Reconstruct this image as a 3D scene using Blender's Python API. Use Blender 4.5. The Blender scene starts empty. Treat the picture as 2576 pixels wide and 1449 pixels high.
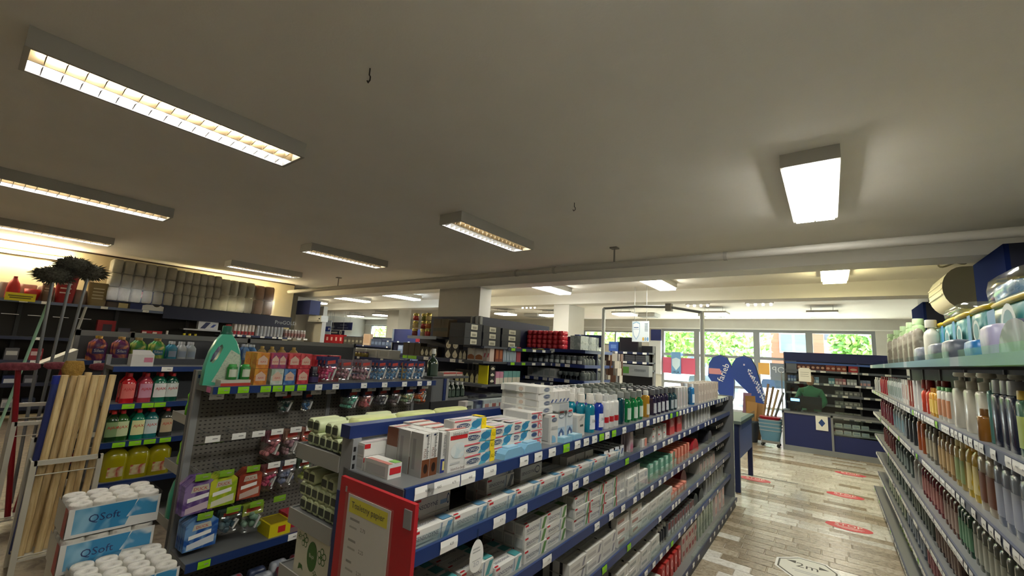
import bpy, math, random
from mathutils import Vector, Matrix
random.seed(7)
R = math.radians
U = 1.15                      # metres per survey unit: all numbers below are survey units
scene = bpy.context.scene
COL = scene.collection

# ------------------------------------------------------------------ camera, world, sun, exposure
FPX, CX, CY, EYE = 1056.1263, 1288.0, 724.5, 1.65
YAW, PITCH, ROLL = R(-37.18093), R(8.55161), R(3.20688)
_f = Vector((math.sin(YAW) * math.cos(PITCH), math.cos(YAW) * math.cos(PITCH), math.sin(PITCH)))
_r = Vector((math.cos(YAW), -math.sin(YAW), 0)); _u = _r.cross(_f)
RT = math.cos(ROLL) * _r + math.sin(ROLL) * _u
UP = -math.sin(ROLL) * _r + math.cos(ROLL) * _u
FW = _f
cam_d = bpy.data.cameras.new('camera'); cam = bpy.data.objects.new('camera', cam_d); COL.objects.link(cam)
cam_d.sensor_fit = 'HORIZONTAL'; cam_d.sensor_width = 36; cam_d.lens = 36 * FPX / 2576
cam_d.clip_start = 0.02; cam_d.clip_end = 500
cam.matrix_world = Matrix.Translation((0, 0, EYE * U)) @ Matrix((RT, UP, -FW)).transposed().to_4x4()
scene.camera = cam
vs = scene.view_settings
vs.view_transform = 'Standard'; vs.look = 'None'; vs.gamma = 1; vs.use_curve_mapping = False
vs.exposure = 1.12
world = bpy.data.worlds.new('sky'); scene.world = world; world.use_nodes = True
wn = world.node_tree.nodes; wl = world.node_tree.links
sky = wn.new('ShaderNodeTexSky'); sky.sky_type = 'NISHITA'; sky.sun_disc = False
sky.sun_elevation = R(48); sky.sun_rotation = R(60); sky.air_density = 1.2; sky.dust_density = 2.5
wl.new(sky.outputs[0], wn['Background'].inputs[0]); wn['Background'].inputs[1].default_value = 1.0
sun_d = bpy.data.lights.new('sun', 'SUN'); sun_d.energy = 34.0; sun_d.angle = R(0.6); sun_d.color = (1, .97, .92)
sun = bpy.data.objects.new('sun', sun_d); COL.objects.link(sun); sun.rotation_euler = (R(42), 0, R(150)); sun.location = (0, 30, 25)
LAMP = 3.2                    # overall strength of the shop's own lamps

# ------------------------------------------------------------------ pixel helpers (2576 x 1449 frame)
def ray(px, py):
    return RT * ((px - CX) / FPX) - UP * ((py - CY) / FPX) + FW
def on_x(px, py, v): d = ray(px, py); return Vector((0, 0, EYE)) + d * (v / d.x)
def on_y(px, py, v): d = ray(px, py); return Vector((0, 0, EYE)) + d * (v / d.y)
def on_z(px, py, v): d = ray(px, py); return Vector((0, 0, EYE)) + d * ((v - EYE) / d.z)
def y_at(px, x, z):                                   # y of the point (x, ?, z) seen in column px
    k = (px - CX) / FPX; n = RT - FW * k
    return -(n.x * x + n.z * (z - EYE)) / n.y
def x_at(px, y, z):
    k = (px - CX) / FPX; n = RT - FW * k
    return -(n.y * y + n.z * (z - EYE)) / n.x

# ------------------------------------------------------------------ materials
def lin(h):
    h = h.lstrip('#'); c = [int(h[i:i + 2], 16) / 255 for i in (0, 2, 4)]
    return tuple(x / 12.92 if x < .04045 else ((x + .055) / 1.055) ** 2.4 for x in c) + (1,)
MATS = {}
def mat(h, rough=.5, metal=0., emit=0., kind='plain', sc=1.0, h2=None, coat=0., trans=0., spec=.5):
    key = (h, rough, metal, emit, kind, sc, h2, coat, trans, spec)
    if key in MATS: return MATS[key]
    m = bpy.data.materials.new('%s_%s' % (kind, h.strip('#'))); m.use_nodes = True
    nt = m.node_tree; b = nt.nodes['Principled BSDF']; L = nt.links.new
    b.inputs['Base Color'].default_value = lin(h); b.inputs['Roughness'].default_value = rough
    b.inputs['Metallic'].default_value = metal; b.inputs['Coat Weight'].default_value = coat
    b.inputs['Transmission Weight'].default_value = trans; b.inputs['Specular IOR Level'].default_value = spec
    if emit:
        b.inputs['Emission Color'].default_value = lin(h); b.inputs['Emission Strength'].default_value = emit
    def ramp(src, a, c, p0=.35, p1=.65):
        r = nt.nodes.new('ShaderNodeValToRGB'); r.color_ramp.elements[0].color = lin(a); r.color_ramp.elements[1].color = lin(c)
        r.color_ramp.elements[0].position = p0; r.color_ramp.elements[1].position = p1
        L(src, r.inputs[0]); L(r.outputs[0], b.inputs['Base Color']); return r
    def noise(scale, detail=4, rough_=.6, dist=0):
        n = nt.nodes.new('ShaderNodeTexNoise'); n.inputs['Scale'].default_value = scale; n.inputs['Detail'].default_value = detail
        n.inputs['Roughness'].default_value = rough_; n.inputs['Distortion'].default_value = dist
        t = nt.nodes.new('ShaderNodeTexCoord'); L(t.outputs['Object'], n.inputs['Vector']); return n
    def bump(src, s, d=.01):
        q = nt.nodes.new('ShaderNodeBump'); q.inputs['Strength'].default_value = s; q.inputs['Distance'].default_value = d
        L(src, q.inputs['Height']); L(q.outputs[0], b.inputs['Normal'])
    if kind == 'plaster':
        n = noise(1.3 * sc, 6); ramp(n.outputs[0], h, h2 or h, .3, .7); n2 = noise(60 * sc, 3); bump(n2.outputs[0], .25, .004)
    elif kind == 'marble':
        n = noise(9 * sc, 8, .7, 1.6); ramp(n.outputs[0], h2, h, .38, .56)
    elif kind == 'wood':
        n = noise(5 * sc, 5); t = nt.nodes.new('ShaderNodeTexCoord'); mp = nt.nodes.new('ShaderNodeMapping')
        mp.inputs['Scale'].default_value = (14, 14, 1.2); L(t.outputs['Object'], mp.inputs[0]); L(mp.outputs[0], n.inputs['Vector'])
        ramp(n.outputs[0], h2, h, .3, .6)
    elif kind == 'pegboard':                          # fine rows of punched slots, too small to cut singly
        t = nt.nodes.new('ShaderNodeTexCoord'); s = nt.nodes.new('ShaderNodeSeparateXYZ'); L(t.outputs['Object'], s.inputs[0])
        def hole(sock, per, w):
            q = nt.nodes.new('ShaderNodeMath'); q.operation = 'PINGPONG'; q.inputs[1].default_value = per / 2; L(sock, q.inputs[0])
            g = nt.nodes.new('ShaderNodeMath'); g.operation = 'LESS_THAN'; g.inputs[1].default_value = w; L(q.outputs[0], g.inputs[0]); return g.outputs[0]
        a = hole(s.outputs[0], .026 * U, .006 * U); c = hole(s.outputs[2], .024 * U, .0032 * U)
        mu = nt.nodes.new('ShaderNodeMath'); mu.operation = 'MULTIPLY'; L(a, mu.inputs[0]); L(c, mu.inputs[1])
        mx = nt.nodes.new('ShaderNodeMix'); mx.data_type = 'RGBA'; L(mu.outputs[0], mx.inputs[0])
        mx.inputs[6].default_value = lin(h); mx.inputs[7].default_value = lin(h2); L(mx.outputs[2], b.inputs['Base Color'])
    elif kind == 'fibre':
        n = noise(30 * sc, 5); ramp(n.outputs[0], h2 or h, h, .3, .7); bump(n.outputs[0], .8, .02)
    elif kind == 'print':                             # packaging print: soft blotches of two inks
        n = noise(22 * sc, 2, .5, .6); ramp(n.outputs[0], h, h2, .44, .58)
    elif kind == 'text':                              # rows of unreadable small print on paper
        t = nt.nodes.new('ShaderNodeTexCoord'); mp = nt.nodes.new('ShaderNodeMapping'); L(t.outputs['Object'], mp.inputs[0])
        mp.inputs['Scale'].default_value = (60 * sc, 60 * sc, 260 * sc); n = nt.nodes.new('ShaderNodeTexNoise'); n.inputs['Scale'].default_value = 1; L(mp.outputs[0], n.inputs['Vector'])
        ramp(n.outputs[0], h2, h, .40, .46)
    m.diffuse_color = lin(h); MATS[key] = m; return m
def glassy(h, alpha, rough=.05, name='glass'):        # clear film or pane: mostly straight-through, a little gloss
    key = (name, h, alpha, rough)
    if key in MATS: return MATS[key]
    m = bpy.data.materials.new(name + '_' + h.strip('#')); m.use_nodes = True; nt = m.node_tree; nt.nodes.clear()
    o = nt.nodes.new('ShaderNodeOutputMaterial'); t = nt.nodes.new('ShaderNodeBsdfTransparent'); t.inputs[0].default_value = lin(h)
    g = nt.nodes.new('ShaderNodeBsdfGlossy'); g.inputs['Roughness'].default_value = rough; g.inputs[0].default_value = (1, 1, 1, 1)
    x = nt.nodes.new('ShaderNodeMixShader'); x.inputs[0].default_value = alpha
    nt.links.new(t.outputs[0], x.inputs[1]); nt.links.new(g.outputs[0], x.inputs[2]); nt.links.new(x.outputs[0], o.inputs[0])
    MATS[key] = m; return m
WHITE = mat('#e9e8e2', .45); PAPER = mat('#eeeeea', .7); NAVY = mat('#1c2f66', .4); GREY = mat('#8d8f90', .45); DGREY = mat('#55575a', .5)
STEEL = mat('#a9abad', .3, .8); BLACK = mat('#16171a', .45); TAGW = mat('#f3f3ee', .5); TAGG = mat('#8ed516', .5)
FILM = glassy('#ffffff', .10, .12, 'film'); PANE = glassy('#f4faf8', .07, .02, 'pane'); ACRYL = glassy('#eef5f6', .12, .05, 'acrylic')

# ------------------------------------------------------------------ mesh builder
_TXT = {}
def text_geo(s):
    if s in _TXT: return _TXT[s]
    cu = bpy.data.curves.new('t', 'FONT'); cu.body = s; cu.resolution_u = 2; cu.align_x = 'CENTER'; cu.align_y = 'CENTER'
    o = bpy.data.objects.new('t', cu); COL.objects.link(o)
    dg = bpy.context.evaluated_depsgraph_get(); me = o.evaluated_get(dg).to_mesh()
    vs_ = [tuple(v.co) for v in me.vertices]; fs = [tuple(p.vertices) for p in me.polygons]
    o.evaluated_get(dg).to_mesh_clear(); bpy.data.objects.remove(o); bpy.data.curves.remove(cu)
    if not vs_: vs_, fs = [(0, 0, 0)], []
    w = max(v[0] for v in vs_) - min(v[0] for v in vs_); cx = (max(v[0] for v in vs_) + min(v[0] for v in vs_)) / 2
    h = max(v[1] for v in vs_) - min(v[1] for v in vs_); cy = (max(v[1] for v in vs_) + min(v[1] for v in vs_)) / 2
    _TXT[s] = ([((v[0] - cx), (v[1] - cy)) for v in vs_], fs, max(w, .01), max(h, .01)); return _TXT[s]
class MB:
    def __init__(s): s.v = []; s.f = []; s.mi = []; s.m = []; s.sm = []
    def slot(s, m):
        if m not in s.m: s.m.append(m)
        return s.m.index(m)
    def poly(s, pts, m, smooth=False):
        n = len(s.v); s.v += [tuple(p) for p in pts]; s.f.append(tuple(range(n, n + len(pts)))); s.mi.append(s.slot(m)); s.sm.append(smooth); return s
    def raw(s, vs_, fs, m, smooth=False):
        n = len(s.v); s.v += [tuple(p) for p in vs_]; k = s.slot(m)
        for f in fs: s.f.append(tuple(i + n for i in f)); s.mi.append(k); s.sm.append(smooth)
        return s
    def box(s, a, b, m, faces='xXyYzZ', top=None):
        x0, y0, z0 = a; x1, y1, z1 = b
        t = top or {}
        V = [(x0, y0, z0), (x1, y0, z0), (x1, y1, z0), (x0, y1, z0), (x0, y0, z1), (x1, y0, z1), (x1, y1, z1), (x0, y1, z1)]
        F = {'z': (0, 3, 2, 1), 'Z': (4, 5, 6, 7), 'y': (0, 1, 5, 4), 'Y': (2, 3, 7, 6), 'x': (0, 4, 7, 3), 'X': (1, 2, 6, 5)}
        n = len(s.v); s.v += V
        for k in faces: s.f.append(tuple(i + n for i in F[k])); s.mi.append(s.slot(t.get(k, m))); s.sm.append(False)
        return s
    def prism(s, pts, y0, y1, m, m2=None, smooth=False):     # outline in x,z, pushed along y
        n = len(pts); V = [(p[0], y0, p[1]) for p in pts] + [(p[0], y1, p[1]) for p in pts]
        s.raw(V, [tuple(range(n)), tuple(range(2 * n - 1, n - 1, -1))], m2 or m)
        s.raw(V, [(i, n + i, n + (i + 1) % n, (i + 1) % n) for i in range(n)], m, smooth); return s
    def loft(s, rings, m, smooth=True, cap=True):
        n = len(rings[0]); V = [p for r in rings for p in r]; F = []
        for k in range(len(rings) - 1):
            for i in range(n):
                j = (i + 1) % n; F.append((k * n + i, k * n + j, (k + 1) * n + j, (k + 1) * n + i))
        s.raw(V, F, m, smooth)
        if cap: s.raw(V, [tuple(range(n - 1, -1, -1)), tuple(range((len(rings) - 1) * n, len(rings) * n))], m, False)
        return s
    def oval(s, prof, m, n=14, p=2.0, c=(0, 0, 0), smooth=True, cap=True):   # prof: (z, half width, half depth); p>2 squarer
        rings = []
        for z, a, b in prof:
            r = []
            for i in range(n):
                t = 2 * math.pi * (i + .5) / n; ct, st = math.cos(t), math.sin(t)
                r.append((c[0] + a * math.copysign(abs(ct) ** (2 / p), ct), c[1] + b * math.copysign(abs(st) ** (2 / p), st), c[2] + z))
            rings.append(r)
        return s.loft(rings, m, smooth, cap)
    def tube(s, pts, r, m, n=8, smooth=True, cap=True):
        pts = [Vector(p) for p in pts]; rings = []
        for i, p in enumerate(pts):
            d = (pts[min(i + 1, len(pts) - 1)] - pts[max(i - 1, 0)]).normalized()
            a = d.orthogonal().normalized() if i == 0 else (a - d * a.dot(d)).normalized()
            b = d.cross(a); rr = r[i] if isinstance(r, (list, tuple)) else r
            rings.append([p + (a * math.cos(2 * math.pi * k / n) + b * math.sin(2 * math.pi * k / n)) * rr for k in range(n)])
        return s.loft(rings, m, smooth, cap)
    def ball(s, c, r, m, n=8, k=6, sq=(1, 1, 1)):
        return s.oval([(r * sq[2] * math.sin(math.pi * (i / k - .5)), max(r * sq[0] * math.cos(math.pi * (i / k - .5)), 1e-5), max(r * sq[1] * math.cos(math.pi * (i / k - .5)), 1e-5)) for i in range(k + 1)], m, n, 2.0, c)
    def text(s, t, o, ux, uz, size, m, width=None):           # o centre, ux right vector, uz up vector, size cap height
        V, F, w, h = text_geo(t); k = size / h if width is None else min(size / h, width / w)
        o, ux, uz = Vector(o), Vector(ux), Vector(uz)
        return s.raw([o + ux * (x * k) + uz * (y * k) for x, y in V], F, m)
    def tf(s, M): s.v = [tuple(M @ Vector(p)) for p in s.v]; return s
    def mesh(s, name):
        me = bpy.data.meshes.new(name); me.from_pydata([(a * U, b * U, c * U) for a, b, c in s.v], [], s.f)
        for m in s.m: me.materials.append(m)
        me.polygons.foreach_set('material_index', s.mi); me.polygons.foreach_set('use_smooth', s.sm); me.update(); return me
def ob(name, geo, parent=None, loc=(0, 0, 0), rz=0., kind=None, rot=None):
    me = geo.mesh(name) if isinstance(geo, MB) else geo
    o = bpy.data.objects.new(name, me); COL.objects.link(o)
    o.location = (loc[0] * U, loc[1] * U, loc[2] * U); o.rotation_euler = rot or (0, 0, rz)
    if parent is not None: o.parent = parent
    if kind: o['kind'] = kind
    return o
LABELS = {}
def tag(o, label, cat, group=None):
    if label in LABELS and (group is None or LABELS[label] != group): print('LABEL CLASH', label, group, LABELS[label])
    LABELS[label] = group
    o['label'] = label; o['category'] = cat
    if group: o['group'] = group
    return o
def root(name, label, cat, loc=(0, 0, 0), rz=0., group=None, rot=None):
    return tag(ob(name, None, None, loc, rz, rot=rot), label, cat, group)
MC = {}
def cached(key, fn):
    if key not in MC:
        g = fn(); MC[key] = g.mesh(str(key[0])) if isinstance(g, MB) else g
    return MC[key]
class Frame:                                          # x along the shelf, y from its front edge backwards, z up
    def __init__(s, o, a): s.o = Vector(o); s.a = a; s.c, s.s = math.cos(a), math.sin(a)
    def w(s, x, y, z): return (s.o.x + s.c * x - s.s * y, s.o.y + s.s * x + s.c * y, s.o.z + z)
    def px(s, px, z, y=0.):                           # x along the shelf of what shows in pixel column px
        k = (px - CX) / FPX; n = RT - FW * k
        b = s.o + Vector((-s.s * y, s.c * y, z)) - Vector((0, 0, EYE)); d = Vector((s.c, s.s, 0))
        return -n.dot(b) / n.dot(d)
def struct(name, g, parent=None): return ob(name, g, parent, kind='structure' if parent is None else None)
# ------------------------------------------------------------------ room shell
ZC = 3.15; WALLL = -11.85; FARY = 16.0; RIGHTX = 2.15
CEIL = mat('#ece8de', .9, kind='plaster', h2='#f1ede4')
WALLW = mat('#c9c8c2', .8, kind='plaster', h2='#bdbcb6'); CREAM = mat('#d8cfae', .8, kind='plaster', h2='#cdc39f')
GROUT = mat('#5f5547', .5)
fl = MB().box((-24, -3.2, -.2), (3.4, FARY, -.006), mat('#a99b86', .32, kind='marble', h2='#7f7160', sc=.9)); floor = struct('floor', fl)
# stone slabs of the aisle floor: rows across the aisle, broken lengths
SL = {'w': [mat(h, .22, kind='marble', h2=h2, sc=1.6) for h, h2 in (('#dddbd5', '#b9b6ae'), ('#d5d2ca', '#aeaaa1'), ('#e2e0da', '#c2beb6'), ('#cecac0', '#a5a096'))],
      'b': [mat(h, .25, kind='marble', h2=h2, sc=1.6) for h, h2 in (('#aea28f', '#8a7e6c'), ('#a49885', '#7e7261'), ('#b8ad9b', '#958a78'), ('#9b8e7a', '#786b59'))]}
def slab_mesh(w, d, m):
    b = .004
    return MB().poly([(b, b, 0), (w - b, b, 0), (w - b, d - b, 0), (b, d - b, 0)], m).raw(
        [(b, b, 0), (w - b, b, 0), (w - b, d - b, 0), (b, d - b, 0), (0, 0, -.005), (w, 0, -.005), (w, d, -.005), (0, d, -.005)],
        [(0, 4, 5, 1), (1, 5, 6, 2), (2, 6, 7, 3), (3, 7, 4, 0)], m)
rng = random.Random(3); y = 3.25; n_slab = 0
while y < 11.2:
    d = .125 if y < 8 else .165
    band = 'b' if (y < 5.55 or 6.35 < y < 6.65 or 8.9 < y < 9.2) else 'w'
    x = -1.0 - rng.random() * .3
    while x < .62 and n_slab < 296:
        w = rng.choice((.18, .26, .34, .42, .5)) * (1 if y < 8 else 1.35)
        k = band if rng.random() < .93 else ('w' if band == 'b' else 'b'); mi = rng.randrange(4)
        ob('stone_slab', cached(('slab', w, d, k, mi), lambda: slab_mesh(w - .006, d - .006, SL[k][mi])), floor, (x, y, 0)); n_slab += 1
        x += w
    y += d
struct('ceiling', MB().box((-24, -3.2, ZC), (3.4, FARY, ZC + .2), CEIL))
BEAM = mat('#e2dfd6', .85, kind='plaster', h2='#e8e5dc')
for i, (a, b) in enumerate(((6.2, 6.62), (9.15, 9.6))):
    struct('trim_%d' % (i + 1), MB().box((-24, a, 2.89), (3.4, b, ZC), BEAM))
struct('wall_left', MB().box((WALLL - .2, -3.2, 0), (WALLL, 5.6, ZC - .03), CREAM))
struct('trim_3', MB().box((WALLL - .2, -3.2, ZC - .03), (WALLL + .012, 5.6, ZC), mat('#3a2a22', .7)))
struct('wall_back', MB().box((-24, -3.4, 0), (3.4, -3.2, ZC), WALLW))
struct('wall_right', MB().box((RIGHTX, -3.2, 0), (RIGHTX + .2, FARY, ZC), WALLW))
struct('wall_left_far', MB().box((-24, 5.6, 0), (-23.8, FARY, ZC), WALLW))
struct('wall_left_return', MB().box((-24, 5.4, 0), (WALLL - .2, 5.6, ZC), WALLW))
# far wall with its glazing. px columns of the opening edges, measured on the wall plane
def wx(px, py=870): return on_y(px, py, FARY).x
def wz(px, py): return on_y(px, py, FARY).z
zh = 2.80; xL, xR = wx(1664), wx(2204); zt = wz(1950, 903)
xq0, xq1 = wx(1468), wx(1604); zs, zq = wz(1540, 868), wz(1540, 832)
far = MB()
far.box((-24, FARY, zh), (3.4, FARY + .25, ZC), WALLW); far.box((xR, FARY, 0), (3.4, FARY + .25, zh), WALLW)
far.box((xq1, FARY, 0), (xL, FARY + .25, zh), WALLW); far.box((xq0, FARY, 0), (xq1, FARY + .25, zs), WALLW); far.box((xq0, FARY, zq), (xq1, FARY + .25, zh), WALLW)
xk0, xk1 = wx(932, 833), wx(984, 833); zk0, zk1 = wz(955, 850), wz(955, 818)
far.box((xk1, FARY, 0), (xq0, FARY + .25, zh), WALLW); far.box((-24, FARY, 0), (xk0, FARY + .25, zh), WALLW)
far.box((xk0, FARY, 0), (xk1, FARY + .25, zk0), WALLW); far.box((xk0, FARY, zk1), (xk1, FARY + .25, zh), WALLW)
struct('wall_far', far)
struct('trim_4', MB().box((-24, FARY - .05, 2.80), (RIGHTX, FARY, 2.84), mat('#d4d4d0', .6)))
FRAME = mat('#7f8386', .45)
def window(name, x0, x1, z0, z1, cols, rows, fw=.05):
    f = MB(); xs = [x0] + [x0 + (x1 - x0) * c for c in cols] + [x1]; zs_ = [z0] + [z0 + (z1 - z0) * r for r in rows] + [z1]
    w = struct(name, MB().box((x0, FARY + .02, z0), (x0 + fw, FARY + .14, z1), FRAME))
    for x in xs[1:-1]: ob('mullion', MB().box((x - fw / 2, FARY + .02, z0), (x + fw / 2, FARY + .14, z1), FRAME), w)
    ob('jamb', MB().box((x1 - fw, FARY + .02, z0), (x1, FARY + .14, z1), FRAME), w)
    for z in (zs_[0] + fw / 2, *zs_[1:-1], zs_[-1] - fw / 2): ob('rail', MB().box((x0 + fw, FARY + .025, z - fw / 2), (x1 - fw, FARY + .135, z + fw / 2), FRAME), w)
    for i in range(len(xs) - 1):
        for j in range(len(zs_) - 1):
            ob('pane', MB().box((xs[i] + .02, FARY + .07, zs_[j] + .02), (xs[i + 1] - .02, FARY + .08, zs_[j + 1] - .02), PANE), w)
    return w
window('window_1', wx(1664), wx(1752), 0.06, zh, (), ((zt - .06) / (zh - .06), .30), .09)
window('window_2', wx(1752), wx(1903), 0.06, zh, (), ((zt - .06) / (zh - .06), .30), .09)
d1 = window('door_1', wx(1903), wx(2036), 0.0, zh, (), (zt / zh,), .09)
ob('door_handle', MB().tube([(wx(2015), FARY - .02, .9), (wx(2015), FARY - .02, 1.25)], .014, STEEL), d1)
window('window_3', wx(2036), wx(2204), 0.06, zh, (), ((zt - .06) / (zh - .06), .30), .09)
window('window_4', xq0, xq1, zs, zq, (.6,), (), .05)
window('window_5', xk0, xk1, zk0, zk1, (), (), .05)
# pillars
PIL = mat('#cfccc3', .85, kind='plaster', h2='#d6d3ca')
def pillar(x0, x1, y0, y1, ztop=2.89):
    return struct('pillar', MB().box((x0, y0, 0), (x1, y1, ztop), PIL))
p1x0, p1x1 = x_at(1102, 6.25, 2.4), x_at(1205, 6.25, 2.4)
pillar(p1x0, p1x1, 6.25, y_at(1233, p1x1, 2.4))
p2x0, p2x1 = x_at(1392, 9.2, 2.4), x_at(1430, 9.2, 2.4)
pillar(p2x0, p2x1, 9.2, y_at(1469, p2x1, 2.4))
pillar(x_at(703, 6.0, 2.4), x_at(745, 6.0, 2.4), 6.0, 6.6)
pillar(x_at(972, 10.3, 2.3), x_at(1000, 10.3, 2.3), 10.3, 10.9, ZC)
struct('wall_partition', MB().box((x_at(745, 6.33, 2.3), 6.33, 0), (x_at(812, 6.33, 2.3), 6.45, 2.62), WALLW))
BLUEC = mat('#1d2a5c', .95, spec=.03)
for i, (y0, y1, zt_) in enumerate(((5.72, 6.75, 2.885), (10.0, 11.25, 2.885))):
    c = struct('pillar', MB().box((1.42, y0 + .1, 0), (RIGHTX, y1 - .1, ZC if i else 2.885), PIL))
    ob('cladding', MB().box((1.335, y0, 0), (1.37, y1, zt_), BLUEC).box((1.37, y0, 0), (RIGHTX - .02, y0 + .04, zt_), mat('#1a2038', .5)), c)

# heating pipe hung in front of the first beam
g = MB().tube([(-11.6, 5.35, 2.90), (-2.6, 5.35, 2.895), (1.9, 5.35, 2.90)], .048, mat('#b6b2a8', .5), 10)
pipe = tag(ob('ceiling_pipe', g), 'long white painted pipe hung under the ceiling in front of the beam', 'pipe')
for px_, in ((1545,), (850,)):
    x = x_at(px_, 5.35, 2.95)
    ob('hanger_rod', MB().tube([(x, 5.35, 2.93), (x, 5.35, 3.14)], .012, mat('#8f8b82', .6), 8), pipe)
    ob('hanger_plate', MB().box((x - .05, 5.30, 3.13), (x + .05, 5.40, 3.149), mat('#8f8b82', .6)), pipe)
for px_ in (1300, 1395, 1825):
    x = x_at(px_, 5.35, 2.9); ob('pipe_joint', MB().tube([(x - .02, 5.35, 2.897), (x + .02, 5.35, 2.897)], .055, mat('#9f9b92', .5), 10), pipe)
for px_, py_ in ((931, 172), (1445, 510)):
    p = on_z(px_, py_, ZC)
    g = MB().tube([(0, 0, 0), (0, 0, -.04), (.012, 0, -.055), (.012, 0, -.075), (-.004, 0, -.085), (-.014, 0, -.07)], .004, mat('#4a463f', .5, .5), 6)
    tag(ob('ceiling_hook', g, None, p), 'small dark metal hook screwed into the bare ceiling', 'hook', 'ceiling hooks')

# ------------------------------------------------------------------ lamps
HOUS = mat('#b9b6ad', .55); REFL = mat('#cfcfcc', .3, .75); LOUV = mat('#7d7a72', .28, 1.0); LOUVW = mat('#8f8370', .3, 1.0)
def tubemat(h, e): return mat(h, .4, 0, e * LAMP)
W_, L_, H_ = .344, 1.43, .116
def louvre_lamp(x, y, label, group, e=11, warm='#fff0d2'):
    r = root('louvre_lamp', label, 'ceiling lamp', (x, y, ZC), 0, group)
    def hous():
        g = MB(); a, l, h = W_ / 2, L_ / 2, H_
        g.box((-a, -l, -h), (-a + .02, l, -.001), HOUS).box((a - .02, -l, -h), (a, l, -.001), HOUS)
        g.box((-a + .02, -l, -h), (a - .02, -l + .022, -.001), HOUS).box((-a + .02, l - .022, -h), (a - .02, l, -.001), HOUS)
        g.box((-a + .02, -l + .022, -.012), (a - .02, l - .022, -.001), REFL); return g
    ob('housing', cached(('lamp_housing',), hous), r)
    for s in (-1, 1):
        ob('lamp_tube', cached(('lamp_tube', s, warm if s < 0 else 0, e), lambda: MB().tube([(s * .074, -.66, -.045), (s * .074, .66, -.045)], .014, tubemat(warm if s > 0 else '#f3f6ff', e), 8)), r)
    ob('divider', cached(('lamp_divider',), lambda: MB().prism([(-.012, -.02), (.012, -.02), (.003, -H_ + .004), (-.003, -H_ + .004)], -L_ / 2 + .022, L_ / 2 - .022, LOUVW)), r)
    def blade():
        g = MB()
        for s in (-1, 1):
            xs = [(0, .004), (.5, .016), (1, .004)]
            a0, a1 = s * .012, s * (W_ / 2 - .02)
            g.raw([(a0, -.004, -.03), (a1, -.004, -.03), (a1, .004, -.03), (a0, .004, -.03), (a0, -.001, -H_ + .004), (a1, -.001, -H_ + .004), (a1, .001, -H_ + .004), (a0, .001, -H_ + .004),
                   ((a0 + a1) / 2, -.003, -H_ + .018), ((a0 + a1) / 2, .003, -H_ + .018)],
                  [(0, 1, 5, 8, 4), (3, 7, 9, 6, 2), (4, 8, 9, 7), (8, 5, 6, 9)], LOUV)
        return g
    bm = cached(('lamp_blade',), blade)
    for i in range(17): ob('louvre_blade', bm, r, (0, -L_ / 2 + .08 + i * (L_ - .16) / 16, 0))
    return r
def panel_lamp(x, y, label, group, w=.36, l=1.25, e=7, col='#fff6e6', drop=0., split=False):
    r = root('panel_lamp', label, 'ceiling lamp', (x, y, ZC - drop), 0, group)
    h = .1 if drop == 0 else .05
    ob('housing', cached(('pl_h', w, l, h), lambda: MB().box((-w / 2, -l / 2, -h), (w / 2, l / 2, -.001), HOUS)), r)
    if split:
        for s in (-1, 1): ob('diffuser', cached(('pl_d2', w, l, s, e, col), lambda: MB().box((min(s * .006, s * (w / 2 - .025)), -l / 2 + .03, -h - .018), (max(s * .006, s * (w / 2 - .025)), l / 2 - .03, -h + .01), tubemat(col, e))), r)
    else: ob('diffuser', cached(('pl_d', w, l, e, col, h), lambda: MB().box((-w / 2 + .02, -l / 2 + .02, -h - .04), (w / 2 - .02, l / 2 - .02, -h + .01), tubemat(col, e))), r)
    if drop:
        for sx in (-1, 1):
            for sy in (-1, 1): ob('suspension_wire', MB().tube([(sx * w * .35, sy * l * .35, -.002), (sx * w * .35, sy * l * .35, drop - .001)], .004, STEEL, 5), r)
    return r
for x, y, lab in ((-3.34, .73, 'long louvred twin-tube lamp, warm and cool tubes, on the ceiling above the peg hook gondola'),
                  (-6.54, .73, 'long louvred lamp on the ceiling beside the one above the peg hook gondola'), (-9.65, .73, 'louvred lamp on the ceiling close to the cream side wall, away from the pipe'),
                  (-3.34, 3.9, 'silvery louvred lamp on the ceiling nearest the pipe above the toothpaste gondola'), (-6.54, 3.9, 'louvred lamp near the pipe, between the silvery one and the cream wall lamps'),
                  (-9.65, 3.9, 'louvred lamp on the ceiling close to the cream side wall, next to the pipe')):
    louvre_lamp(x, y, lab, None)
panel_lamp(-.05, 4.1, 'glaring white twin-panel ceiling lamp above the marble aisle, in front of the pipe', None, .344, 1.43, 5.2, '#fffdf4', 0, True)
panel_lamp(-.05, .73, 'white twin-panel ceiling lamp right above the toothpaste gondola end', None, .344, 1.43, 4.2, '#fffdf4', 0, True)
for x, col, lab in ((.12, '#fff2b8', 'yellowish flat ceiling lamp between the two beams above the aisle'), (-2.5, '#fffbe8', 'white flat ceiling lamp between the two beams beside the yellowish one'),
                    (-4.83, '#fdfdf6', 'white flat ceiling lamp between the two beams next to the pillar'), (-7.4, '#fff3c9', 'flat ceiling lamp half hidden behind the pillar between the two beams'),
                    (-9.97, '#dff3ff', 'bluish flat ceiling lamp between the two beams'), (-12.5, '#fff6da', 'cream flat ceiling lamp between the two beams past the cream wall'), (-15.2, '#fff6da', 'farthest flat ceiling lamp between the two beams')):
    panel_lamp(x, 7.8, lab, None, .34, 1.25, 5.5, col)
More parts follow.
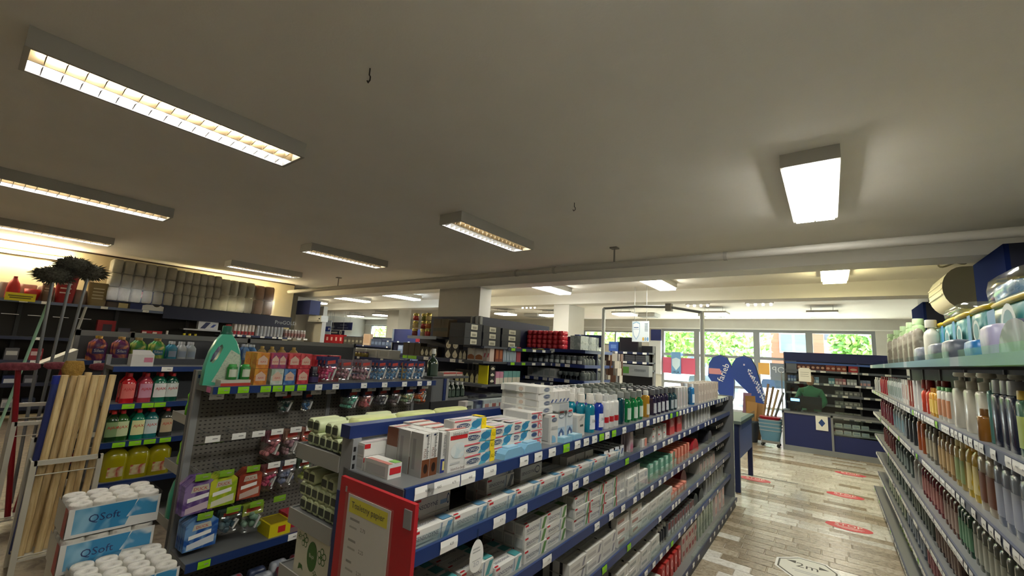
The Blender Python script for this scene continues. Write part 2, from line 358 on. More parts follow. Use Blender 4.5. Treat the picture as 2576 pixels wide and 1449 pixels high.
for px_, py_, y_, lab in ((2068, 786, 12.7, 'square hanging lamp panel above the cash desk'), (1800, 786, 12.6, 'square hanging lamp panel above the blue flag banners'), (1572, 786, 12.4, 'square hanging lamp panel beside the hanging shop sign'),
                    (1272, 788, 12.0, 'square hanging lamp panel behind the tall pillar'), (1385, 789, 12.6, 'square hanging lamp panel half behind the grey pillar'), (895, 792, 12.3, 'square hanging lamp panel in the far left bay'), (960, 788, 12.0, 'square hanging lamp panel next to the thin far pillar')):
    x = x_at(px_, y_, 3.0); panel_lamp(x, y_, lab, None, .62, .62, 2.4, '#fff5dc', .12)
for px_ in (2068, 1790, 1630, 1345):
    p = on_z(px_, 797, 3.04)
    tag(ob('ceiling_cassette', MB().box((-.32, -.3, 0), (.32, .3, .1), mat('#b9bab8', .5)).box((-.26, -.24, -.012), (.26, .24, 0), mat('#a5a6a5', .5)), None, p), 'grey unlit box fitting on the ceiling next to the window wall', 'ceiling fitting', 'unlit ceiling fittings')
g = tag(ob('wall_tube_lamp', MB().box((-.05, -.75, -.03), (0, .75, .03), HOUS), None, (WALLL + .07, on_x(70, 640, WALLL).y - .2, on_x(70, 640, WALLL).z)), 'bare tube lamp glowing on the cream wall above the mops', 'wall lamp')
ob('lamp_tube', MB().tube([(.03, -.74, 0), (.03, .74, 0)], .02, tubemat('#fff0c8', 22), 8), g)
g = tag(ob('wall_tube_lamp', MB().box((-.05, -.75, -.03), (0, .75, .03), HOUS), None, (WALLL + .07, 4.2, 2.62)), 'tube lamp on the cream wall behind the stacked paper bales', 'wall lamp')
ob('lamp_tube', MB().tube([(.03, -.74, 0), (.03, .74, 0)], .02, tubemat('#ffeec0', 22), 8), g)

for px_, py_ in ((1330, 772), (1755, 767), (1910, 764)):  # first is a real spot rail; the other two are added to mimic glints
    p = on_z(px_, py_, 3.11); r_ = root('spotlight_rail', 'short white rail of tiny spotlights, some added as ceiling glints, beyond the second beam', 'spotlight', (p.x, p.y, 3.11), 0, 'spotlight rails')
    ob('rail', MB().box((-.3, -.02, 0), (.3, .02, .038), HOUS), r_)
    for k in range(4): ob('spot', MB().oval([(-.05, .025, .025), (0, .03, .03)], tubemat('#fffaf0', 3), 8, 2, (-.24 + k * .16, 0, 0)), r_)

# ------------------------------------------------------------------ street outside
ob('pavement', MB().box((-40, FARY + .3, -.3), (40, 60, -.1), mat('#b8b5ae', .8, kind='plaster', h2='#a29f97')), kind='structure')
def building(name, x0, x1, y0, h, wall, label, wins):
    r = tag(ob(name, MB().box((x0, y0, -.1), (x1, y0 + 6, h), mat(wall, .8, kind='plaster', h2=wall))), label, 'building')
    for wx0, wz0, w, hh in wins:
        f = ob('window', MB().box((wx0, y0 - .06, wz0), (wx0 + w, y0 + .02, wz0 + hh), mat('#e8e8e4', .5)), r)
        for k in range(2): ob('pane', MB().box((wx0 + .07 + k * w / 2, y0 - .08, wz0 + .08), (wx0 + w / 2 - .05 + k * w / 2, y0 - .055, wz0 + hh - .08), mat('#6d7f8c', .1)), f)
    return r
building('apartment_house', -14, 6, 34, 9, '#cfc9bf', 'pale house with white windows across the street', [(x, z, 1.7, 1.5) for x in (-12, -9, -6.2, -3.2, -.5, 2.3) for z in (1.2, 3.4, 6.2)])
building('brick_house', -2.6, -.2, 27.9, 4.6, '#b9684f', 'red brick house front across the street', [(-2.2, 2.4, 1.3, 1.1)])
LEAF = [mat(h, .6) for h in ('#7fa84a', '#a3c464', '#5f8a3a', '#c2d888')]
def tree(x, y, h, rx, rz, label, n=1500, seed=1):
    rg = random.Random(seed)
    r = root('street_tree', label, 'tree', (x, y, -.1))
    ob('trunk', MB().tube([(0, 0, 0), (.03, 0, h * .5), (-.02, .02, h)], [.13, .1, .05], mat('#5a4a3a', .8)), r)
    g = MB()
    for i in range(n):
        t, u_ = rg.random() * 6.283, rg.uniform(-1, 1); q = rg.random() ** .4; s = math.sqrt(1 - u_ * u_)
        c = Vector((rx * q * s * math.cos(t), rx * q * s * math.sin(t), h + rz * q * u_))
        a = Vector((rg.uniform(-1, 1), rg.uniform(-1, 1), rg.uniform(-1, 1))).normalized() * .17; b = a.orthogonal().normalized() * .09
        g.poly([c - a, c + b, c + a, c - b], LEAF[rg.randrange(4)])
    o = ob('foliage', g, r); o['kind'] = 'stuff'
for i, (px_, y_, h, rx, rz_, lab) in enumerate(((1835, 24, 2.9, 1.9, 1.6, 'broad leafy tree outside behind the blue flag banners'), (1700, 26, 3.4, 1.5, 1.7, 'tree outside past the small window'),
        (2170, 24, 3.0, 1.2, 1.3, 'leafy tree outside past the window by the cash desk'), (1560, 23, 3.0, 2.2, 1.4, 'wide tree outside past the high strip window'), (955, 26, 3.0, 3.2, 1.8, 'tree outside past the far small window'))):
    tree(x_at(px_, y_, 2.2), y_, h, rx, rz_, lab, 1500, i + 1)
def car(x, y, rz, col, label):
    r = root('parked_car', label, 'car', (x, y, -.1), rz); m = mat(col, .25, coat=.5)
    prof = [(-2.0, .28), (-2.05, .75), (-1.75, .85), (-1.3, 1.38), (.6, 1.42), (1.1, .95), (1.95, .8), (2.05, .45), (2.0, .28)]
    ob('body', MB().prism([(a * .9, b * .9) for a, b in prof], -.75, .75, m), r)
    ob('side_window', MB().prism([(-1.1, .86), (-.95, 1.2), (.5, 1.23), (.85, .88)], -.76, .76, mat('#2c363d', .1)), r)
    for a in (-1.2, 1.2):
        for s in (-1, 1): ob('wheel', MB().tube([(a, s * .6, .28), (a, s * .78, .28)], .28, BLACK, 14), r)
car(on_y(1985, 960, 21).x, 21, R(8), '#e6e6e4', 'white parked car outside past the glass door')
car(on_y(1770, 960, 19).x - .6, 18.4, R(75), '#d8dadb', 'pale parked car outside behind the flag banners')
car(on_y(1560, 930, 19).x, 18.8, R(5), '#a33a3a', 'red parked car outside the high strip window')
# ------------------------------------------------------------------ product kit
EPS = .0006
def face_pt(face, w, d, h, u, v, off=EPS):
    return {'y': (-w / 2 + u * w, -off, v * h), 'Z': (-w / 2 + u * w, v * d, h + off), 'x': (-w / 2 - off, d - u * d, v * h), 'X': (w / 2 + off, u * d, v * h)}[face]
FV = {'y': ((1, 0, 0), (0, 0, 1)), 'Z': ((1, 0, 0), (0, 1, 0)), 'x': ((0, -1, 0), (0, 0, 1)), 'X': ((0, 1, 0), (0, 0, 1))}
def carton(w, d, h, body, prints=(), texts=(), top=None):
    """a folded box, front at y=0; prints: (face,u0,u1,v0,v1,mat[,shape]); texts: (face,string,u,v,height,mat[,turned])"""
    g = MB().box((-w / 2, 0, 0), (w / 2, d, h), body, top=top)
    for k, p in enumerate(prints):
        face, u0, u1, v0, v1, m = p[:6]; sh = p[6] if len(p) > 6 else 'r'; o = EPS * (1 + .5 * k)
        if sh == 'r': pts = [(u0, v0), (u1, v0), (u1, v1), (u0, v1)]
        elif sh == 'o': pts = [((u0 + u1) / 2 + (u1 - u0) / 2 * math.cos(t), (v0 + v1) / 2 + (v1 - v0) / 2 * math.sin(t)) for t in [i * math.pi / 8 for i in range(16)]]
        elif sh == 's': pts = [(u0, v0), (u1 - (u1 - u0) * .5, v0), (u1, v1), (u0 + (u1 - u0) * .5, v1)]
        elif sh == 'drop': pts = [((u0 + u1) / 2 + (u1 - u0) / 2 * math.cos(t), v0 + (v1 - v0) * .4 * (1 + math.sin(t))) for t in [R(a) for a in range(155, 386, 21)]] + [((u0 + u1) / 2, v1)]
        elif sh == 'house': pts = [(u0, v0), (u1, v0), (u1, v0 + (v1 - v0) * .6), ((u0 + u1) / 2, v1), (u0, v0 + (v1 - v0) * .6)]
        elif sh == 'leaf': pts = [(u0, v0), (u1, v0), (u1, v0 + (v1 - v0) * .5), (u0 + (u1 - u0) * .7, v0 + (v1 - v0) * .85), (u0 + (u1 - u0) * .3, v1), (u0, v1)]
        g.poly([face_pt(face, w, d, h, u, v, o) for u, v in pts], m)
    for t in texts:
        face, s, u, v, hh, m = t[:6]; ux, uz = FV[face]
        if len(t) > 6 and t[6]: ux, uz = [tuple(-q for q in uz), ux] if t[6] > 0 else [uz, tuple(-q for q in ux)]
        g.text(s, face_pt(face, w, d, h, u, v, EPS * 5), ux, uz, hh, m)
    return g
def label_patch(prof_at, z0, z1, ang, m, n=8, p=2.4, off=1.012):
    """a paper label wrapped over the front of a bottle"""
    g = MB(); V = []; F = []
    for z in (z0, (z0 + z1) / 2, z1):
        a, b = prof_at(z)
        for i in range(n + 1):
            t = -math.pi / 2 + R(ang) * (2 * i / n - 1); ct, st = math.cos(t), math.sin(t)
            V.append((a * off * math.copysign(abs(ct) ** (2 / p), ct), b * off * math.copysign(abs(st) ** (2 / p), st) - .0008, z))
    for k in range(2):
        for i in range(n): a = k * (n + 1) + i; F.append((a, a + 1, a + n + 2, a + n + 1))
    return g.raw(V, F, m, True)
def lerp_prof(prof):
    def at(z):
        for (z0, a0, b0), (z1, a1, b1) in zip(prof, prof[1:]):
            if z0 <= z <= z1 + 1e-9: t = (z - z0) / max(z1 - z0, 1e-6); return a0 + (a1 - a0) * t, b0 + (b1 - b0) * t
        return prof[-1][1:]
    return at
STYLES = {'round': [(0, .94), (.03, 1), (.74, 1), (.84, .88), (.93, .5), (1, .38)], 'square': [(0, .95), (.02, 1), (.90, 1), (.96, .9), (1, .45)],
          'waist': [(0, .92), (.03, 1), (.3, 1), (.5, .82), (.66, .84), (.8, .92), (.9, .7), (1, .36)], 'softener': [(0, .98), (.03, 1), (.35, .96), (.6, 1), (.78, .95), (.9, .62), (1, .26)],
          'slant': [(0, .98), (.02, 1), (.5, .97), (.75, .8), (.9, .5), (1, .34)], 'can': [(0, .94), (.015, 1), (.95, 1), (1, .86)], 'tottle': [(0, .72), (.05, .78), (.5, .95), (.97, 1), (1, .98)],
          'jar': [(0, .9), (.04, 1), (.8, 1), (.9, .9), (.95, .8), (1, .8)], 'wine': [(0, 1), (.6, 1), (.72, .7), (.8, .34), (1, .3)]}
def bottle_kit(w, d, h, cap, style, bm, cm, lm=None, lz=(.15, .62), ang=62, p=2.4, txt=None, tm=None, ts=.02, n=14, capstyle='plain'):
    """(body mesh, [(part name, mesh)...]); cap = (half width factor, height)"""
    key = ('bottle', w, d, h, cap, style, bm.name, cm.name if cm else 0, lm.name if lm else 0, lz, ang, p, txt, ts, capstyle)
    prof = [(z * h, w / 2 * k, d / 2 * k) for z, k in STYLES[style]]
    if style in ('softener', 'waist', 'slant'): prof = [(z, a, d / 2 * (k if k < .7 else 1 - (1 - k) * .3)) for (z, a, b), (_, k) in zip(prof, STYLES[style])]
    body = cached(key, lambda: MB().oval(prof, bm, n, p, (0, d / 2, 0)))
    parts = []
    if cm:
        cw, ch = cap
        def capm():
            g = MB(); r = w / 2 * cw; rd = min(d / 2 * .96, r) if capstyle != 'wide' else d / 2 * cw
            if capstyle == 'pump':
                g.oval([(0, r, rd), (ch * .45, r, rd), (ch * .5, r * .35, rd * .35), (ch * .72, r * .35, rd * .35)], cm, 12, 2, (0, d / 2, h - .002))
                g.oval([(0, r * 1.1, rd * .9), (ch * .1, r * 1.35, rd * 1.1), (ch * .28, r * 1.3, rd)], cm, 12, 2.4, (0, d / 2, h + ch * .7)); return g
            if capstyle == 'spray':
                g.oval([(0, r, rd), (ch * .4, r * .9, rd * .9)], cm, 10, 2, (0, d / 2, h - .002)); g.box((-r * .6, -d * .15, h + ch * .4), (r * .6, d * .75, h + ch), cm); return g
            return g.oval([(0, r, rd), (ch * .92, r * .97, rd * .97), (ch, r * .9, rd * .9)], cm, 12, 2.2, (0, d / 2, h - .002))
        parts.append(('cap', cached(key + ('cap',), capm)))
    if lm:
        at = lerp_prof(prof)
        def labm():
            g = label_patch(at, lz[0] * h, lz[1] * h, ang, lm, p=p)
            if txt: g.text(txt, (0, -at((lz[0] + lz[1]) / 2 * h)[1] * 1.02 - .002, (lz[0] * .4 + lz[1] * .6) * h), (1, 0, 0), (0, 0, 1), ts, tm, w * .7)
            g.v = [(a, b + d / 2, c) for a, b, c in g.v]; return g
        parts.append(('label', cached(key + ('label',), labm)))
    return body, parts
def put(name, kit, label, cat, group, loc, rz, rot=None):
    body, parts = kit if isinstance(kit, tuple) else (kit, [])
    o = tag(ob(name, body, None, loc, rz, rot=rot), label, cat, group)
    for pn, pm in parts: ob(pn, pm, o)
    return o
def row(name, kit, label, cat, F, x0, x1, n, z, deep=1, dy=.06, y0=.02, group=None, jit=.004, stack=1, dz=0., lean=0.):
    """n facings between x0 and x1 on frame F, deep rows backwards, stack high; every piece its own object"""
    me = kit[0] if isinstance(kit, tuple) else kit
    xs = [v.co.x for v in me.vertices]; ys = [v.co.y for v in me.vertices]; bw, bd = (max(xs) - min(xs)) / U, (max(ys) - min(ys)) / U
    n = min(n, max(1, int(abs(x1 - x0) * 1.06 / bw))); dy = max(dy, bd * 1.01)          # never more facings than fit side by side
    tot = n * deep * stack; group = group or (label + ' row' if tot > 1 else None)
    if tot == 1: group = None
    for i in range(n):
        x = (x0 + x1) / 2 if n == 1 else x0 + (x1 - x0) * (i + .5) / n
        for j in range(deep):
            for k in range(stack):
                put(name, kit, label, cat, group, F.w(x + random.uniform(-jit, jit), y0 + j * dy + random.uniform(0, jit), z + k * dz), F.a + random.uniform(-1, 1) * jit * 8)
# ------------------------------------------------------------------ shelving
SHELF = mat('#77797a', .4, .2); BACK = mat('#85878a', .5); BACKD = mat('#3c3f46', .5); NAVYD = mat('#141c3c', .45); RAIL = mat('#20386f', .35)
DNAVY = mat('#232c4c', .5)
def tag_mesh(w, h, m, txt=None):
    def f():
        g = MB().poly([(-w / 2, -.002, 0), (w / 2, -.002, 0), (w / 2, -.0035, h * .5), (w / 2, -.002, h), (-w / 2, -.002, h), (-w / 2, -.0035, h * .5)], m)
        g.poly([(w * .0, -.0045, h * .44), (w * .32, -.0045, h * .44), (w * .32, -.0042, h * .58), (0, -.0042, h * .58)], mat('#9a9a98', .6)) if not txt else g.text(txt, (w * .12, -.005, h * .55), (1, 0, 0), (0, 0, 1), h * .24, BLACK)
        return g
    return cached(('price_tag', w, h, m.name, txt), f)
def make_shelf(r, F, x0, x1, z, depth, rail_h=.038, rail=RAIL, deck=SHELF, y0=0., tags=(), tw=.058, thick=.03):
    """one shelf of a gondola: deck is the part, the price rail and its tags are sub-parts; z is the deck top"""
    s = ob('shelf', MB().box((x0, y0 + .004, z - thick), (x1, y0 + depth, z), deck), r)
    ob('price_rail', MB().box((x0, y0 - .006, z - rail_h), (x1, y0 + .004, z + .002), rail), s)
    for t in tags:
        x, c = t[0], t[1]; m = {'w': TAGW, 'g': TAGG, 'p': mat('#d777a8', .5), 'y': mat('#d9d55a', .5)}[c]
        ob('price_tag', tag_mesh(t[2] if len(t) > 2 else tw, rail_h * .92, m, t[3] if len(t) > 3 else None), s, (x, y0 - .006, z - rail_h + .002))
    return s
def even_tags(x0, x1, step, seed, green=.08, skip=.2, jit=.3):
    rg = random.Random(seed); out = []; x = x0
    while x < x1:
        if rg.random() > skip: out.append((x, 'g' if rg.random() < green else 'w'))
        x += step * (1 + rg.uniform(-jit, jit))
    return out
# ------------------------------------------------------------------ toothpaste gondola (double sided, middle of the shop)
FC = Frame((-.966, .83, 0), R(90.45))
LC = 5.0
gc = root('toothpaste_gondola', 'long grey double-sided shelf unit with navy price rails, stocked with toothpaste', 'shelf unit', FC.w(0, 0, 0), FC.a)
Z1, Z2, Z3, Z4, Z5, Z6 = 1.252, 1.072, .828, .593, .348, .10
cpx = lambda px, z, y=0.: FC.px(px, z, y)
ob('back_panel', MB().box((.03, .285, .08), (LC, .305, 1.235), BACKD), gc)
ob('upper_back_panel', MB().box((.03, .275, 1.235), (1.06, .297, 1.345), BACK), gc)
ob('top_cap', MB().box((-.012, .268, 1.345), (1.06, .318, 1.385), NAVY), gc)
for x in [0, 1.07, 2.05, 3.03, 4.02, LC - .03]:
    po = ob('post', MB().box((x, .262, 0), (x + .03, .322, 1.345 if x < 1 else 1.24), GREY), gc)
    if x == 0:
        ob('post_inlay', MB().box((-.003, .30, .72), (.001, .318, 1.18), NAVY), po)
        for i in range(12): ob('slot', MB().box((.004, .2605, 1.02 + i * .026), (.012, .2622, 1.034 + i * .026), BLACK), po)
# near-end and far-end tags are read from the photograph
t1 = [(cpx(1063, Z1 - .02), 'w', .075, '4,65'), (cpx(1093, Z1 - .02), 'w', .075, '4,65'), (cpx(1131, Z1 - .02), 'w', .075, '4,75'), (cpx(1173, Z1 - .02), 'w', .07, '4,65'), (cpx(1228, Z1 - .02), 'w', .07, '6,20')]
t1 += [(cpx(p, Z1 - .02), c) for p, c in ((1314, 'w'), (1350, 'w'), (1385, 'w'), (1421, 'g'), (1449, 'w'), (1471, 'w'), (1492, 'w'), (1510, 'g'), (1524, 'w'), (1541, 'g'), (1567, 'w'), (1600, 'w'), (1610, 'w'), (1627, 'w'), (1643, 'w'), (1653, 'w'), (1662, 'w'), (1674, 'w'), (1686, 'g'), (1701, 'g'), (1709, 'w'), (1718, 'w'), (1727, 'w'), (1738, 'w'), (1755, 'w'), (1763, 'w'), (1771, 'w'), (1780, 'w'), (1787, 'w'), (1793, 'w'), (1803, 'w'), (1810, 'w'), (1817, 'w'), (1824, 'w'), (1829, 'w'))]
make_shelf(gc, FC, .0, LC, Z1, .30, tags=t1)
ob('end_lip', MB().box((-.004, .0, Z1 - .04), (.0, .27, Z1 - .001), DGREY), gc)
t2 = [(cpx(1125, Z2 - .02), 'w', .075, '4,25'), (cpx(1252, Z2 - .02), 'w', .07, '3,79'), (cpx(1309, Z2 - .02), 'w', .07, '3,79')] + [(cpx(p, Z2 - .02), c) for p, c in ((1418, 'w'), (1444, 'w'), (1470, 'w'), (1524, 'w'), (1574, 'g'), (1611, 'w'), (1645, 'w'), (1667, 'w'), (1680, 'w'), (1687, 'w'), (1706, 'w'), (1719, 'w'), (1733, 'w'), (1754, 'w'), (1772, 'w'), (1780, 'w'), (1788, 'w'), (1798, 'w'))]
make_shelf(gc, FC, .0, LC, Z2, .27, tags=t2)
t3 = [(cpx(1372, Z3 - .02), 'w', .07, '5,29')] + [(cpx(p, Z3 - .02), c) for p, c in ((1498, 'w'), (1534, 'w'), (1564, 'w'), (1594, 'w'), (1612, 'w'), (1637, 'w'), (1657, 'w'), (1670, 'w'), (1688, 'w'), (1704, 'w'), (1718, 'w'), (1731, 'w'), (1743, 'w'), (1752, 'w'), (1764, 'w'), (1780, 'w'), (1799, 'w'))]
make_shelf(gc, FC, .0, LC, Z3, .27, tags=t3)
make_shelf(gc, FC, .0, LC, Z4, .27, tags=[(cpx(p, Z4 - .02), c) for p, c in ((1517, 'g'), (1579, 'g'), (1657, 'w'), (1690, 'w'), (1698, 'w'), (1706, 'w'), (1731, 'w'), (1752, 'w'), (1770, 'w'), (1784, 'w'), (1800, 'w'), (1818, 'w'))])
make_shelf(gc, FC, .0, LC, Z5, .29, tags=[(cpx(p, Z5 - .02), c) for p, c in ((1622, 'w'), (1642, 'w'), (1660, 'w'), (1676, 'w'), (1688, 'g'), (1706, 'w'), (1720, 'w'), (1737, 'w'), (1748, 'w'), (1766, 'w'), (1783, 'w'), (1803, 'w'))])
make_shelf(gc, FC, .0, LC, Z6, .345, y0=-.06, rail=DNAVY, tags=[(cpx(p, .08, -.06), 'w') for p in (1725, 1742, 1755, 1785, 1795, 1806, 1815, 1824, 1837, 1848)])
ob('kick_plate', MB().box((0, -.05, 0), (LC, -.03, .065), mat('#2a2e3c', .5)), gc)
# clear acrylic fronts on the lower shelves
for z, xa, xb in ((Z2, .06, 1.9), (Z3, cpx(1600, Z3), cpx(1800, Z3)), (Z4, cpx(1560, Z4), cpx(1790, Z4)), (Z5, cpx(1640, Z5), LC - .2), (Z6, cpx(1740, Z6, -.06), LC - .1)):
    y = -.058 if z == Z6 else .003
    ob('acrylic_front', MB().box((xa, y, z + .001), (xb, y + .002, z + (.035 if z == Z2 else .06)), ACRYL), gc)
# far end stand: post, side and its hook tags
ob('end_panel', MB().box((LC, -.04, 0), (LC + .03, .36, 1.26), mat('#6d7072', .5)), gc)
for i in range(4):
    for j in range(5):
        ob('hook', MB().tube([(LC - .05 - j * .09, .26, 1.17 - i * .24), (LC - .05 - j * .09, .07, 1.17 - i * .24)], .003, STEEL, 5), gc)
        ob('hook_tag', tag_mesh(.045, .03, TAGW), gc, (LC - .05 - j * .09, .068, 1.145 - i * .24))
# ---- the side facing the peg hook gondola
FCb = Frame(FC.w(LC, .58, 0), FC.a + math.pi)
ZB1, ZB2, ZB3 = 1.275, 1.055, .865
for z, dd in ((ZB1, .27), (ZB2, .27), (ZB3, .29), (.62, .29), (.38, .29), (.12, .30)):
    y0 = .262 - dd - .002; s = ob('rear_shelf', MB().box((.0, .324, z - .03), (LC, .324 + dd, z), SHELF), gc)
    ob('price_rail', MB().box((0, .324 + dd, z - .036), (LC, .33 + dd, z + .004), GREY), s)
    ob('side_lip', MB().box((-.004, .324, z - .045), (0, .324 + dd, z + .006), mat('#9a9a94', .5)), s)
# ---- products, top shelf
BR = mat('#6e3f22', .45); BADN = mat('#2b3a86', .4); RED = mat('#c4252c', .45); REDP = mat('#d6606a', .5); TEALB = mat('#2e7fa8', .4); NVY = mat('#1d2a4d', .45)
SILV = mat('#a9a9a6', .35, .3); YEL = mat('#f2d61c', .45); LBLUE = mat('#7fb2cf', .4); GRN = mat('#3f8a4b', .45); OFFW = mat('#d9d8d2', .55); LG = mat('#b9bab8', .5)
def bad_plus():
    return carton(.031, .055, .13, OFFW, (('y', 0, 1, 0, .40, BR), ('y', .25, .8, .08, .3, mat('#2b1a10', .4), 'o'), ('y', .3, .6, .93, .97, NVY, 'o'), ('x', 0, 1, 0, 1, SILV), ('x', .2, .45, .15, .85, mat('#8b8b88', .5))), (('y', 'blend-a-dent', .62, .70, .010, BLACK, 1), ('y', 'PLUS', .26, .55, .009, mat('#7a4a3a', .5), 1)))
def bad_white():
    return carton(.03, .055, .125, OFFW, (('y', 0, 1, 0, .34, BADN), ('y', .3, .75, .06, .28, mat('#e4d98a', .5)), ('y', .72, 1, .36, 1, RED), ('x', 0, 1, 0, 1, SILV)), (('y', 'blend-a-dent', .38, .68, .009, BLACK, 1),))
def bad_big():
    return carton(.092, .055, .128, OFFW, (('y', .05, .95, .78, .88, RED), ('y', .1, .9, .3, .7, mat('#c3d3d6', .4, kind='print', h2='#d9dfdd'), 'o'), ('y', .1, .6, .18, .22, LG), ('x', .15, .85, .1, .9, LG), ('Z', 0, 1, .2, .5, mat('#c77a72', .5))), (('y', 'blend-a-dent', .55, .93, .010, BLACK), ('y', 'blend-a-dent', .5, .07, .009, mat('#5a3a30', .5))))
def bad_brownside():
    return carton(.031, .055, .128, OFFW, (('y', 0, 1, .55, 1, BR), ('y', .15, .85, .05, .5, LG), ('x', 0, 1, .55, 1, BR), ('x', 0, 1, 0, .55, SILV), ('Z', 0, 1, 0, 1, mat('#cfc7be', .5)), ('Z', 0, 1, .3, .6, mat('#b76a5e', .5))))
X1 = lambda px: cpx(px, Z1 + .002)
row('denture_cream_box', cached(('badplus',), bad_plus), 'narrow upright denture cream carton, white above with a brown foot', 'box', FC, cpx(1057, Z1, .047), cpx(1099, Z1, .047), 2, Z1, 2, .057, .047, jit=.002)
row('denture_cream_box', cached(('badbr',), bad_brownside), 'narrow upright carton, brown above white, beside the brown-footed ones', 'box', FC, cpx(1057, Z1, .047), cpx(1099, Z1, .047), 2, Z1, 1, .057, .165, jit=.002)
row('denture_cream_box', cached(('badw',), bad_white), 'narrow upright denture cream carton with navy foot and red edge', 'box', FC, cpx(1101, Z1, .045), cpx(1127, Z1, .045), 1, Z1, 3, .058, .045, jit=.002)
row('denture_tablet_box', cached(('badbig',), bad_big), 'wide white denture tablet carton with red band', 'box', FC, X1(1143), X1(1187), 1, Z1, 4, .058, .03)
def flatbox():
    return carton(.05, .12, .042, OFFW, (('y', .12, .95, .3, .75, RED), ('Z', .0, .35, 0, .9, mat('#c78278', .5)), ('Z', .5, 1, .02, .3, mat('#8fc46a', .5)), ('x', .1, .9, .15, .8, LG)))
row('denture_care_box', cached(('flat1',), flatbox), 'flat white carton with red end lying at the shelf end', 'box', FC, .018, .068, 1, Z1, 1, 0, .10, jit=.001)
row('denture_care_box', cached(('flat2',), lambda: carton(.11, .04, .04, OFFW, (('y', .0, .2, .6, .95, RED), ('x', .1, .9, .15, .8, LG), ('Z', .1, .9, .1, .9, mat('#d3c9c4', .5))))), 'flat white carton stacked behind the red-ended one', 'box', FC, .02, .13, 1, Z1, 1, 0, .228, stack=2, dz=.041, jit=.001)
def corega(w, xl=True, h=.038, txt='COREGA'):
    pr = [('y', 0, 1, 0, 1, OFFW), ('y', .45, .92, .0, .95, mat('#4ea3bd', .4), 's'), ('y', .52, .84, .15, .85, TEALB, 'o'), ('y', .04, .5, .18, .78, mat('#d8d8d4', .5), 'o'), ('y', .06, .48, .24, .72, mat('#2b4468', .4), 'o'), ('y', 0, .5, .88, 1, REDP), ('Z', .05, .6, .2, .8, mat('#cfc6cc', .5)), ('x', .1, .9, .1, .9, LG)]
    if xl: pr += [('y', .84, 1, 0, 1, YEL), ('Z', .84, 1, 0, 1, YEL)]
    tx = [('y', txt, .27, .48, .0105, WHITE)] + ([('y', 'XL', .92, .5, .013, mat('#8a7a10', .5))] if xl else [])
    return carton(w, .05, h, OFFW, pr, tx)
kc = cached(('corega_xl',), lambda: corega(.165)); kc2 = cached(('corega_s',), lambda: corega(.15, False))
row('denture_cream_box', kc, 'wide white carton with dark oval and yellow XL end, stacked in threes', 'box', FC, X1(1188), X1(1254), 1, Z1, 2, .055, .03, stack=3, dz=.0385)
row('denture_cream_box', kc, 'carton with yellow XL end, topmost and set back on the XL stack', 'box', FC, X1(1168), X1(1240), 1, Z1 + .1156, 1, .055, .05)
row('denture_cream_box', kc2, 'dark oval carton without yellow end, stacked next to the XL cartons', 'box', FC, X1(1262), X1(1312), 1, Z1, 2, .055, .045, stack=3, dz=.0385)
row('denture_cream_box', kc2, 'dark oval carton without yellow end, in the second stack from the XL cartons', 'box', FC, X1(1314), X1(1352), 1, Z1, 3, .055, .05, stack=3, dz=.0385)
def dispenser():
    g = MB().prism([(-.066, 0), (.066, 0), (.062, .02), (.045, .034), (-.045, .034), (-.062, .02)], 0, .045, LBLUE); g.box((-.035, .008, .034), (.035, .036, .04), mat('#9cc6dc', .3)); return g
row('denture_box', cached(('disp',), dispenser), 'glossy light blue plastic denture box lying before the dark oval cartons', 'box', FC, X1(1268), X1(1366), 2, Z1, 1, 0, .002)
row('denture_cream_box', cached(('corega_pink',), lambda: carton(.09, .15, .0355, OFFW, (('y', .05, .55, .15, .8, mat('#9fa5aa', .5), 'o'), ('y', .08, .52, .25, .7, mat('#39507a', .4), 'o'), ('y', .05, .95, .86, .97, REDP), ('y', .6, .9, .2, .8, REDP, 'leaf'), ('y', .66, .84, .15, .6, OFFW, 'o'), ('x', .1, .9, .1, .9, LG)))), 'small white carton with pink bracket and grey oval, in a stack of four', 'box', FC, X1(1353), X1(1392), 1, Z1, 1, 0, .05, stack=4, dz=.036)
row('denture_cream_box', cached(('pinkback',), lambda: carton(.05, .12, .034, OFFW, (('y', .15, .85, .2, .8, mat('#b98b90', .5)), ('x', .1, .9, .15, .8, LG), ('Z', .1, .9, .2, .8, mat('#dcd0cc', .5))))), 'small white and pink carton in the low pile behind the plain dark oval stack', 'box', FC, X1(1290), X1(1335), 5, Z1, 1, 0, .155, stack=3, dz=.0345)
tall = cached(('corega_tall',), lambda: carton(.062, .06, .125, OFFW, (('y', .1, .85, .74, .92, mat('#9fa5aa', .5), 'o'), ('y', .15, .8, .77, .89, mat('#39507a', .4), 'o'), ('y', .1, .5, .94, .98, RED), ('y', .1, .9, .5, .6, LG), ('y', .2, .7, .05, .3, LBLUE, 'leaf'), ('x', .15, .85, .1, .9, LG)), (('y', 'COREGA', .48, .83, .006, WHITE),)))
row('denture_tablet_box', tall, 'tall white carton with grey oval beside the pink bracket stack', 'box', FC, X1(1394), X1(1420), 1, Z1, 4, .062, .03)
row('denture_tablet_box', cached(('corega_blue',), lambda: carton(.062, .06, .136, mat('#cdd3d6', .5), (('y', 0, 1, 0, .45, mat('#a8bfd0', .4)), ('y', .12, .9, .05, .42, mat('#3d557f', .4), 'house'), ('y', .35, .65, .08, .28, OFFW, 'o'), ('y', .1, .9, .74, .9, mat('#6d7a86', .5), 'o'), ('y', .16, .84, .77, .87, mat('#cfd5da', .5), 'o'), ('y', .2, .8, .93, .98, RED), ('Z', 0, 1, 0, 1, mat('#8f9aa3', .5))))), 'tall pale blue carton with grey oval and navy arch', 'box', FC, X1(1420), X1(1461), 2, Z1, 3, .062, .04)
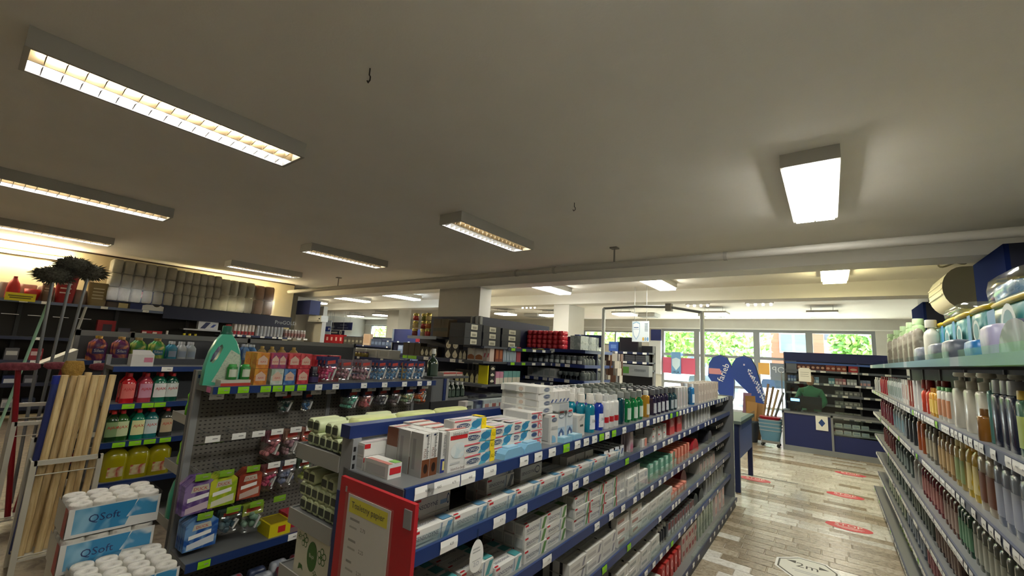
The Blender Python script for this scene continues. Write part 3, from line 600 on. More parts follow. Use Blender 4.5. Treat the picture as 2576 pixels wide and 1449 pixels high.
row('denture_box', cached(('disp2',), lambda: carton(.075, .05, .022, mat('#8fbfd4', .25), (('Z', .2, .8, .2, .8, mat('#b5d6e2', .3)),))), 'clear pale blue denture box before the tall pale blue cartons', 'box', FC, X1(1418), X1(1468), 2, Z1, 1, 0, .0)
row('floss_box', cached(('sq',), lambda: carton(.075, .075, .1, mat('#cfcdc6', .5), (('y', .3, .8, .45, .55, mat('#3d4a48', .5)), ('y', .1, .9, .75, .95, mat('#a7a9a6', .5), 's'), ('x', .1, .9, .1, .9, LG)))), 'plain cream carton next to the teal mouthwash', 'box', FC, X1(1462), X1(1490), 1, Z1, 2, .08, .03)
row('denture_tablet_box', cached(('bigflat',), lambda: carton(.13, .21, .0295, OFFW, (('y', .3, .75, .15, .85, mat('#9fa5aa', .5), 'o'), ('y', .34, .71, .25, .75, mat('#39507a', .4), 'o'), ('x', .1, .42, .1, .9, LG), ('x', .48, .6, .2, .8, mat('#c5b2a4', .5), 'o'), ('x', .65, .95, .1, .9, LG)), (('y', 'COREGA', .52, .5, .008, WHITE),))), 'big flat white carton with oval end, in the loose stack of four', 'box', FC, cpx(1338, 1.42, .1), cpx(1376, 1.42, .1), 1, 1.38, 1, 0, .06, stack=4, dz=.030, jit=.008)
row('denture_tablet_box', cached(('under',), lambda: carton(.125, .22, .062, OFFW, (('x', .1, .9, .15, .85, LG), ('x', .3, .35, 0, 1, SILV), ('y', .2, .8, .2, .8, LG)))), 'white carton block under the loose stack of flat cartons', 'box', FC, cpx(1345, 1.32, .12), cpx(1385, 1.32, .12), 1, Z1, 1, 0, .10, stack=2, dz=.064)
row('whitening_box', cached(('greyflat',), lambda: carton(.1, .18, .035, mat('#c6c8c6', .5), (('x', .05, .55, .15, .85, mat('#a2a4a6', .5)), ('x', .7, .8, .2, .8, mat('#8f9192', .5)), ('y', .1, .9, .1, .9, mat('#aeb4b8', .5)), ('Z', 0, 1, 0, 1, mat('#7f878b', .5))))), 'grey topped flat carton lying on the tall pale blue cartons', 'box', FC, cpx(1412, 1.42), cpx(1452, 1.42), 1, Z1 + .1365, 1, 0, .03)
row('toothbrush_head_box', cached(('tilted',), lambda: carton(.035, .12, .05, mat('#d2cfc8', .5), (('y', .1, .9, .02, .3, mat('#3a4f86', .4), 's'), ('x', .1, .9, .1, .9, LG)))), 'pale carton standing in the row on top of the grey topped cartons', 'box', FC, cpx(1386, 1.5, .06), cpx(1434, 1.5, .06), 5, Z1 + .172, 1, 0, .06)
row('mouthwash_carton', cached(('whitebk',), lambda: carton(.075, .14, .17, mat('#dedede', .5), (('y', .1, .9, .55, .95, mat('#9a9fa6', .5), 's'), ('Z', .0, 1, 0, 1, mat('#e7e7e5', .5))))), 'white tall carton standing behind the teal mouthwash', 'box', FC, X1(1452), X1(1530), 4, Z1, 1, 0, .24)
# mouthwash bottles: (px0, px1, facings, deep, kit colours, words)
def mw(body, cap, lab, w=.062, h=.145, st='waist', caph=.042, capw=.62, txt=None, tm=None): return bottle_kit(w, .05, h, (capw, caph), st, mat(body, .12, coat=.6), mat(cap, .4), mat(lab, .5) if lab else None, (.12, .6), 60, 2.6, txt, tm or BLACK, .018)
def mwrow(px0, px1, n, deep, kit, words, y0=.03, dy=.055): row('mouthwash_bottle', kit, words, 'bottle', FC, X1(px0), X1(px1), n, Z1, deep, dy, y0)
mwrow(1494, 1521, 1, 4, mw('#0d7f97', '#dedbd2', '#e6ebee', txt='Odol', h=.148), 'teal mouthwash bottle with tall cream cap')
mwrow(1522, 1535, 1, 3, mw('#1638a6', '#d9d6ce', '#e9edf0', txt='Odol', h=.148), 'royal blue mouthwash bottle beside the teal ones')
row('mouthwash_bottle', bottle_kit(.05, .04, .15, (.6, .03), 'square', mat('#dfdfdb', .4), mat('#c9cbc8', .4), mat('#c01f2a', .4), (.22, .42), 75, 3.2), 'white mouthwash bottle with red band', 'bottle', FC, X1(1536), X1(1572), 3, Z1, 3, .05, .03)

mwrow(1574, 1592, 1, 5, mw('#0b3f4c', '#8f9490', None, .07, .155, 'square', .035, .55), 'dark petrol mouthwash bottle with grey cap')
mwrow(1592, 1634, 3, 5, mw('#0f7a3f', '#7f8580', '#cfe2d4',   .06, .145, 'round', .04, .6), 'green mouthwash bottle with grey cap')
mwrow(1636, 1655, 1, 4, mw('#c8922a', '#e0ddd5', '#e8e2cf', .05, .15, 'square', .03, .7), 'amber mouthwash bottle with white cap')
mwrow(1656, 1697, 4, 5, mw('#2a2240', '#5c6064', '#c9ccd2', .055, .142, 'waist', .04, .62), 'dark violet mouthwash bottle with grey cap')
mwrow(1700, 1716, 2, 4, mw('#1d3c46', '#55595c', '#aeb9bd', .055, .14, 'round', .038, .6), 'slate mouthwash bottle after the violet ones')
mwrow(1545, 1600, 5, 2, mw('#d9d7cf', '#eceae4', None, .055, .142, 'round', .042, .6), 'white mouthwash bottle in the back rows behind the dark petrol ones', .33, .06)
mwrow(1480, 1545, 6, 1, mw('#3c2a4a', '#e4e2dc', None, .05, .15, 'round', .03, .5), 'dark bottle with white cap in the back row behind the white cartons', .43, .06)
mwrow(1600, 1700, 9, 3, mw('#2b4a3c', '#6b726c', None, .055, .145, 'round', .045, .66), 'dark green bottle with grey cap in the back rows', .32, .065)
row('interdental_box', cached(('tb',), lambda: carton(.06, .05, .17, mat('#c9c9c5', .5), (('y', .1, .9, .1, .9, mat('#b0b2b2', .5)), ('y', .2, .4, .1, .8, mat('#aa8888', .5))))), 'pale toothbrush carton near the far end of the top shelf', 'box', FC, X1(1717), X1(1744), 4, Z1, 2, .055, .04)
mwrow(1748, 1764, 1, 2, mw('#1f6fa8', '#cfd6da', '#cfe0ea', .07, .16, 'square', .03, .5), 'single sky blue bottle near the far end')
row('cotton_box', cached(('end_small',), lambda: carton(.07, .08, .09, mat('#c8bfb4', .6), (('y', .1, .9, .2, .8, mat('#b4a79a', .6)),))), 'beige carton at the far end of the top shelf', 'box', FC, X1(1768), X1(1818), 8, Z1, 2, .09, .04, stack=2, dz=.092)
row('tube_box', cached(('reds',), lambda: carton(.06, .12, .1, mat('#c33a3c', .5), (('Z', 0, 1, 0, 1, mat('#d8d5cf', .5)), ('y', 0, 1, .5, 1, mat('#dcd8d0', .5))))), 'white carton with red lower half in the back row at the far end', 'box', FC, X1(1698), X1(1760), 7, Z1, 1, 0, .45)
row('lotion_tube', bottle_kit(.055, .045, .15, (.8, .03), 'tottle', mat('#d9d9d6', .4), mat('#c4c6c8', .4)), 'white upturned tube in the back row beyond the dark caps', 'tube', FC, X1(1560), X1(1660), 12, Z1, 1, 0, .53)
row('lotion_tube', bottle_kit(.055, .045, .15, (.8, .03), 'tottle', mat('#e2b9a4', .4), mat('#d9c8bd', .4)), 'peach upturned tube in the back row beyond the white ones', 'tube', FC, X1(1662), X1(1696), 4, Z1, 1, 0, .53)
# ---- second shelf: Sensodyne
def senso(w, end='#5f8fb0', d=.05, h=.047, both=True, extra=None):
    E_ = mat(end, .4)
    pr = [('y', .02, .16, .80, .95, RED), ('y', .74, 1, 0, .9, E_, 's'), ('y', .60, .74, .05, .95, mat('#bcc6cc', .5), 's'), ('y', .68, .71, .05, .95, NVY, 's'), ('y', .08, .5, .2, .26, LG), ('x', .15, .85, .15, .85, LG), ('Z', .76, 1, .1, .9, E_), ('Z', .02, .14, .05, .2, RED), ('X', .1, .9, .1, .9, E_)]
    if extra: pr.append(extra)
    return carton(w, d, h, OFFW, pr, [('y', 'SENSODYNE', .34, .52, .0115, NVY)] + ([('Z', 'SENSODYNE', .4, .45, .011, NVY)] if both else []))
ks = cached(('senso',), lambda: senso(.165)); X2 = lambda px: cpx(px, Z2)
row('toothpaste_box', ks, 'white toothpaste carton with pale blue end behind the clear front', 'box', FC, X2(1040), X2(1565), 11, Z2, 1, 0, .012, jit=.001)
def senso_s(): return carton(.165, .036, .052, OFFW, (('y', .02, .2, .82, .96, RED), ('y', .6, .63, .1, .95, LG, 's'), ('y', .72, .9, .3, .55, mat('#6f8fb8', .4)), ('y', .9, .98, .2, .85, mat('#2c3f6e', .4), 'o'), ('y', .92, .96, .3, .75, OFFW, 'o')), (('y', 'SENSODYNE', .33, .5, .013, NVY),))
row('toothpaste_box', cached(('senso_s',), senso_s), 'toothpaste carton with navy ring standing behind the clear front row, near the red notice', 'box', FC, X2(1040), X2(1196), 2, Z2, 2, .04, .075, stack=2, dz=.053)
row('toothpaste_box', cached(('senso_d',), lambda: senso(.165, '#6b7078')), 'toothpaste carton with grey end piled behind the clear front row', 'box', FC, X2(1262), X2(1330), 1, Z2, 2, .055, .075, stack=3, dz=.048)
row('toothpaste_box', cached(('senso_o',), lambda: carton(.165, .05, .05, OFFW, (('y', .66, .9, .2, .8, NVY, 'o'), ('y', .68, .88, .28, .72, OFFW, 'o'), ('x', .1, .9, .1, .9, LG)), (('y', 'SENSODYNE', .33, .5, .0125, mat('#4a4a58', .5)),))), 'toothpaste carton with navy oval ring piled behind the clear front row', 'box', FC, X2(1338), X2(1402), 1, Z2, 2, .055, .07, stack=2, dz=.051)
row('toothpaste_box', cached(('plainw',), lambda: carton(.15, .05, .045, mat('#dcdad4', .5), (('y', .1, .8, .3, .5, LG), ('Z', .05, .95, .1, .4, LG), ('x', .1, .9, .1, .9, mat('#8a8a8a', .5))))), 'plain white carton lying behind the clear front', 'box', FC, X2(1405), X2(1460), 1, Z2, 2, .055, .07)
row('toothpaste_box', cached(('tallw',), lambda: carton(.09, .04, .075, mat('#d7d4cb', .5), (('y', .1, .35, .2, .7, mat('#8f9094', .5), 'o'), ('y', .45, .9, .3, .6, LG)))), 'cream carton standing on its edge behind the clear front', 'box', FC, X2(1462), X2(1526), 3, Z2, 2, .045, .08)
row('floss_box', cached(('smallsq',), lambda: carton(.055, .06, .062, mat('#e2e3e4', .4), (('y', .15, .85, .25, .75, mat('#4c5f8c', .4), 's'), ('Z', .2, .8, .2, .8, mat('#c9ced4', .4)), ('x', 0, 1, .7, 1, BLACK)))), 'small white floss carton with black edge', 'box', FC, X2(1532), X2(1583), 4, Z2, 2, .065, .03)
row('toothbrush_pack', cached(('pinkpk',), lambda: carton(.05, .012, .12, mat('#d9c7cb', .4), tuple(('y', .08 + i * .18, .2 + i * .18, .0, .45 + (i % 2) * .1, mat('#c0487a', .4), 'house') for i in range(5)))), 'pink toothbrush blister card', 'pack', FC, X2(1590), X2(1614), 1, Z2, 4, .016, .03)
row('toothpaste_box', cached(('orw',), lambda: carton(.1, .06, .05, mat('#dcd9d2', .5), (('y', .55, 1, 0, 1, mat('#e0907c', .5)), ('y', .35, .5, .1, .9, BLACK, 's')))), 'white carton with salmon end', 'box', FC, X2(1615), X2(1650), 1, Z2, 2, .065, .03, stack=1)
row('toothpaste_box', cached(('wht',), lambda: carton(.075, .06, .05, mat('#dad8d0', .5), (('y', .2, .8, .35, .65, LG), ('y', .05, .4, .7, .9, RED)))), 'white carton with small red mark, stacked in twos', 'box', FC, X2(1650), X2(1690), 3, Z2, 2, .065, .03, stack=2, dz=.051)
row('dental_bag', cached(('redbag',), lambda: carton(.13, .05, .12, mat('#b8363a', .35), (('y', .2, .8, .5, .95, mat('#d79a98', .4), 'leaf'),))), 'red crinkly pouch on the second shelf', 'pouch', FC, X2(1693), X2(1728), 2, Z2, 2, .055, .03)
row('toothbrush_pack', cached(('wpk',), lambda: carton(.05, .014, .13, mat('#c9cac8', .3), (('y', .3, .6, .1, .9, mat('#55585c', .4), 's'),))), 'pale toothbrush blister card on the second shelf far end', 'pack', FC, X2(1730), X2(1796), 9, Z2, 3, .018, .03)
# ---- third shelf
X3 = lambda px: cpx(px, Z3)
row('toothpaste_box', cached(('senso_t',), lambda: senso(.165, '#4f9a9c')), 'toothpaste carton with teal end, in the pile by the red notice', 'box', FC, .1, .1 + .36, 2, Z3, 3, .053, .02, stack=2, dz=.048)
row('toothpaste_box', cached(('senso_t',), None), 'toothpaste carton with teal end, single layer beside the leaf green ones', 'box', FC, .47, .64, 1, Z3, 3, .053, .02, stack=1, dz=.048)
row('toothpaste_box', cached(('senso_g',), lambda: senso(.165, '#5f8a4d')), 'toothpaste carton with leaf green end', 'box', FC, .655, .99, 2, Z3, 4, .053, .02, stack=3, dz=.048)
row('toothpaste_box', cached(('senso_r',), lambda: senso(.155, '#6f9a6b', .05, .05, True, ('y', .94, 1, 0, 1, RED))), 'toothpaste carton with red edge beside a green end', 'box', FC, X3(1452), X3(1560), 3, Z3, 3, .053, .02, stack=3, dz=.051)
row('toothpaste_box', cached(('senso_p',), lambda: carton(.06, .16, .05, OFFW, (('y', .1, .9, .2, .8, LG), ('x', 0, .2, 0, 1, mat('#4a3f7c', .5)), ('Z', .1, .9, .1, .3, LG)))), 'white carton with violet side lying end-on', 'box', FC, X3(1562), X3(1622), 6, Z3, 1, 0, .03, stack=3, dz=.051)
row('toothpaste_box', cached(('whb',), lambda: carton(.15, .05, .05, mat('#dcdad3', .5), (('y', .1, .5, .3, .6, LG), ('y', .6, .9, .2, .8, mat('#a9b0b4', .5)), ('x', .1, .9, .1, .9, LG)))), 'plain white carton in the pile before the mint trays', 'box', FC, X3(1585), X3(1640), 2, Z3, 3, .053, .02, stack=2, dz=.051)
row('soap_box', cached(('mint',), lambda: carton(.055, .075, .055, mat('#7fb6a0', .5), (('Z', .15, .85, .15, .85, mat('#5d9a84', .5)), ('y', 0, 1, .6, 1, mat('#b6d6c8', .5))))), 'mint green soap carton in the clear tray', 'box', FC, X3(1640), X3(1712), 6, Z3, 3, .078, .02, stack=2, dz=.056)
row('soap_box', cached(('salm',), lambda: carton(.055, .075, .06, mat('#dd7f68', .5), (('Z', .1, .9, .1, .9, mat('#e8a48e', .5)), ('y', .4, .6, 0, 1, mat('#efc9b8', .5))))), 'salmon soap carton in the clear tray', 'box', FC, X3(1694), X3(1742), 6, Z3, 3, .078, .02, stack=2, dz=.061)
row('cosmetic_case', cached(('redcase',), lambda: MB().prism([(.12 * math.cos(t) * .9, .12 * math.sin(t)) for t in [i * math.pi / 10 for i in range(11)]], 0, .1, mat('#a81f2b', .4))), 'red domed case on the third shelf', 'case', FC, X3(1745), X3(1772), 1, Z3, 1, 0, .03)
row('cosmetic_case', cached(('blkcase',), lambda: MB().prism([(.12 * math.cos(t) * .9, .12 * math.sin(t)) for t in [i * math.pi / 10 for i in range(11)]], 0, .1, mat('#30323a', .4))), 'black domed case on the third shelf', 'case', FC, X3(1776), X3(1812), 1, Z3, 1, 0, .03)
# ---- fourth, fifth and bottom shelf
X4 = lambda px: cpx(px, Z4); X5 = lambda px: cpx(px, Z5); X6 = lambda px: cpx(px, Z6, -.06)
longw = lambda nm, c1, c2, l=.172: cached((nm,), lambda: carton(l, .05, .05, mat('#d8d6cf', .5), (('y', .06, .6, .3, .62, mat(c1, .5)), ('y', .7, .96, .15, .85, mat(c2, .5), 's'), ('x', .0, .3, 0, 1, mat('#2d2c33', .5)), ('Z', .1, .5, .2, .6, mat('#c3c2bd', .5)), ('Z', .6, .8, .3, .7, LG))))
row('toothpaste_box', longw('lw1', '#b9b6b2', '#8f8c93'), 'long white toothpaste carton with dark side, on the fourth shelf near the green tags', 'box', FC, X4(1440), X4(1558), 4, Z4, 3, .053, .02, stack=2, dz=.051)
row('toothpaste_box', longw('lw2', '#b58a80', '#c9c4bd'), 'long white toothpaste carton with rusty print, on the fourth shelf', 'box', FC, X4(1558), X4(1625), 4, Z4, 3, .053, .02, stack=3, dz=.051)
row('toothpaste_box', longw('lw3', '#a8a8a6', '#bdb7ac'), 'long white toothpaste carton with grey print, further along the fourth shelf', 'box', FC, X4(1622), X4(1700), 5, Z4, 2, .053, .02, stack=2, dz=.051)
row('soap_box', cached(('salm2',), lambda: carton(.07, .09, .06, mat('#d98a78', .5), (('y', .1, .9, .3, .7, mat('#e8c2b4', .5)),))), 'salmon carton before the red cases on the fourth shelf', 'box', FC, X4(1695), X4(1735), 5, Z4, 2, .095, .02, stack=1)
row('cosmetic_case', cached(('redc2',), lambda: MB().prism([(.11 * math.cos(t), .11 * math.sin(t)) for t in [i * math.pi / 10 for i in range(11)]], 0, .1, mat('#8f1a24', .4))), 'dark red domed case on the fourth shelf', 'case', FC, X4(1730), X4(1756), 1, Z4, 1, 0, .08)
row('toothbrush_holder', cached(('blk3',), lambda: carton(.07, .1, .12, mat('#c4bdb4', .5), (('y', .3, .6, 0, 1, mat('#7d2a2e', .5)), ('y', .1, .9, .8, 1, mat('#3a3a40', .5))))), 'beige carton with dark red stripe at the far end of the fourth shelf', 'box', FC, X4(1768), X4(1808), 5, Z4, 2, .105, .03)
row('toothpaste_box', longw('lw4', '#9fa3a0', '#c6c3ba'), 'long grey-white carton on the fifth shelf', 'box', FC, X5(1560), X5(1668), 6, Z5, 3, .053, .02, stack=2, dz=.051)
row('shaving_can', bottle_kit(.05, .05, .09, (.7, .03), 'can', mat('#26272c', .3), mat('#dcdad4', .4)), 'black can with white cap on the fifth shelf', 'can', FC, X5(1665), X5(1690), 4, Z5, 2, .06, .03)
row('razor_pack', cached(('rz',), lambda: carton(.06, .03, .09, mat('#8e8e90', .3), (('y', .1, .9, .5, 1, mat('#7a2c30', .4)), ('y', .1, .9, .05, .45, mat('#bfc0c2', .3))))), 'grey and wine red razor pack on the fifth shelf', 'pack', FC, X5(1692), X5(1756), 10, Z5, 3, .04, .03)
row('razor_case', cached(('rzc',), lambda: MB().prism([(.1 * math.cos(t), .1 * math.sin(t)) for t in [i * math.pi / 10 for i in range(11)]], 0, .1, mat('#23252e', .35))), 'black domed case on the fifth shelf', 'case', FC, X5(1758), X5(1784), 2, Z5, 1, 0, .05)
row('razor_pack', cached(('rz2',), lambda: carton(.07, .03, .14, mat('#b5b6b4', .3), (('y', .2, .8, .1, .9, mat('#8d9092', .4)),))), 'silvery blister pack at the far end of the fifth shelf', 'pack', FC, X5(1786), X5(1830), 7, Z5, 3, .04, .04)
row('hair_colour_box', cached(('hr',), lambda: carton(.07, .16, .13, mat('#b0302c', .45), (('y', .2, .8, .35, .85, mat('#e7b4ae', .5), 'o'), ('y', .32, .68, .45, .75, mat('#b5384a', .4), 'o'), ('Z', 0, 1, .5, 1, mat('#d9a04a', .5)), ('x', 0, 1, 0, .3, mat('#7a1f1a', .5))))), 'red and orange carton with pink oval on the bottom shelf', 'box', FC, X6(1686), X6(1736), 5, Z6, 1, 0, .0)
row('cotton_pack', cached(('ctn',), lambda: carton(.09, .12, .09, mat('#b7a79c', .5), (('y', .2, .8, .3, .7, mat('#9a3a3c', .5)), ('Z', .2, .8, .2, .8, mat('#c9c4bd', .4))))), 'beige and red pack behind the clear front of the bottom shelf', 'pack', FC, X6(1737), X6(1772), 5, Z6, 2, .13, .0, stack=2, dz=.092)
row('sponge_pack', cached(('spg',), lambda: carton(.08, .1, .1, mat('#8f9a88', .35), (('Z', .1, .9, .1, .9, mat('#c3cdbf', .2)), ('y', .1, .9, .5, .95, mat('#aeb6aa', .25))))), 'grey-green shiny pack on the bottom shelf', 'pack', FC, X6(1773), X6(1812), 6, Z6, 2, .11, .0, stack=2, dz=.102)
row('cotton_bud_box', cached(('cbud',), lambda: carton(.1, .1, .1, mat('#cfc4bd', .5), (('y', .15, .85, .2, .8, mat('#c99a98', .5)),))), 'pinkish white box at the far end of the bottom shelf', 'box', FC, X6(1814), X6(1840), 3, Z6, 2, .11, .0, stack=2, dz=.102)
row('toothpaste_box', longw('lw5', '#9a9a98', '#b9b6ad', .17), 'long pale carton on the bottom shelf', 'box', FC, X6(1620), X6(1686), 5, Z6, 3, .053, .0, stack=2, dz=.051)
# ---- products on the side towards the peg hook gondola (rolls of bin bags and hygiene packs)
def FR(px_x0, y): return y
def bagroll():
    g = MB().oval([(-.055, .021, .021), (-.05, .026, .024), (.05, .026, .024), (.055, .021, .021)], mat('#c9d3a8', .5), 8, 2.4).tf(Matrix.Rotation(R(90), 4, 'X') @ Matrix.Translation((0, .024, -.055)))
    g.poly([(-.016, -.0016, .012), (.016, -.0016, .012), (.016, -.0016, .036), (-.016, -.0016, .036)], mat('#3d4438', .5)); return g
kb = cached(('bagroll',), bagroll); FE = Frame(FC.w(0, 0, 0), FC.a - math.pi / 2)    # faces along the aisle end
for z, ny, nz, lab in ((ZB1, 6, 2, 'pale green wrapped pad with dark end label, on the upper rear shelf'), (ZB2, 6, 3, 'pale green wrapped pad with dark end label, on the middle rear shelf')):
    for i in range(ny):
        for k in range(nz):
            for j in range(3):
                if k == nz - 1 and (i + j) % 3 == 0: continue
                w = FC.w(.02 + j * .118, .35 + i * .04 + (k % 2) * .012, z + k * .046)
                put('hygiene_pack', kb, lab, 'pack', lab + ' pile', w, FC.a - math.pi / 2 + random.uniform(-.06, .06))
def softpack(): return MB().oval([(0, .085, .03), (.008, .092, .034), (.055, .092, .034), (.062, .085, .026)], mat('#d8dd9c', .45, kind='print', h2='#cbd488', sc=.4), 12, 4, (0, .035, 0))
for i in range(3): put('paper_pack', cached(('softpack',), softpack), 'pale yellow wrapped paper pack at the back of the upper rear shelf', 'pack', 'pale yellow paper packs', FC.w(.16 + i * .2, .42, ZB1 + .05), FC.a + math.pi)
def longpad(c): return cached(('longpad', c), lambda: MB().oval([(-.075, .02, .026), (-.07, .026, .034), (.07, .026, .034), (.075, .02, .026)], mat(c, .4), 8, 3).tf(Matrix.Rotation(R(90), 4, 'Y') @ Matrix.Translation((-.028, 0, 0))))
for i in range(9):
    put('hygiene_pack', longpad(('#c6d6c2', '#d8dccf', '#dfc9c9')[i // 3]), ('mint', 'white', 'pinkish')[i // 3] + ' long wrapped pad lying along the upper rear shelf', 'pack', ('mint', 'white', 'pinkish')[i // 3] + ' long pads', FC.w(.48 + i * .15, .42 + (i % 2) * .07, ZB1 + .001), FC.a)
ob('glass_riser', MB().box((.9, .585, ZB1 + .004), (2.2, .589, ZB1 + .13), ACRYL), gc)
# printed display carton
bx = root('display_carton', 'white display carton printed with green flowers, full of pink packs', 'carton', FC.w(.004, .535, ZB3 + .001), FC.a - math.pi / 2)
BW, BD, BH = .205, .3, .15
CARD = mat('#cfcdb8', .6); DGRN = mat('#3f6a2c', .5)
def flower(g, cx_, cz_, r, y):
    for k in range(5):
        a = R(90 + 72 * k); g.poly([(cx_ + r * .62 * math.cos(a) + r * .42 * math.cos(t), y, cz_ + r * .62 * math.sin(a) + r * .42 * math.sin(t)) for t in [i * math.pi / 4 for i in range(8)]], DGRN)
        g.poly([(cx_ + r * .62 * math.cos(a) + r * .3 * math.cos(t), y - .0004, cz_ + r * .62 * math.sin(a) + r * .3 * math.sin(t)) for t in [i * math.pi / 4 for i in range(8)]], CARD)
    g.poly([(cx_ + r * .2 * math.cos(t), y - .0008, cz_ + r * .2 * math.sin(t)) for t in [i * math.pi / 4 for i in range(8)]], DGRN)
g = MB().box((0, 0, 0), (BW, .004, BH), CARD).box((0, BD, 0), (BW, BD + .004, BH), CARD).box((0, .004, 0), (.004, BD, BH), CARD).box((BW - .004, .004, 0), (BW, BD, BH), CARD).box((.004, .004, 0), (BW - .004, BD, .004), CARD)
flower(g, .055, .115, .022, -.001); flower(g, .165, .095, .026, -.001); flower(g, .02, .12, .012, -.001); flower(g, .135, .03, .014, -.001)
g.poly([(.108 + .03 * math.cos(t), -.001, .08 + .045 * math.sin(t)) for t in [i * math.pi / 10 for i in range(20)]], DGRN)
g.text('Bupi', (.108, -.0022, .08), (1, 0, 0), (0, 0, 1), .016, CARD)
g.poly([(.03, -.001, .02), (.05, -.001, .028), (.062, -.001, .022), (.055, -.001, .038), (.035, -.001, .04)], DGRN)
ob('tray', g, bx)
for i in range(6): put('wipes_pack', cached(('pinkpack',), lambda: MB().oval([(0, .08, .018), (.01, .088, .022), (.10, .088, .022), (.115, .08, .012)], mat('#d9a3a0', .35, kind='print', h2='#b9706e', sc=2), 10, 3.5, (0, .02, 0))), 'pink wrapped pack standing in the printed display carton', 'pack', 'pink packs in the printed display carton', FE.w(-.535 + BW / 2, .012 + i * .045, ZB3 + .045), FC.a - math.pi / 2)
# second row product under: blue pouch stack on lower rear shelves
row('refill_pouch', cached(('bpouch',), lambda: MB().oval([(0, .06, .03), (.02, .065, .032), (.13, .055, .015), (.14, .06, .004)], mat('#3f7f9a', .3), 10, 2.6, (0, .03, 0))), 'blue refill pouch on the rear shelf beside the wrapped pads', 'pouch', Frame(FC.w(.5, .6, 0), FC.a + math.pi), -.9, .1, 7, ZB2, 1, 0, .02)
# ---- red price notice clipped to the gondola end
sg = root('price_notice', 'red notice board with white sheet headed Toaletny papier', 'sign', (-1.19, .775, .70), 0)
SR = mat('#b3202a', .45)
ob('board', MB().box((0, 0, 0), (.335, .012, .552), SR), sg)
sh = ob('sheet', MB().box((.05, -.003, .0), (.245, -.001, .515), mat('#d6d4cf', .6)), sg)
ob('heading', MB().poly([(.06, -.0036, .468), (.235, -.0036, .468), (.235, -.0036, .508), (.06, -.0036, .508)], mat('#e3da2c', .5)).text('Toaletny papier', (.148, -.0046, .488), (1, 0, 0), (0, 0, 1), .022, mat('#3a3a2a', .6), .165), sg)
g = MB()
for i in range(8):
    z = .435 - i * .055
    g.box((.07, -.0034, z + .014), (.115 - (i % 3) * .01, -.003, z + .02), mat('#8f8d88', .6)); g.text(('2,70', '2,25', '2,25', '2,70', '2,70', '2,35', '2,15', '2,25')[i], (.135, -.0044, z), (1, 0, 0), (0, 0, 1), .011, mat('#3f3d3a', .6)); g.box((.07, -.0034, z - .006), (.105, -.003, z - .001), mat('#a5a39d', .6))
ob('price_list', g, sg)
ob('plastic_sleeve', MB().box((.042, -.007, 0), (.262, -.0065, .522), FILM), sg)
ob('clip', MB().box((.298, -.004, .49), (.326, .014, .535), mat('#9a9ca0', .3, .4)), sg)
ob('staple', MB().box((.03, -.002, .515), (.036, 0, .53), STEEL), sg)
# round-cornered price bubble hanging on the second rail
bub = root('price_bubble', 'white egg-shaped price bubble hanging from the second rail', 'sign', FC.w(cpx(1196, Z2 - .02), -.012, Z2 - .03), FC.a)
ob('card', MB().prism([(.034 * math.cos(t) * (1 - .12 * math.sin(t)), -.062 + .05 * math.sin(t)) for t in [i * math.pi / 12 for i in range(24)]], 0, .0015, TAGW).box((-.02, -.0006, -.04), (.012, -.0002, -.036), LG).box((-.02, -.0006, -.05), (.016, -.0002, -.046), LG).box((-.02, -.0006, -.075), (.02, -.0002, -.073), LG).text('ao', (-.002, -.0012, -.085), (1, 0, 0), (0, 0, 1), .014, mat('#c2c5c8', .6)), bub)
ob('hanger_tab', MB().box((-.004, 0, -.015), (.004, .002, .02), ACRYL), bub)
# ------------------------------------------------------------------ shampoo shelving along the right of the aisle
FRR = Frame((.47, 8.0, 0), R(-90)); LR = 7.0
gr = root('shampoo_shelving', 'long tall shelf unit of shampoo bottles with crowded price rails along the marble aisle', 'shelf unit', FRR.w(0, 0, 0), FRR.a)
RZ = [1.735, 1.395, 1.095, .797, .553, .29, .09]
rpx = lambda px, z, y=0.: FRR.px(px, z, y)
ob('back_panel', MB().box((0, .42, .05), (LR, .44, 1.78), BACKD), gr)
for i in range(8): ob('post', MB().box((i * .99, .405, 0), (i * .99 + .03, .45, 1.8), GREY), gr)
RAILG = mat('#4a5068', .4)
for i, z in enumerate(RZ):
    y0 = -.05 if i == 6 else 0.
    tg = [] if i == 0 else even_tags(.05, LR - .1, .078, 20 + i, .05, .10, .25)
    make_shelf(gr, FRR, 0, LR, z, .41 - y0, .04, mat('#a9b6bb', .6, spec=.1) if i == 0 else RAILG, SHELF, y0, tg, .066)
ob('kick_plate', MB().box((0, -.03, 0), (LR, -.01, .05), mat('#2a2e3c', .5)), gr)
for i in range(6): ob('end_hook', MB().tube([(.0, .08 + i % 2 * .2, 1.0 - i * .16), (-.12, .08 + i % 2 * .2, 1.0 - i * .16)], .004, STEEL, 5), gr)
for k in range(4): ob('rail_cover', MB().box((.5 + k * 1.6, -.012, RZ[0] - .045), (1.9 + k * 1.6, -.008, RZ[0] + .03), glassy('#eef5f6', .03, .1, 'rail_film')), gr)
def rrow(px0, px1, n, lvl, kit, words, name='shampoo_bottle', cat='bottle', deep=2, dy=.075, y0=.03):
    a, b = rpx(px0, RZ[lvl], .03), rpx(px1, RZ[lvl], .03)
    row(name, kit, words, cat, FRR, a, b, n, RZ[lvl], deep, dy, y0)
def bk(w, h, body, cap, lab=None, st='square', d=.05, ch=.03, cw=.6, cs='plain', p=3.0, lz=(.15, .7)): return bottle_kit(w, d, h, (cw, ch), st, mat(body, .25, coat=.3), mat(cap, .35) if cap else None, mat(lab, .5) if lab else None, lz, 60, p, capstyle=cs)
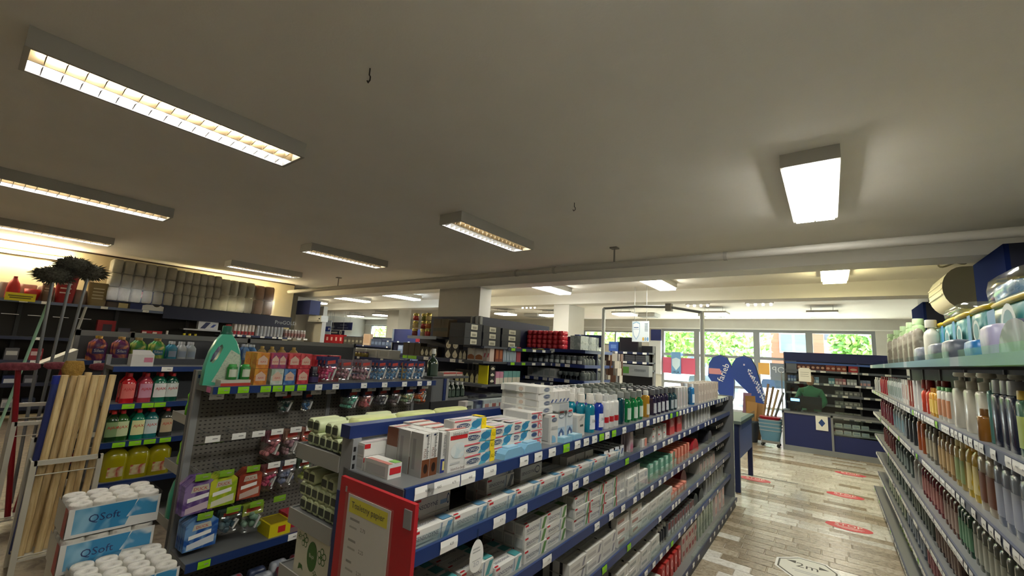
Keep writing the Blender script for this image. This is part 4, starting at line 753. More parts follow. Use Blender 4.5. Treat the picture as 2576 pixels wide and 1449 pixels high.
# second board: the lit row
rrow(2199, 2214, 3, 1, bk(.05, .15, '#b9bcbb', '#d7d7d3'), 'pale grey bottle at the far end of the upper row')
rrow(2214, 2231, 4, 1, bk(.05, .17, '#b03038', '#8f2a30'), 'small red bottle near the far end of the upper row')
rrow(2232, 2268, 8, 1, bk(.05, .17, '#c3c8c6', '#9aa09e', '#8d9a94'), 'grey-white tube bottle in the upper row')
rrow(2270, 2285, 3, 1, cached(('hc1',), lambda: carton(.055, .07, .20, mat('#d8d4cc', .5), (('x', 0, .5, 0, 1, mat('#8a3a2c', .5)), ('y', .2, .8, .2, .8, mat('#a8604e', .5))))), 'tall white carton with rusty spine in the upper row', 'hair_colour_box', 'box')
rrow(2286, 2296, 2, 1, cached(('hc2',), lambda: carton(.055, .07, .20, mat('#8e3a2e', .5), (('y', .2, .8, .2, .8, mat('#c9b9a8', .5)),))), 'tall rust red carton in the upper row', 'hair_colour_box', 'box')
rrow(2297, 2314, 2, 1, cached(('hc3',), lambda: carton(.06, .07, .205, mat('#dcdcd8', .5), (('y', .2, .8, .15, .9, mat('#bfb8b4', .5)), ('x', .3, .7, .1, .9, mat('#aaa6b4', .5))))), 'tall white carton beside the rust red ones', 'hair_colour_box', 'box')
rrow(2316, 2337, 2, 1, bk(.062, .16, '#c2402a', '#7a1410', None, 'round', .055, .06, .75), 'orange bottle with dark red cap')
rrow(2337, 2357, 3, 1, bk(.055, .145, '#d99a2c', '#c8881f', '#e6c25a'), 'small mustard yellow bottle in the upper row')
rrow(2358, 2389, 3, 1, bk(.065, .17, '#dcd8cc', '#4f8a4a', '#c98a62', 'square', .055, .02, .9), 'white bottle with apricot label and green cap')
rrow(2392, 2487, 3, 1, bk(.105, .20, '#cfcbbb', '#c9c5b6', None, 'square', .07, .075, .52, 'pump', 4.0), 'big cream pump bottle in the upper row', deep=2, dy=.09)
rrow(2474, 2492, 1, 1, bk(.05, .10, '#8a5a1e', '#6a4418'), 'short amber bottle before the cream pump bottles', deep=1, y0=.005)
rrow(2490, 2500, 1, 1, bk(.05, .21, '#4a7f78', '#3a5f5a'), 'teal bottle between cream pumps and navy bottles')
rrow(2500, 2560, 3, 1, bk(.085, .20, '#141a33', '#7c8088', None, 'square', .06, .05, .9, 'wide', 4.0), 'tall navy bottle with grey cap')
rrow(2560, 2640, 4, 1, bk(.075, .19, '#2f5f48', '#c7a83a', '#9fb05a'), 'green bottle with yellow cap')
# third board
rrow(2215, 2245, 6, 2, bk(.05, .19, '#7d2f3c', '#5a2430'), 'wine red bottle at the far end of the third board')
rrow(2246, 2275, 4, 2, bk(.055, .19, '#9aa3a5', '#dcdcdc', '#6f8f9a'), 'grey bottle with white cap on the third board')
rrow(2276, 2303, 3, 2, bk(.06, .19, '#2e3133', '#1f2022'), 'black bottle on the third board')
rrow(2305, 2326, 2, 2, bk(.06, .21, '#a8542a', '#c9c1b4'), 'burnt orange bottle on the third board')
rrow(2328, 2356, 3, 2, bk(.06, .19, '#7a7466', '#5d584c', '#a59a80'), 'taupe bottle with pale label')
rrow(2358, 2400, 4, 2, bk(.06, .19, '#9a7c52', '#6e5632', '#b89a68'), 'tan bottle with ochre label')
rrow(2402, 2428, 2, 2, bk(.065, .2, '#b09a5a', '#d2c58a', '#8fa06a'), 'olive gold bottle on the third board')
rrow(2430, 2462, 2, 2, bk(.08, .22, '#c8a93a', '#b88f22', '#d8c98a', 'waist'), 'bright mustard bottle on the third board')
rrow(2464, 2504, 2, 2, bk(.1, .22, '#a99c86', '#8d816c', '#6b3f2a'), 'beige bottle with brown seal on the third board')
rrow(2506, 2600, 4, 2, bk(.09, .22, '#7d8596', '#5a6172', '#9aa0b0'), 'slate blue bottle with pale label')
# fourth board
rrow(2222, 2250, 6, 3, bk(.05, .17, '#6f3a3a', '#43262a'), 'maroon bottle at the far end of the fourth board')
rrow(2252, 2296, 6, 3, bk(.055, .18, '#4a5552', '#333b3a', '#7d8a84'), 'dark sage bottle on the fourth board')
rrow(2298, 2318, 2, 3, bk(.06, .18, '#b5b3ad', '#d8d5cd', '#9a9890'), 'off-white bottle on the fourth board')
rrow(2320, 2372, 7, 3, bk(.055, .19, '#7a3238', '#4c2024', '#a06a64'), 'maroon bottle with pinkish label')
rrow(2374, 2412, 4, 3, bk(.06, .19, '#6a4438', '#45302a', '#9a8478'), 'brown bottle with taupe label')
rrow(2414, 2446, 4, 3, bk(.055, .19, '#274a36', '#1c3326', '#5d8a6a'), 'bottle green bottle with pale green label')
rrow(2448, 2576, 8, 3, bk(.06, .19, '#6f7468', '#54584e', '#a3a595'), 'grey-green bottle with pale label')
# fifth, sixth and lowest boards, in shade
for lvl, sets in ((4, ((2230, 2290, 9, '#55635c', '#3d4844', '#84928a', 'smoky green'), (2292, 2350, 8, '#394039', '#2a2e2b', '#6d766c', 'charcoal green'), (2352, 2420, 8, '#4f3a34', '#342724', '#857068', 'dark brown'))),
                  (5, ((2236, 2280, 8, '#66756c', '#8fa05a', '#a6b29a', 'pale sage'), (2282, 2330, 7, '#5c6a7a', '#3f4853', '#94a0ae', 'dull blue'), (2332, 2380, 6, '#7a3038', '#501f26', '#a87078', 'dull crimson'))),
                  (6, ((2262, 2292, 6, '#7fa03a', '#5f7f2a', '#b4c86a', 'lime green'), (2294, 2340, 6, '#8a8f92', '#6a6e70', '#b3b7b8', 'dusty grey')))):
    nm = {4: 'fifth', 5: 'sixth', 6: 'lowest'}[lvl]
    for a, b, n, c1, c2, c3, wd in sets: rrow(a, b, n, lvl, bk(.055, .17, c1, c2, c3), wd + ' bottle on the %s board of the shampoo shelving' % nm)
# top board: nappies, wipes and tall pale bottles
tp = RZ[0]
def softbag(w, d, h, m, top=.9, n=14): return MB().oval([(0, w * .47, d * .46), (h * .06, w * .5, d * .5), (h * .5, w * .51, d * .52), (h * .85, w * .49, d * .48), (h * .95, w * .44, d * .36), (h, w * .3, d * .12)], m, n, 5, (0, d / 2, 0))
TEALP = mat('#3f8f92', .35, kind='print', h2='#a8d0cd', sc=.35); YTOP = mat('#d8b81c', .35); CLR = glassy('#f2fbff', .28, .12, 'bagfilm')
def nappy(w, h, band):
    body = cached(('nappy', w, h), lambda: softbag(w, .2, h, TEALP)); return (body, [('yellow_band', cached(('nyb', w, h), lambda: softbag(w * 1.012, .2, h * .12, YTOP).tf(Matrix.Translation((0, -.002, h * .88))))), ('blue_panel', cached(('nbp', w, h, band), lambda: MB().poly([(-w * .46, -.007, h * .12), (-w * .2, -.010, h * .12), (-w * .22, -.008, h * .86), (-w * .46, -.005, h * .86)], mat('#1d7fb8', .4)))),
            ('round_mark', cached(('nrm', w, h), lambda: MB().poly([(w * .12 + w * .17 * math.cos(t), -.012, h * .5 + w * .17 * math.sin(t)) for t in [i * math.pi / 8 for i in range(16)]], mat('#d9e4e2', .4)).poly([(w * .12 + w * .12 * math.cos(t), -.0126, h * .5 + w * .12 * math.sin(t)) for t in [i * math.pi / 8 for i in range(16)]], mat('#3a7f92', .4))))])
def tput(name, kit, label, cat, group, px, y, z=tp, rz=0.): put(name, kit, label, cat, group, FRR.w(rpx(px, z + .12, y), y, z), FRR.a + rz)
def nput(kit, label, group, Yc, y, z=tp, name='nappy_pack', cat='pack'): put(name, kit, label, cat, group, (.47 + y, Yc, z), FRR.a)
for Yc in (3.88, 3.54): nput(nappy(.33, .25, 0), 'teal nappy pack with yellow band, beside the plain cream bottle', 'smaller teal nappy packs', Yc, .10)
for Yc in (3.19, 2.87): nput(nappy(.31, .245, 1), 'wide teal nappy pack with yellow band under the clear bag', 'larger teal nappy packs', Yc, .09)
nput(nappy(.50, .23, 2), 'widest teal nappy pack at the end of the top board', None, 2.45, .09)
nput(cached(('bluepk',), lambda: softbag(.26, .14, .085, mat('#2a7fc0', .35, kind='print', h2='#d8e4ea', sc=.4))), 'blue and white pack in the clear bag on top of the nappies', None, 2.62, .12, tp + .232)
nput(cached(('clrbag',), lambda: softbag(.46, .20, .12, CLR)), 'crumpled clear plastic bag over the blue and white pack', None, 2.56, .10, tp + .2325, 'plastic_bag', 'bag')
nput(cached(('clrbag2',), lambda: softbag(.5, .18, .07, CLR)), 'crumpled clear bag top on the smaller nappy packs', None, 3.5, .11, tp + .252, 'plastic_bag', 'bag')
GRNP = mat('#a9c98f', .4)
for i in range(9):
    tput('baby_lotion_bottle', bottle_kit(.13, .08, .31, (.55, .05), 'square', GRNP, mat('#b9d8a0', .4), mat('#cfd6b8', .5), (.2, .7), 60, 3), 'pale green lotion bottle standing at the far end of the top board', 'bottle', 'pale green lotion bottles', 2234 + (i % 5) * 16, .08 + (i // 5) * .12)
for i in range(6):
    tput('refill_pack', cached(('brownpk',), lambda: softbag(.09, .06, .24, mat('#7d7566', .4, kind='print', h2='#a59d8c', sc=.5))), 'grey-brown upright pouch between the pale green bottles', 'pouch', 'grey-brown pouches', 2232 + i * 13, .02)
tput('lotion_bottle', bottle_kit(.12, .08, .22, (.5, .05), 'round', mat('#d8d6c6', .4), mat('#d2d0c2', .4)), 'plain cream bottle before the smaller nappy packs', 'bottle', None, 2324, .03)
for px_ in (2300, 2336, 2372): tput('wipes_pack', cached(('wip1',), lambda: softbag(.2, .1, .1, mat('#6f7480', .35, kind='print', h2='#9aa0a8', sc=.4))), 'grey wipes pack lying at the front edge of the top board', 'pack', 'grey wipes packs', px_, .01)
tput('wipes_pack', cached(('wip2',), lambda: softbag(.14, .08, .12, mat('#b9b6d6', .35, kind='print', h2='#d5d3e4', sc=.3))), 'lilac wipes pack leaning at the front of the top board', 'pack', None, 2470, .01)
tput('wipes_pack', cached(('wip3',), lambda: softbag(.16, .08, .07, mat('#2d7fc4', .35, kind='print', h2='#8fc0e0', sc=.3))), 'bright blue wipes pack at the front edge', 'pack', None, 2428, .0)
tput('wipes_pack', cached(('wip4',), lambda: MB().prism([(.17 * math.cos(t), .11 * math.sin(t)) for t in [i * math.pi / 12 for i in range(13)]], 0, .1, mat('#2d3658', .35, kind='print', h2='#8d8fb0', sc=.3))), 'domed navy and lilac wipes pack', 'pack', None, 2545, .01)
tput('wipes_pack', cached(('wip5',), lambda: softbag(.3, .1, .05, mat('#a9cdb0', .35, kind='print', h2='#d8e4c8', sc=.3))), 'flat mint pack lying on the domed wipes pack', 'pack', None, 2550, .1, tp + .115)
# fan heater high on the wall between the blue pillars
ht = root('fan_heater', 'cream rounded fan heater hung under the ceiling between the blue pillars', 'heater', (1.45, 7.75, 2.72), 0)
prof = [(-.1 + .19 * math.cos(t), .0 + .26 * math.sin(t)) for t in [R(a) for a in range(270, 89, -15)]] + [(.5, .26), (.5, -.26)]
ob('casing', MB().prism(prof, -.45, .45, mat('#cfcbb8', .35), mat('#77756c', .5), True), ht)
for i in range(3): ob('grille_slat', MB().box((-.296, -.42, -.08 + i * .07), (-.28, .42, -.065 + i * .07), mat('#e0ddcc', .3)), ht)
ob('bracket', MB().box((.3, -.05, .28), (.5, .05, .425), DGREY), ht)
lp = on_z(2395, 672, 3.0)
tag(ob('cable_loop', MB().tube([(.12 * math.cos(t), .1 * math.sin(t), .03 * math.sin(t * 2)) for t in [i * math.pi / 10 for i in range(21)]] + [(-.02, -.25, -.02), (-.15, -.3, .0)], .012, mat('#8d8a80', .6), 6), None, (lp.x, lp.y, 3.05)), 'coiled grey cable under the ceiling above the fan heater', 'cable')
# ------------------------------------------------------------------ peg hook gondola
FB = Frame((-2.8, .95, 0), R(90)); LB = 1.7
gb = root('peg_hook_gondola', 'grey shelf unit with perforated back and wire hooks for toilet blocks', 'shelf unit', FB.w(0, 0, 0), FB.a)
bpx = lambda px, z, y=0.: FB.px(px, z, y)
BZ1, BZ2, BZ3 = 1.355, .425, .1
PEG = mat('#6f6b63', .55, kind='pegboard', h2='#25231f')
for k, (z0, z1) in enumerate(((.1, .60), (.605, .985), (.99, 1.38))): ob('perforated_panel', MB().box((.03, .27, z0), (LB - .01, .28, z1), PEG), gb)
for x in (0, .85, LB - .03): ob('post', MB().box((x - .005 if x < .1 else x, .262, 0), (x + .03, .30, 1.43), GREY), gb)
ob('post', MB().box((-.005, .305, 0), (.03, .34, 1.43), DGREY), gb)
ob('top_cap', MB().box((.0, .26, 1.385), (LB, .30, 1.405), NAVY), gb)
tg = [(bpx(490, BZ1 - .02, .0), 'p', .05)] + [(bpx(p, BZ1 - .02), 'g', .06) for p in (562, 611, 667, 697, 727, 758)] + [(bpx(p, BZ1 - .02), 'w', .05) for p in (800, 843, 914, 966, 1016, 1054, 1078)]
make_shelf(gb, FB, 0, LB, BZ1, .258, .04, tags=tg[1:])
ob('pink_tag', MB().box((-.003, .03, BZ1 - .034), (0, .09, BZ1 - .004), mat('#d777a8', .5)), gb)
ob('end_lip', MB().box((-.002, .0, BZ1 - .036), (.0, .26, BZ1), SHELF), gb)
make_shelf(gb, FB, 0, LB, BZ2, .258, .042, tags=[(bpx(735, BZ2 - .02), 'w', .06), (bpx(512, BZ2 - .02), 'g', .06)])
make_shelf(gb, FB, 0, LB, BZ3, .29, .03, y0=-.03)
for z in (1.15, .86, .55, .25):
    ob('rear_shelf', MB().box((.0, .345, z - .03), (LB, .60, z), SHELF), gb); ob('shelf_bracket', MB().box((-.003, .345, z - .05), (0, .6, z + .004), mat('#a8a69e', .5)), gb)
def hook(px, z, tagc='w', ln=.2, y=.27):
    x = bpx(px, z, .05)
    ob('hook', cached(('hook', ln), lambda: MB().tube([(0, .27, .012), (0, .27 - ln, 0), (0, .27 - ln - .006, .012)], .0028, STEEL, 5).tube([(0, .27, .03), (0, .27 - ln, .028)], .0022, STEEL, 5)), gb, (x, 0, z))
    ob('hook_tag', tag_mesh(.075, .036, TAGW if tagc == 'w' else mat('#7fae2a', .5)), gb, (x, .27 - ln - .003, z - .008)); return x
H1 = [hook(p, 1.285) for p in (547, 612, 665, 710, 749, 798, 835)]; H1b = [hook(p, 1.29) for p in (899, 938, 975, 1008, 1042, 1072)]
H2 = [hook(p, 1.045) for p in (537, 603, 653, 700, 747, 786)]
H3 = [hook(p, .84, 'g' if k < 3 else 'w') for k, p in enumerate((513, 573, 640, 692, 733, 777))]
H4 = [hook(p, .625, 'g') for p in (518, 590, 648, 706)]
# blister bags of toilet blocks: card header, clear bag, coloured balls
def blister(c1, c2, hdr='#2a2a4a', w=.1, h=.15, seed=1, balls=9):
    key = ('blister', c1, c2, hdr, w, h, seed); rg = random.Random(seed)
    def bag(): return MB().oval([(0, w * .35, .008), (.02, w * .47, .024), (h * .55, w * .5, .024), (h * .75, w * .46, .012), (h * .8, w * .44, .003)], FILM, 12, 3.2, (0, .02, 0))
    def hd():
        g = MB().box((-w * .46, .017, h * .62), (w * .46, .021, h), mat(hdr, .4)); g.poly([(-w * .3, .0165, h * .72), (w * .3, .0165, h * .76), (w * .3, .0165, h * .9), (-w * .3, .0165, h * .86)], mat('#c2453c', .4)); return g
    def bl():
        g = MB()
        for i in range(balls): g.ball((rg.uniform(-w * .32, w * .32), .02, .025 + rg.random() * h * .5), w * rg.uniform(.10, .15), mat(c1 if rg.random() < .6 else c2, .25), 8, 5)
        g.tube([(w * .1, .006, .03), (w * .3, .004, h * .55)], .007, mat('#d8d8d6', .2), 6); return g
    o = cached(key + ('bag',), bag); return (o, [('header_card', cached(key + ('hd',), hd)), ('toilet_blocks', cached(key + ('bl',), bl))])
def flatpack(c1, c2, c3, w=.13, h=.19):
    key = ('flatpk', c1, c2, c3, w, h)
    o = cached(key, lambda: MB().prism([(-w / 2, 0), (w / 2, 0), (w / 2, h * .8), (w * .2, h), (-w * .2, h), (-w / 2, h * .8)], 0, .018, mat(c1, .3, kind='print', h2=c2, sc=.6)))
    return (o, [('print', cached(key + ('p',), lambda: MB().poly([(-w * .3, -.001, h * .6), (w * .3, -.001, h * .62), (w * .25, -.001, h * .8), (-w * .25, -.001, h * .78)], mat('#c3bfae', .4)).text('DUCK', (0, -.002, h * .69), (1, 0, .0), (0, 0, 1), h * .09, mat('#c0302c', .4)).poly([(-w * .38, -.001, h * .34), (w * .3, -.001, h * .42), (w * .3, -.001, h * .54), (-w * .38, -.001, h * .46)], PAPER).poly([(-w * .4, -.001, .005), (w * .42, -.001, .02), (w * .42, -.001, .06), (-w * .4, -.001, .035)], mat(c3, .3))))])
def hang(x, z, kit, n, label, name='toilet_block_pack', h=.15, ln=.2, step=.022):
    for i in range(n): put(name, kit, label, 'pack', (label + ' hook') if n > 1 else None, FB.w(x + random.uniform(-.004, .004), .27 - ln + .012 + i * step, z - h + .004), FB.a + random.uniform(-.05, .05))
hang(H1b[0], 1.29, blister('#63b39a', '#8fd0b8', seed=2), 5, 'mint toilet block blister hanging under the top shelf')
hang(H1b[1], 1.29, blister('#d9757a', '#e89a96', seed=3), 5, 'coral pink toilet block blister hanging under the top shelf')
hang(H1b[2], 1.29, blister('#6a6a72', '#55555e', '#3a2f38', seed=4), 4, 'smoky grey toilet block blister hanging under the top shelf')
hang(H1b[3], 1.29, blister('#7d6a66', '#6a5a5c', '#3a2f38', seed=5), 4, 'taupe toilet block blister hanging under the top shelf')
hang(H1b[4], 1.29, blister('#a9c9a0', '#d8d2a0', seed=6), 5, 'pale green and cream toilet block blister hanging under the top shelf')
hang(H1b[5], 1.29, blister('#dd6a34', '#9fb8a8', seed=7), 5, 'orange toilet block blister hanging under the top shelf')
hang(H1[4], 1.285, blister('#2f5a52', '#24443e', '#1f3330', seed=8), 3, 'dark green toilet block blister hanging deep on its hook', ln=.12)
hang(H1[5], 1.285, blister('#5f8fc0', '#3f6a9a', '#223a5a', w=.07, seed=9), 2, 'narrow blue toilet block blister hanging beside the dark green ones', ln=.14)
hang(H2[3], 1.045, blister('#c77a80', '#b56a74', '#7a4a54', w=.1, h=.17, seed=10), 4, 'dusty rose toilet block blister on the middle hooks', h=.17)
hang(H2[4], 1.045, blister('#a58088', '#8d6a78', '#8a6a5a', w=.11, h=.17, seed=11), 4, 'mauve toilet block blister with brown card on the middle hooks', h=.17)
hang(H2[5], 1.045, blister('#e0604a', '#d87a60', '#a8786a', w=.09, h=.17, seed=12), 4, 'tomato red toilet block blister on the middle hooks', h=.17)
hang(H3[0], .84, flatpack('#5a3f7c', '#8f7aa8', '#c9b7c2', .15, .19), 5, 'violet toilet gel card with white price sticker', h=.19)
hang(H3[1], .84, flatpack('#8fae2a', '#c2c83a', '#d8d8c0', .14, .18), 4, 'lime green toilet gel card with white price sticker', h=.18)
hang(H3[2], .84, flatpack('#b0523a', '#8a3a2c', '#c8b0a4', .13, .17), 4, 'rust red toilet gel card', h=.17)
hang(H3[3], .84, blister('#d0507a', '#b84468', '#7a4a4a', w=.1, h=.16, seed=13), 3, 'raspberry toilet block blister on the green-tag hooks row', h=.16)
hang(H3[4], .84, blister('#6f7a98', '#8a90a8', '#5a5a68', w=.11, h=.16, seed=14), 4, 'blue-grey toilet block blister beside the raspberry one', h=.16)
hang(H3[5], .84, blister('#b8c860', '#8fae5a', '#4a5a4a', w=.1, h=.15, seed=15), 3, 'yellow-green toilet block blister beside the blue-grey one')
hang(H4[0], .625, flatpack('#1f4f9a', '#6f9ac8', '#d2d8e0', .16, .17), 6, 'royal blue toilet gel card on the lowest hooks', h=.17)
hang(H4[1], .625, blister('#4a6a72', '#3a5560', '#3a4a44', w=.13, h=.14, seed=16), 3, 'dim blue-green blister on the lowest hooks', h=.14)
hang(H4[2], .625, blister('#7a9a86', '#5f7f6a', '#8a9a3a', w=.13, h=.17, seed=17), 3, 'sea green blister with yellow card on the lowest hooks', h=.17)
# top shelf
TB = lambda px, y=.06: bpx(px, BZ1 + .01, y)
tl = root('laundry_bottle', 'big mint green detergent bottle with side handle and dark green cap', 'bottle', FB.w(.065, .10, BZ1), R(78))
MINT = mat('#4fc2a0', .3, coat=.3)
def handle_bottle():
    W, D, Hh = .19, .10, .30                                   # body with a handle hole: two limbs joined above and below
    g = MB(); out = [(-.5, 0), (.5, 0), (.52, .18), (.5, .45), (.42, .68), (.30, .86), (.14, 1.0), (-.14, 1.0), (-.28, .86), (-.40, .64), (-.48, .36)]
    hole = [(-.10, .80), (-.20, .74), (-.30, .60), (-.35, .46), (-.27, .42), (-.17, .52), (-.10, .64), (-.06, .74)]
    o = [(x * W, z * Hh) for x, z in out]; hl = [(x * W, z * Hh) for x, z in hole]
    def lay(y, s): return [((x - 0) * s, y, z if 0 < z < Hh else z) for x, z in o]
    rings = [lay(.012, .86), lay(0.0, .92), lay(-.012 + .0, .97)]
    ys = [0, .018, .05, .082, .10]; sc = [.90, .99, 1.0, .99, .90]
    V = []; n = len(o)
    for y, s_ in zip(ys, sc): V += [(x * s_, y, z) for x, z in o]
    F = [(k * n + i, (k + 1) * n + i, (k + 1) * n + (i + 1) % n, k * n + (i + 1) % n) for k in range(4) for i in range(n)]
    g.raw(V, F, MINT, True)
    m = len(hl); Vh = [(x, y, z) for y in (0, .018, .082, .10) for x, z in hl]
    g.raw(Vh, [(k * m + i, k * m + (i + 1) % m, (k + 1) * m + (i + 1) % m, (k + 1) * m + i) for k in range(3) for i in range(m)], MINT, True)
    import mathutils
    for y, s_ in ((0, sc[0]), (.10, sc[4])):                     # faces with the hole cut out
        lo = [Vector((x * s_, z, 0)) for x, z in o]; li = [Vector((x, z, 0)) for x, z in hl]
        tris = mathutils.geometry.tessellate_polygon([lo, li]); allp = lo + li
        g.raw([(p.x, y, p.y) for p in allp], [tuple(t) for t in tris], MINT)
    return g
ob('body', handle_bottle(), tl); ob('cap', MB().oval([(0, .030, .030), (.012, .034, .034), (.02, .026, .026), (.05, .026, .026), (.055, .022, .022)], mat('#0f5a48', .35), 14, 2, (0, .05, .297)), tl)
ob('label', MB().poly([(.0, -.0015, .01), (.082, -.0015, .01), (.085, -.0015, .12), (.08, -.0015, .18), (.03, -.0015, .21), (.005, -.0015, .15), (-.02, -.0015, .08), (-.045, -.0015, .02)], mat('#c9d6c0', .5, kind='text', h2='#a9b8a8', sc=1.0)), tl)
DUCKT = 'DUCK'
def freshbox(c, h2, w=.075): return cached(('fresh', c, w), lambda: carton(w, .08, .098, mat(c, .45, kind='print', h2=h2, sc=.8), (('y', .12, .88, .25, .85, mat('#d8b8a4', .5), 'house'), ('Z', 0, 1, 0, 1, mat(c, .45))), (('y', 'AJAX', .5, .42, .014, mat('#c02a2c', .4)),)))
row('freshener_box', cached(('grntray',), lambda: carton(.16, .1, .035, mat('#c6c2b4', .6), (('y', 0, 1, 0, .5, mat('#b8382c', .5)), ('y', .0, .12, .5, 1, mat('#c6c2b4', .6))))), 'low white display tray with red base', 'tray', FB, TB(545), TB(628), 1, BZ1, 1, 0, .03)
row('freshener_can', bottle_kit(.055, .055, .075, (.75, .016), 'can', mat('#2f8a3a', .35), mat('#3fae4a', .35), mat('#cfd8c4', .5), (.2, .8), 50, 2), 'small green freshener can in the display tray', 'can', FB, TB(560, .09), TB(626, .09), 2, BZ1 + .036, 1, 0, .045)
row('freshener_box', freshbox('#c9782e', '#d89a3a'), 'orange freshener carton in the double stack', 'box', FB, TB(630), TB(674), 2, BZ1, 2, .085, .06, stack=2, dz=.1)
row('freshener_box', freshbox('#8a3a6a', '#c04a5a', .055), 'purple freshener carton on the upper layer', 'box', FB, TB(676), TB(718), 3, BZ1 + .1, 1, 0, .07)
row('freshener_box', freshbox('#c9cfc6', '#9fb8a4'), 'white and green freshener carton under the purple ones', 'box', FB, TB(678), TB(708), 1, BZ1, 2, .085, .04)
row('freshener_box', freshbox('#35609a', '#5f8fc0'), 'blue freshener carton between white and red ones', 'box', FB, TB(708), TB(738), 1, BZ1, 2, .085, .04)
row('freshener_box', freshbox('#b32836', '#d8585a'), 'crimson freshener carton on the upper layer', 'box', FB, TB(718), TB(778), 2, BZ1 + .1, 2, .085, .06)
row('freshener_box', freshbox('#b32838', '#d8585b'), 'crimson freshener carton on the lower layer', 'box', FB, TB(740), TB(772), 1, BZ1, 2, .085, .04)
row('freshener_box', cached(('whtbk',), lambda: carton(.16, .09, .11, mat('#cfcfca', .6), (('y', .8, .95, .7, .8, BLACK),))), 'plain white carton behind the display tray', 'box', FB, TB(582, .2), TB(632, .2), 1, BZ1, 1, 0, .165)
put('gel_jar', bottle_kit(.075, .07, .075, (.75, .04), 'jar', mat('#23232e', .2), mat('#2c2c38', .35), mat('#3a2f5a', .4), (.1, .6), 60, 2), 'dark purple-black gel jar next to the crimson cartons', 'jar', None, FB.w(TB(790), .05, BZ1), FB.a)
for i in range(5): put('toilet_block_card', cached(('redcard',), lambda: carton(.11, .02, .19, mat('#a8202c', .3, kind='print', h2='#c8404a', sc=.8), (('y', .1, .9, .82, .96, mat('#2a2450', .4)), ('y', .2, .8, .62, .72, mat('#d87a74', .3))))), 'tall red blister card standing at the back of the top shelf', 'pack', 'tall red blister cards', FB.w(TB(795 + (i % 2) * 30, .2), .15 + (i // 2) * .025, BZ1), FB.a)
SP = 'standing on the top shelf'
for px_, c1, c2, hd_, nm, w, h in ((828, '#d8447a', '#c06a84', '#2a2a55', 'hot pink', .1, .18), (868, '#b58a94', '#9f7a86', '#6a5a66', 'rosy grey', .1, .165), (917, '#b98f95', '#a07c88', '#6a5a66', 'greyish rose', .1, .165)):
    for j in range(3): put('toilet_block_pack', blister(c1, c2, hd_, w, h, seed=20 + len(nm), balls=12), nm + ' toilet block bag ' + SP, 'pack', nm + ' bags', FB.w(TB(px_, .05), .03 + j * .05, BZ1), FB.a)
for px_ in (958, 990, 1030, 1056):
    for j in range(3): put('toilet_block_pack', blister('#4f7fae', '#6f9cc0', '#222a5a', .09, .165, seed=31, balls=14), 'steel blue toilet block bag with navy card ' + SP, 'pack', 'steel blue bags', FB.w(TB(px_, .05), .03 + j * .05, BZ1), FB.a)
put('scented_stick_pack', cached(('tanstick',), lambda: carton(.03, .03, .15, mat('#a88a4a', .5, kind='print', h2='#c0a868'))), 'slim tan carton between the steel blue bags', 'box', None, FB.w(TB(1018, .1), .1, BZ1 + .0), FB.a)
# bottom shelf and base of the peg hook gondola
put('display_tray', cached(('ytray',), lambda: carton(.13, .16, .075, mat('#d8c81c', .45), (('y', .4, .75, .25, .75, mat('#c0302c', .45)), ('Z', .08, .92, .08, .92, mat('#8a7a18', .5))))), 'bright yellow carton with red mark on the lower shelf', 'box', None, FB.w(bpx(708, BZ2 + .03), .02, BZ2), FB.a)
put('display_tray', cached(('rtray',), lambda: carton(.1, .12, .09, mat('#a8243a', .45, kind='print', h2='#c83a4a'))), 'crimson carton behind the yellow one', 'box', None, FB.w(bpx(755, BZ2 + .03), .08, BZ2), FB.a)
put('plastic_tub', (cached(('tub',), lambda: MB().oval([(0, .065, .065), (.12, .08, .08)], mat('#2f7a5a', .3), 16, 2, (0, .08, 0))), [('rim', cached(('tubrim',), lambda: MB().oval([(0, .082, .082), (.012, .084, .084), (.014, .08, .08)], mat('#d4d8d2', .3), 16, 2, (0, .08, .118))))]), 'green tub with white rim on the floor shelf', 'tub', None, FB.w(bpx(552, .2, -.02), -.02, BZ3), FB.a)
for i in range(12): put('bin_bag_pack', cached(('binbag', i % 3), lambda: softbag(.1, .06, .13, mat(('#2a3450', '#6a7480', '#8a8f9a')[i % 3], .3, kind='print', h2=('#4a5470', '#a02c34', '#b4b8be')[i % 3], sc=.6))), ('navy', 'grey and red', 'silver grey')[i % 3] + ' bin bag pack on the floor shelf', 'pack', ('navy', 'grey and red', 'silver grey')[i % 3] + ' bin bags', FB.w(.30 + (i // 2) * .13, .0 + (i % 2) * .09, BZ3), FB.a)
# bottles on the far side of the peg hook gondola, past its end post
for z, c, cap_, nm, n in ((1.15, '#5fc21e', '#3f7f1a', 'lime green spray', 3), (.86, '#7fc22a', '#5a2a6a', 'apple green with violet cap', 3)):
    for i in range(n): put('cleaner_bottle', bottle_kit(.075, .06, .15, (.5, .07), 'waist', mat(c, .2, coat=.4), mat(cap_, .35)), nm + ' bottle past the end post', 'bottle', nm + ' bottles', FB.w(.04 + i * .085, .43 + (i % 2) * .05, z), FB.a + math.pi)
put('laundry_bottle', bottle_kit(.17, .1, .27, (.25, .05), 'slant', MINT, mat('#0f5a48', .35)), 'second mint green detergent bottle low past the end post', 'bottle', None, FB.w(.08, .47, .55), FB.a + math.pi)

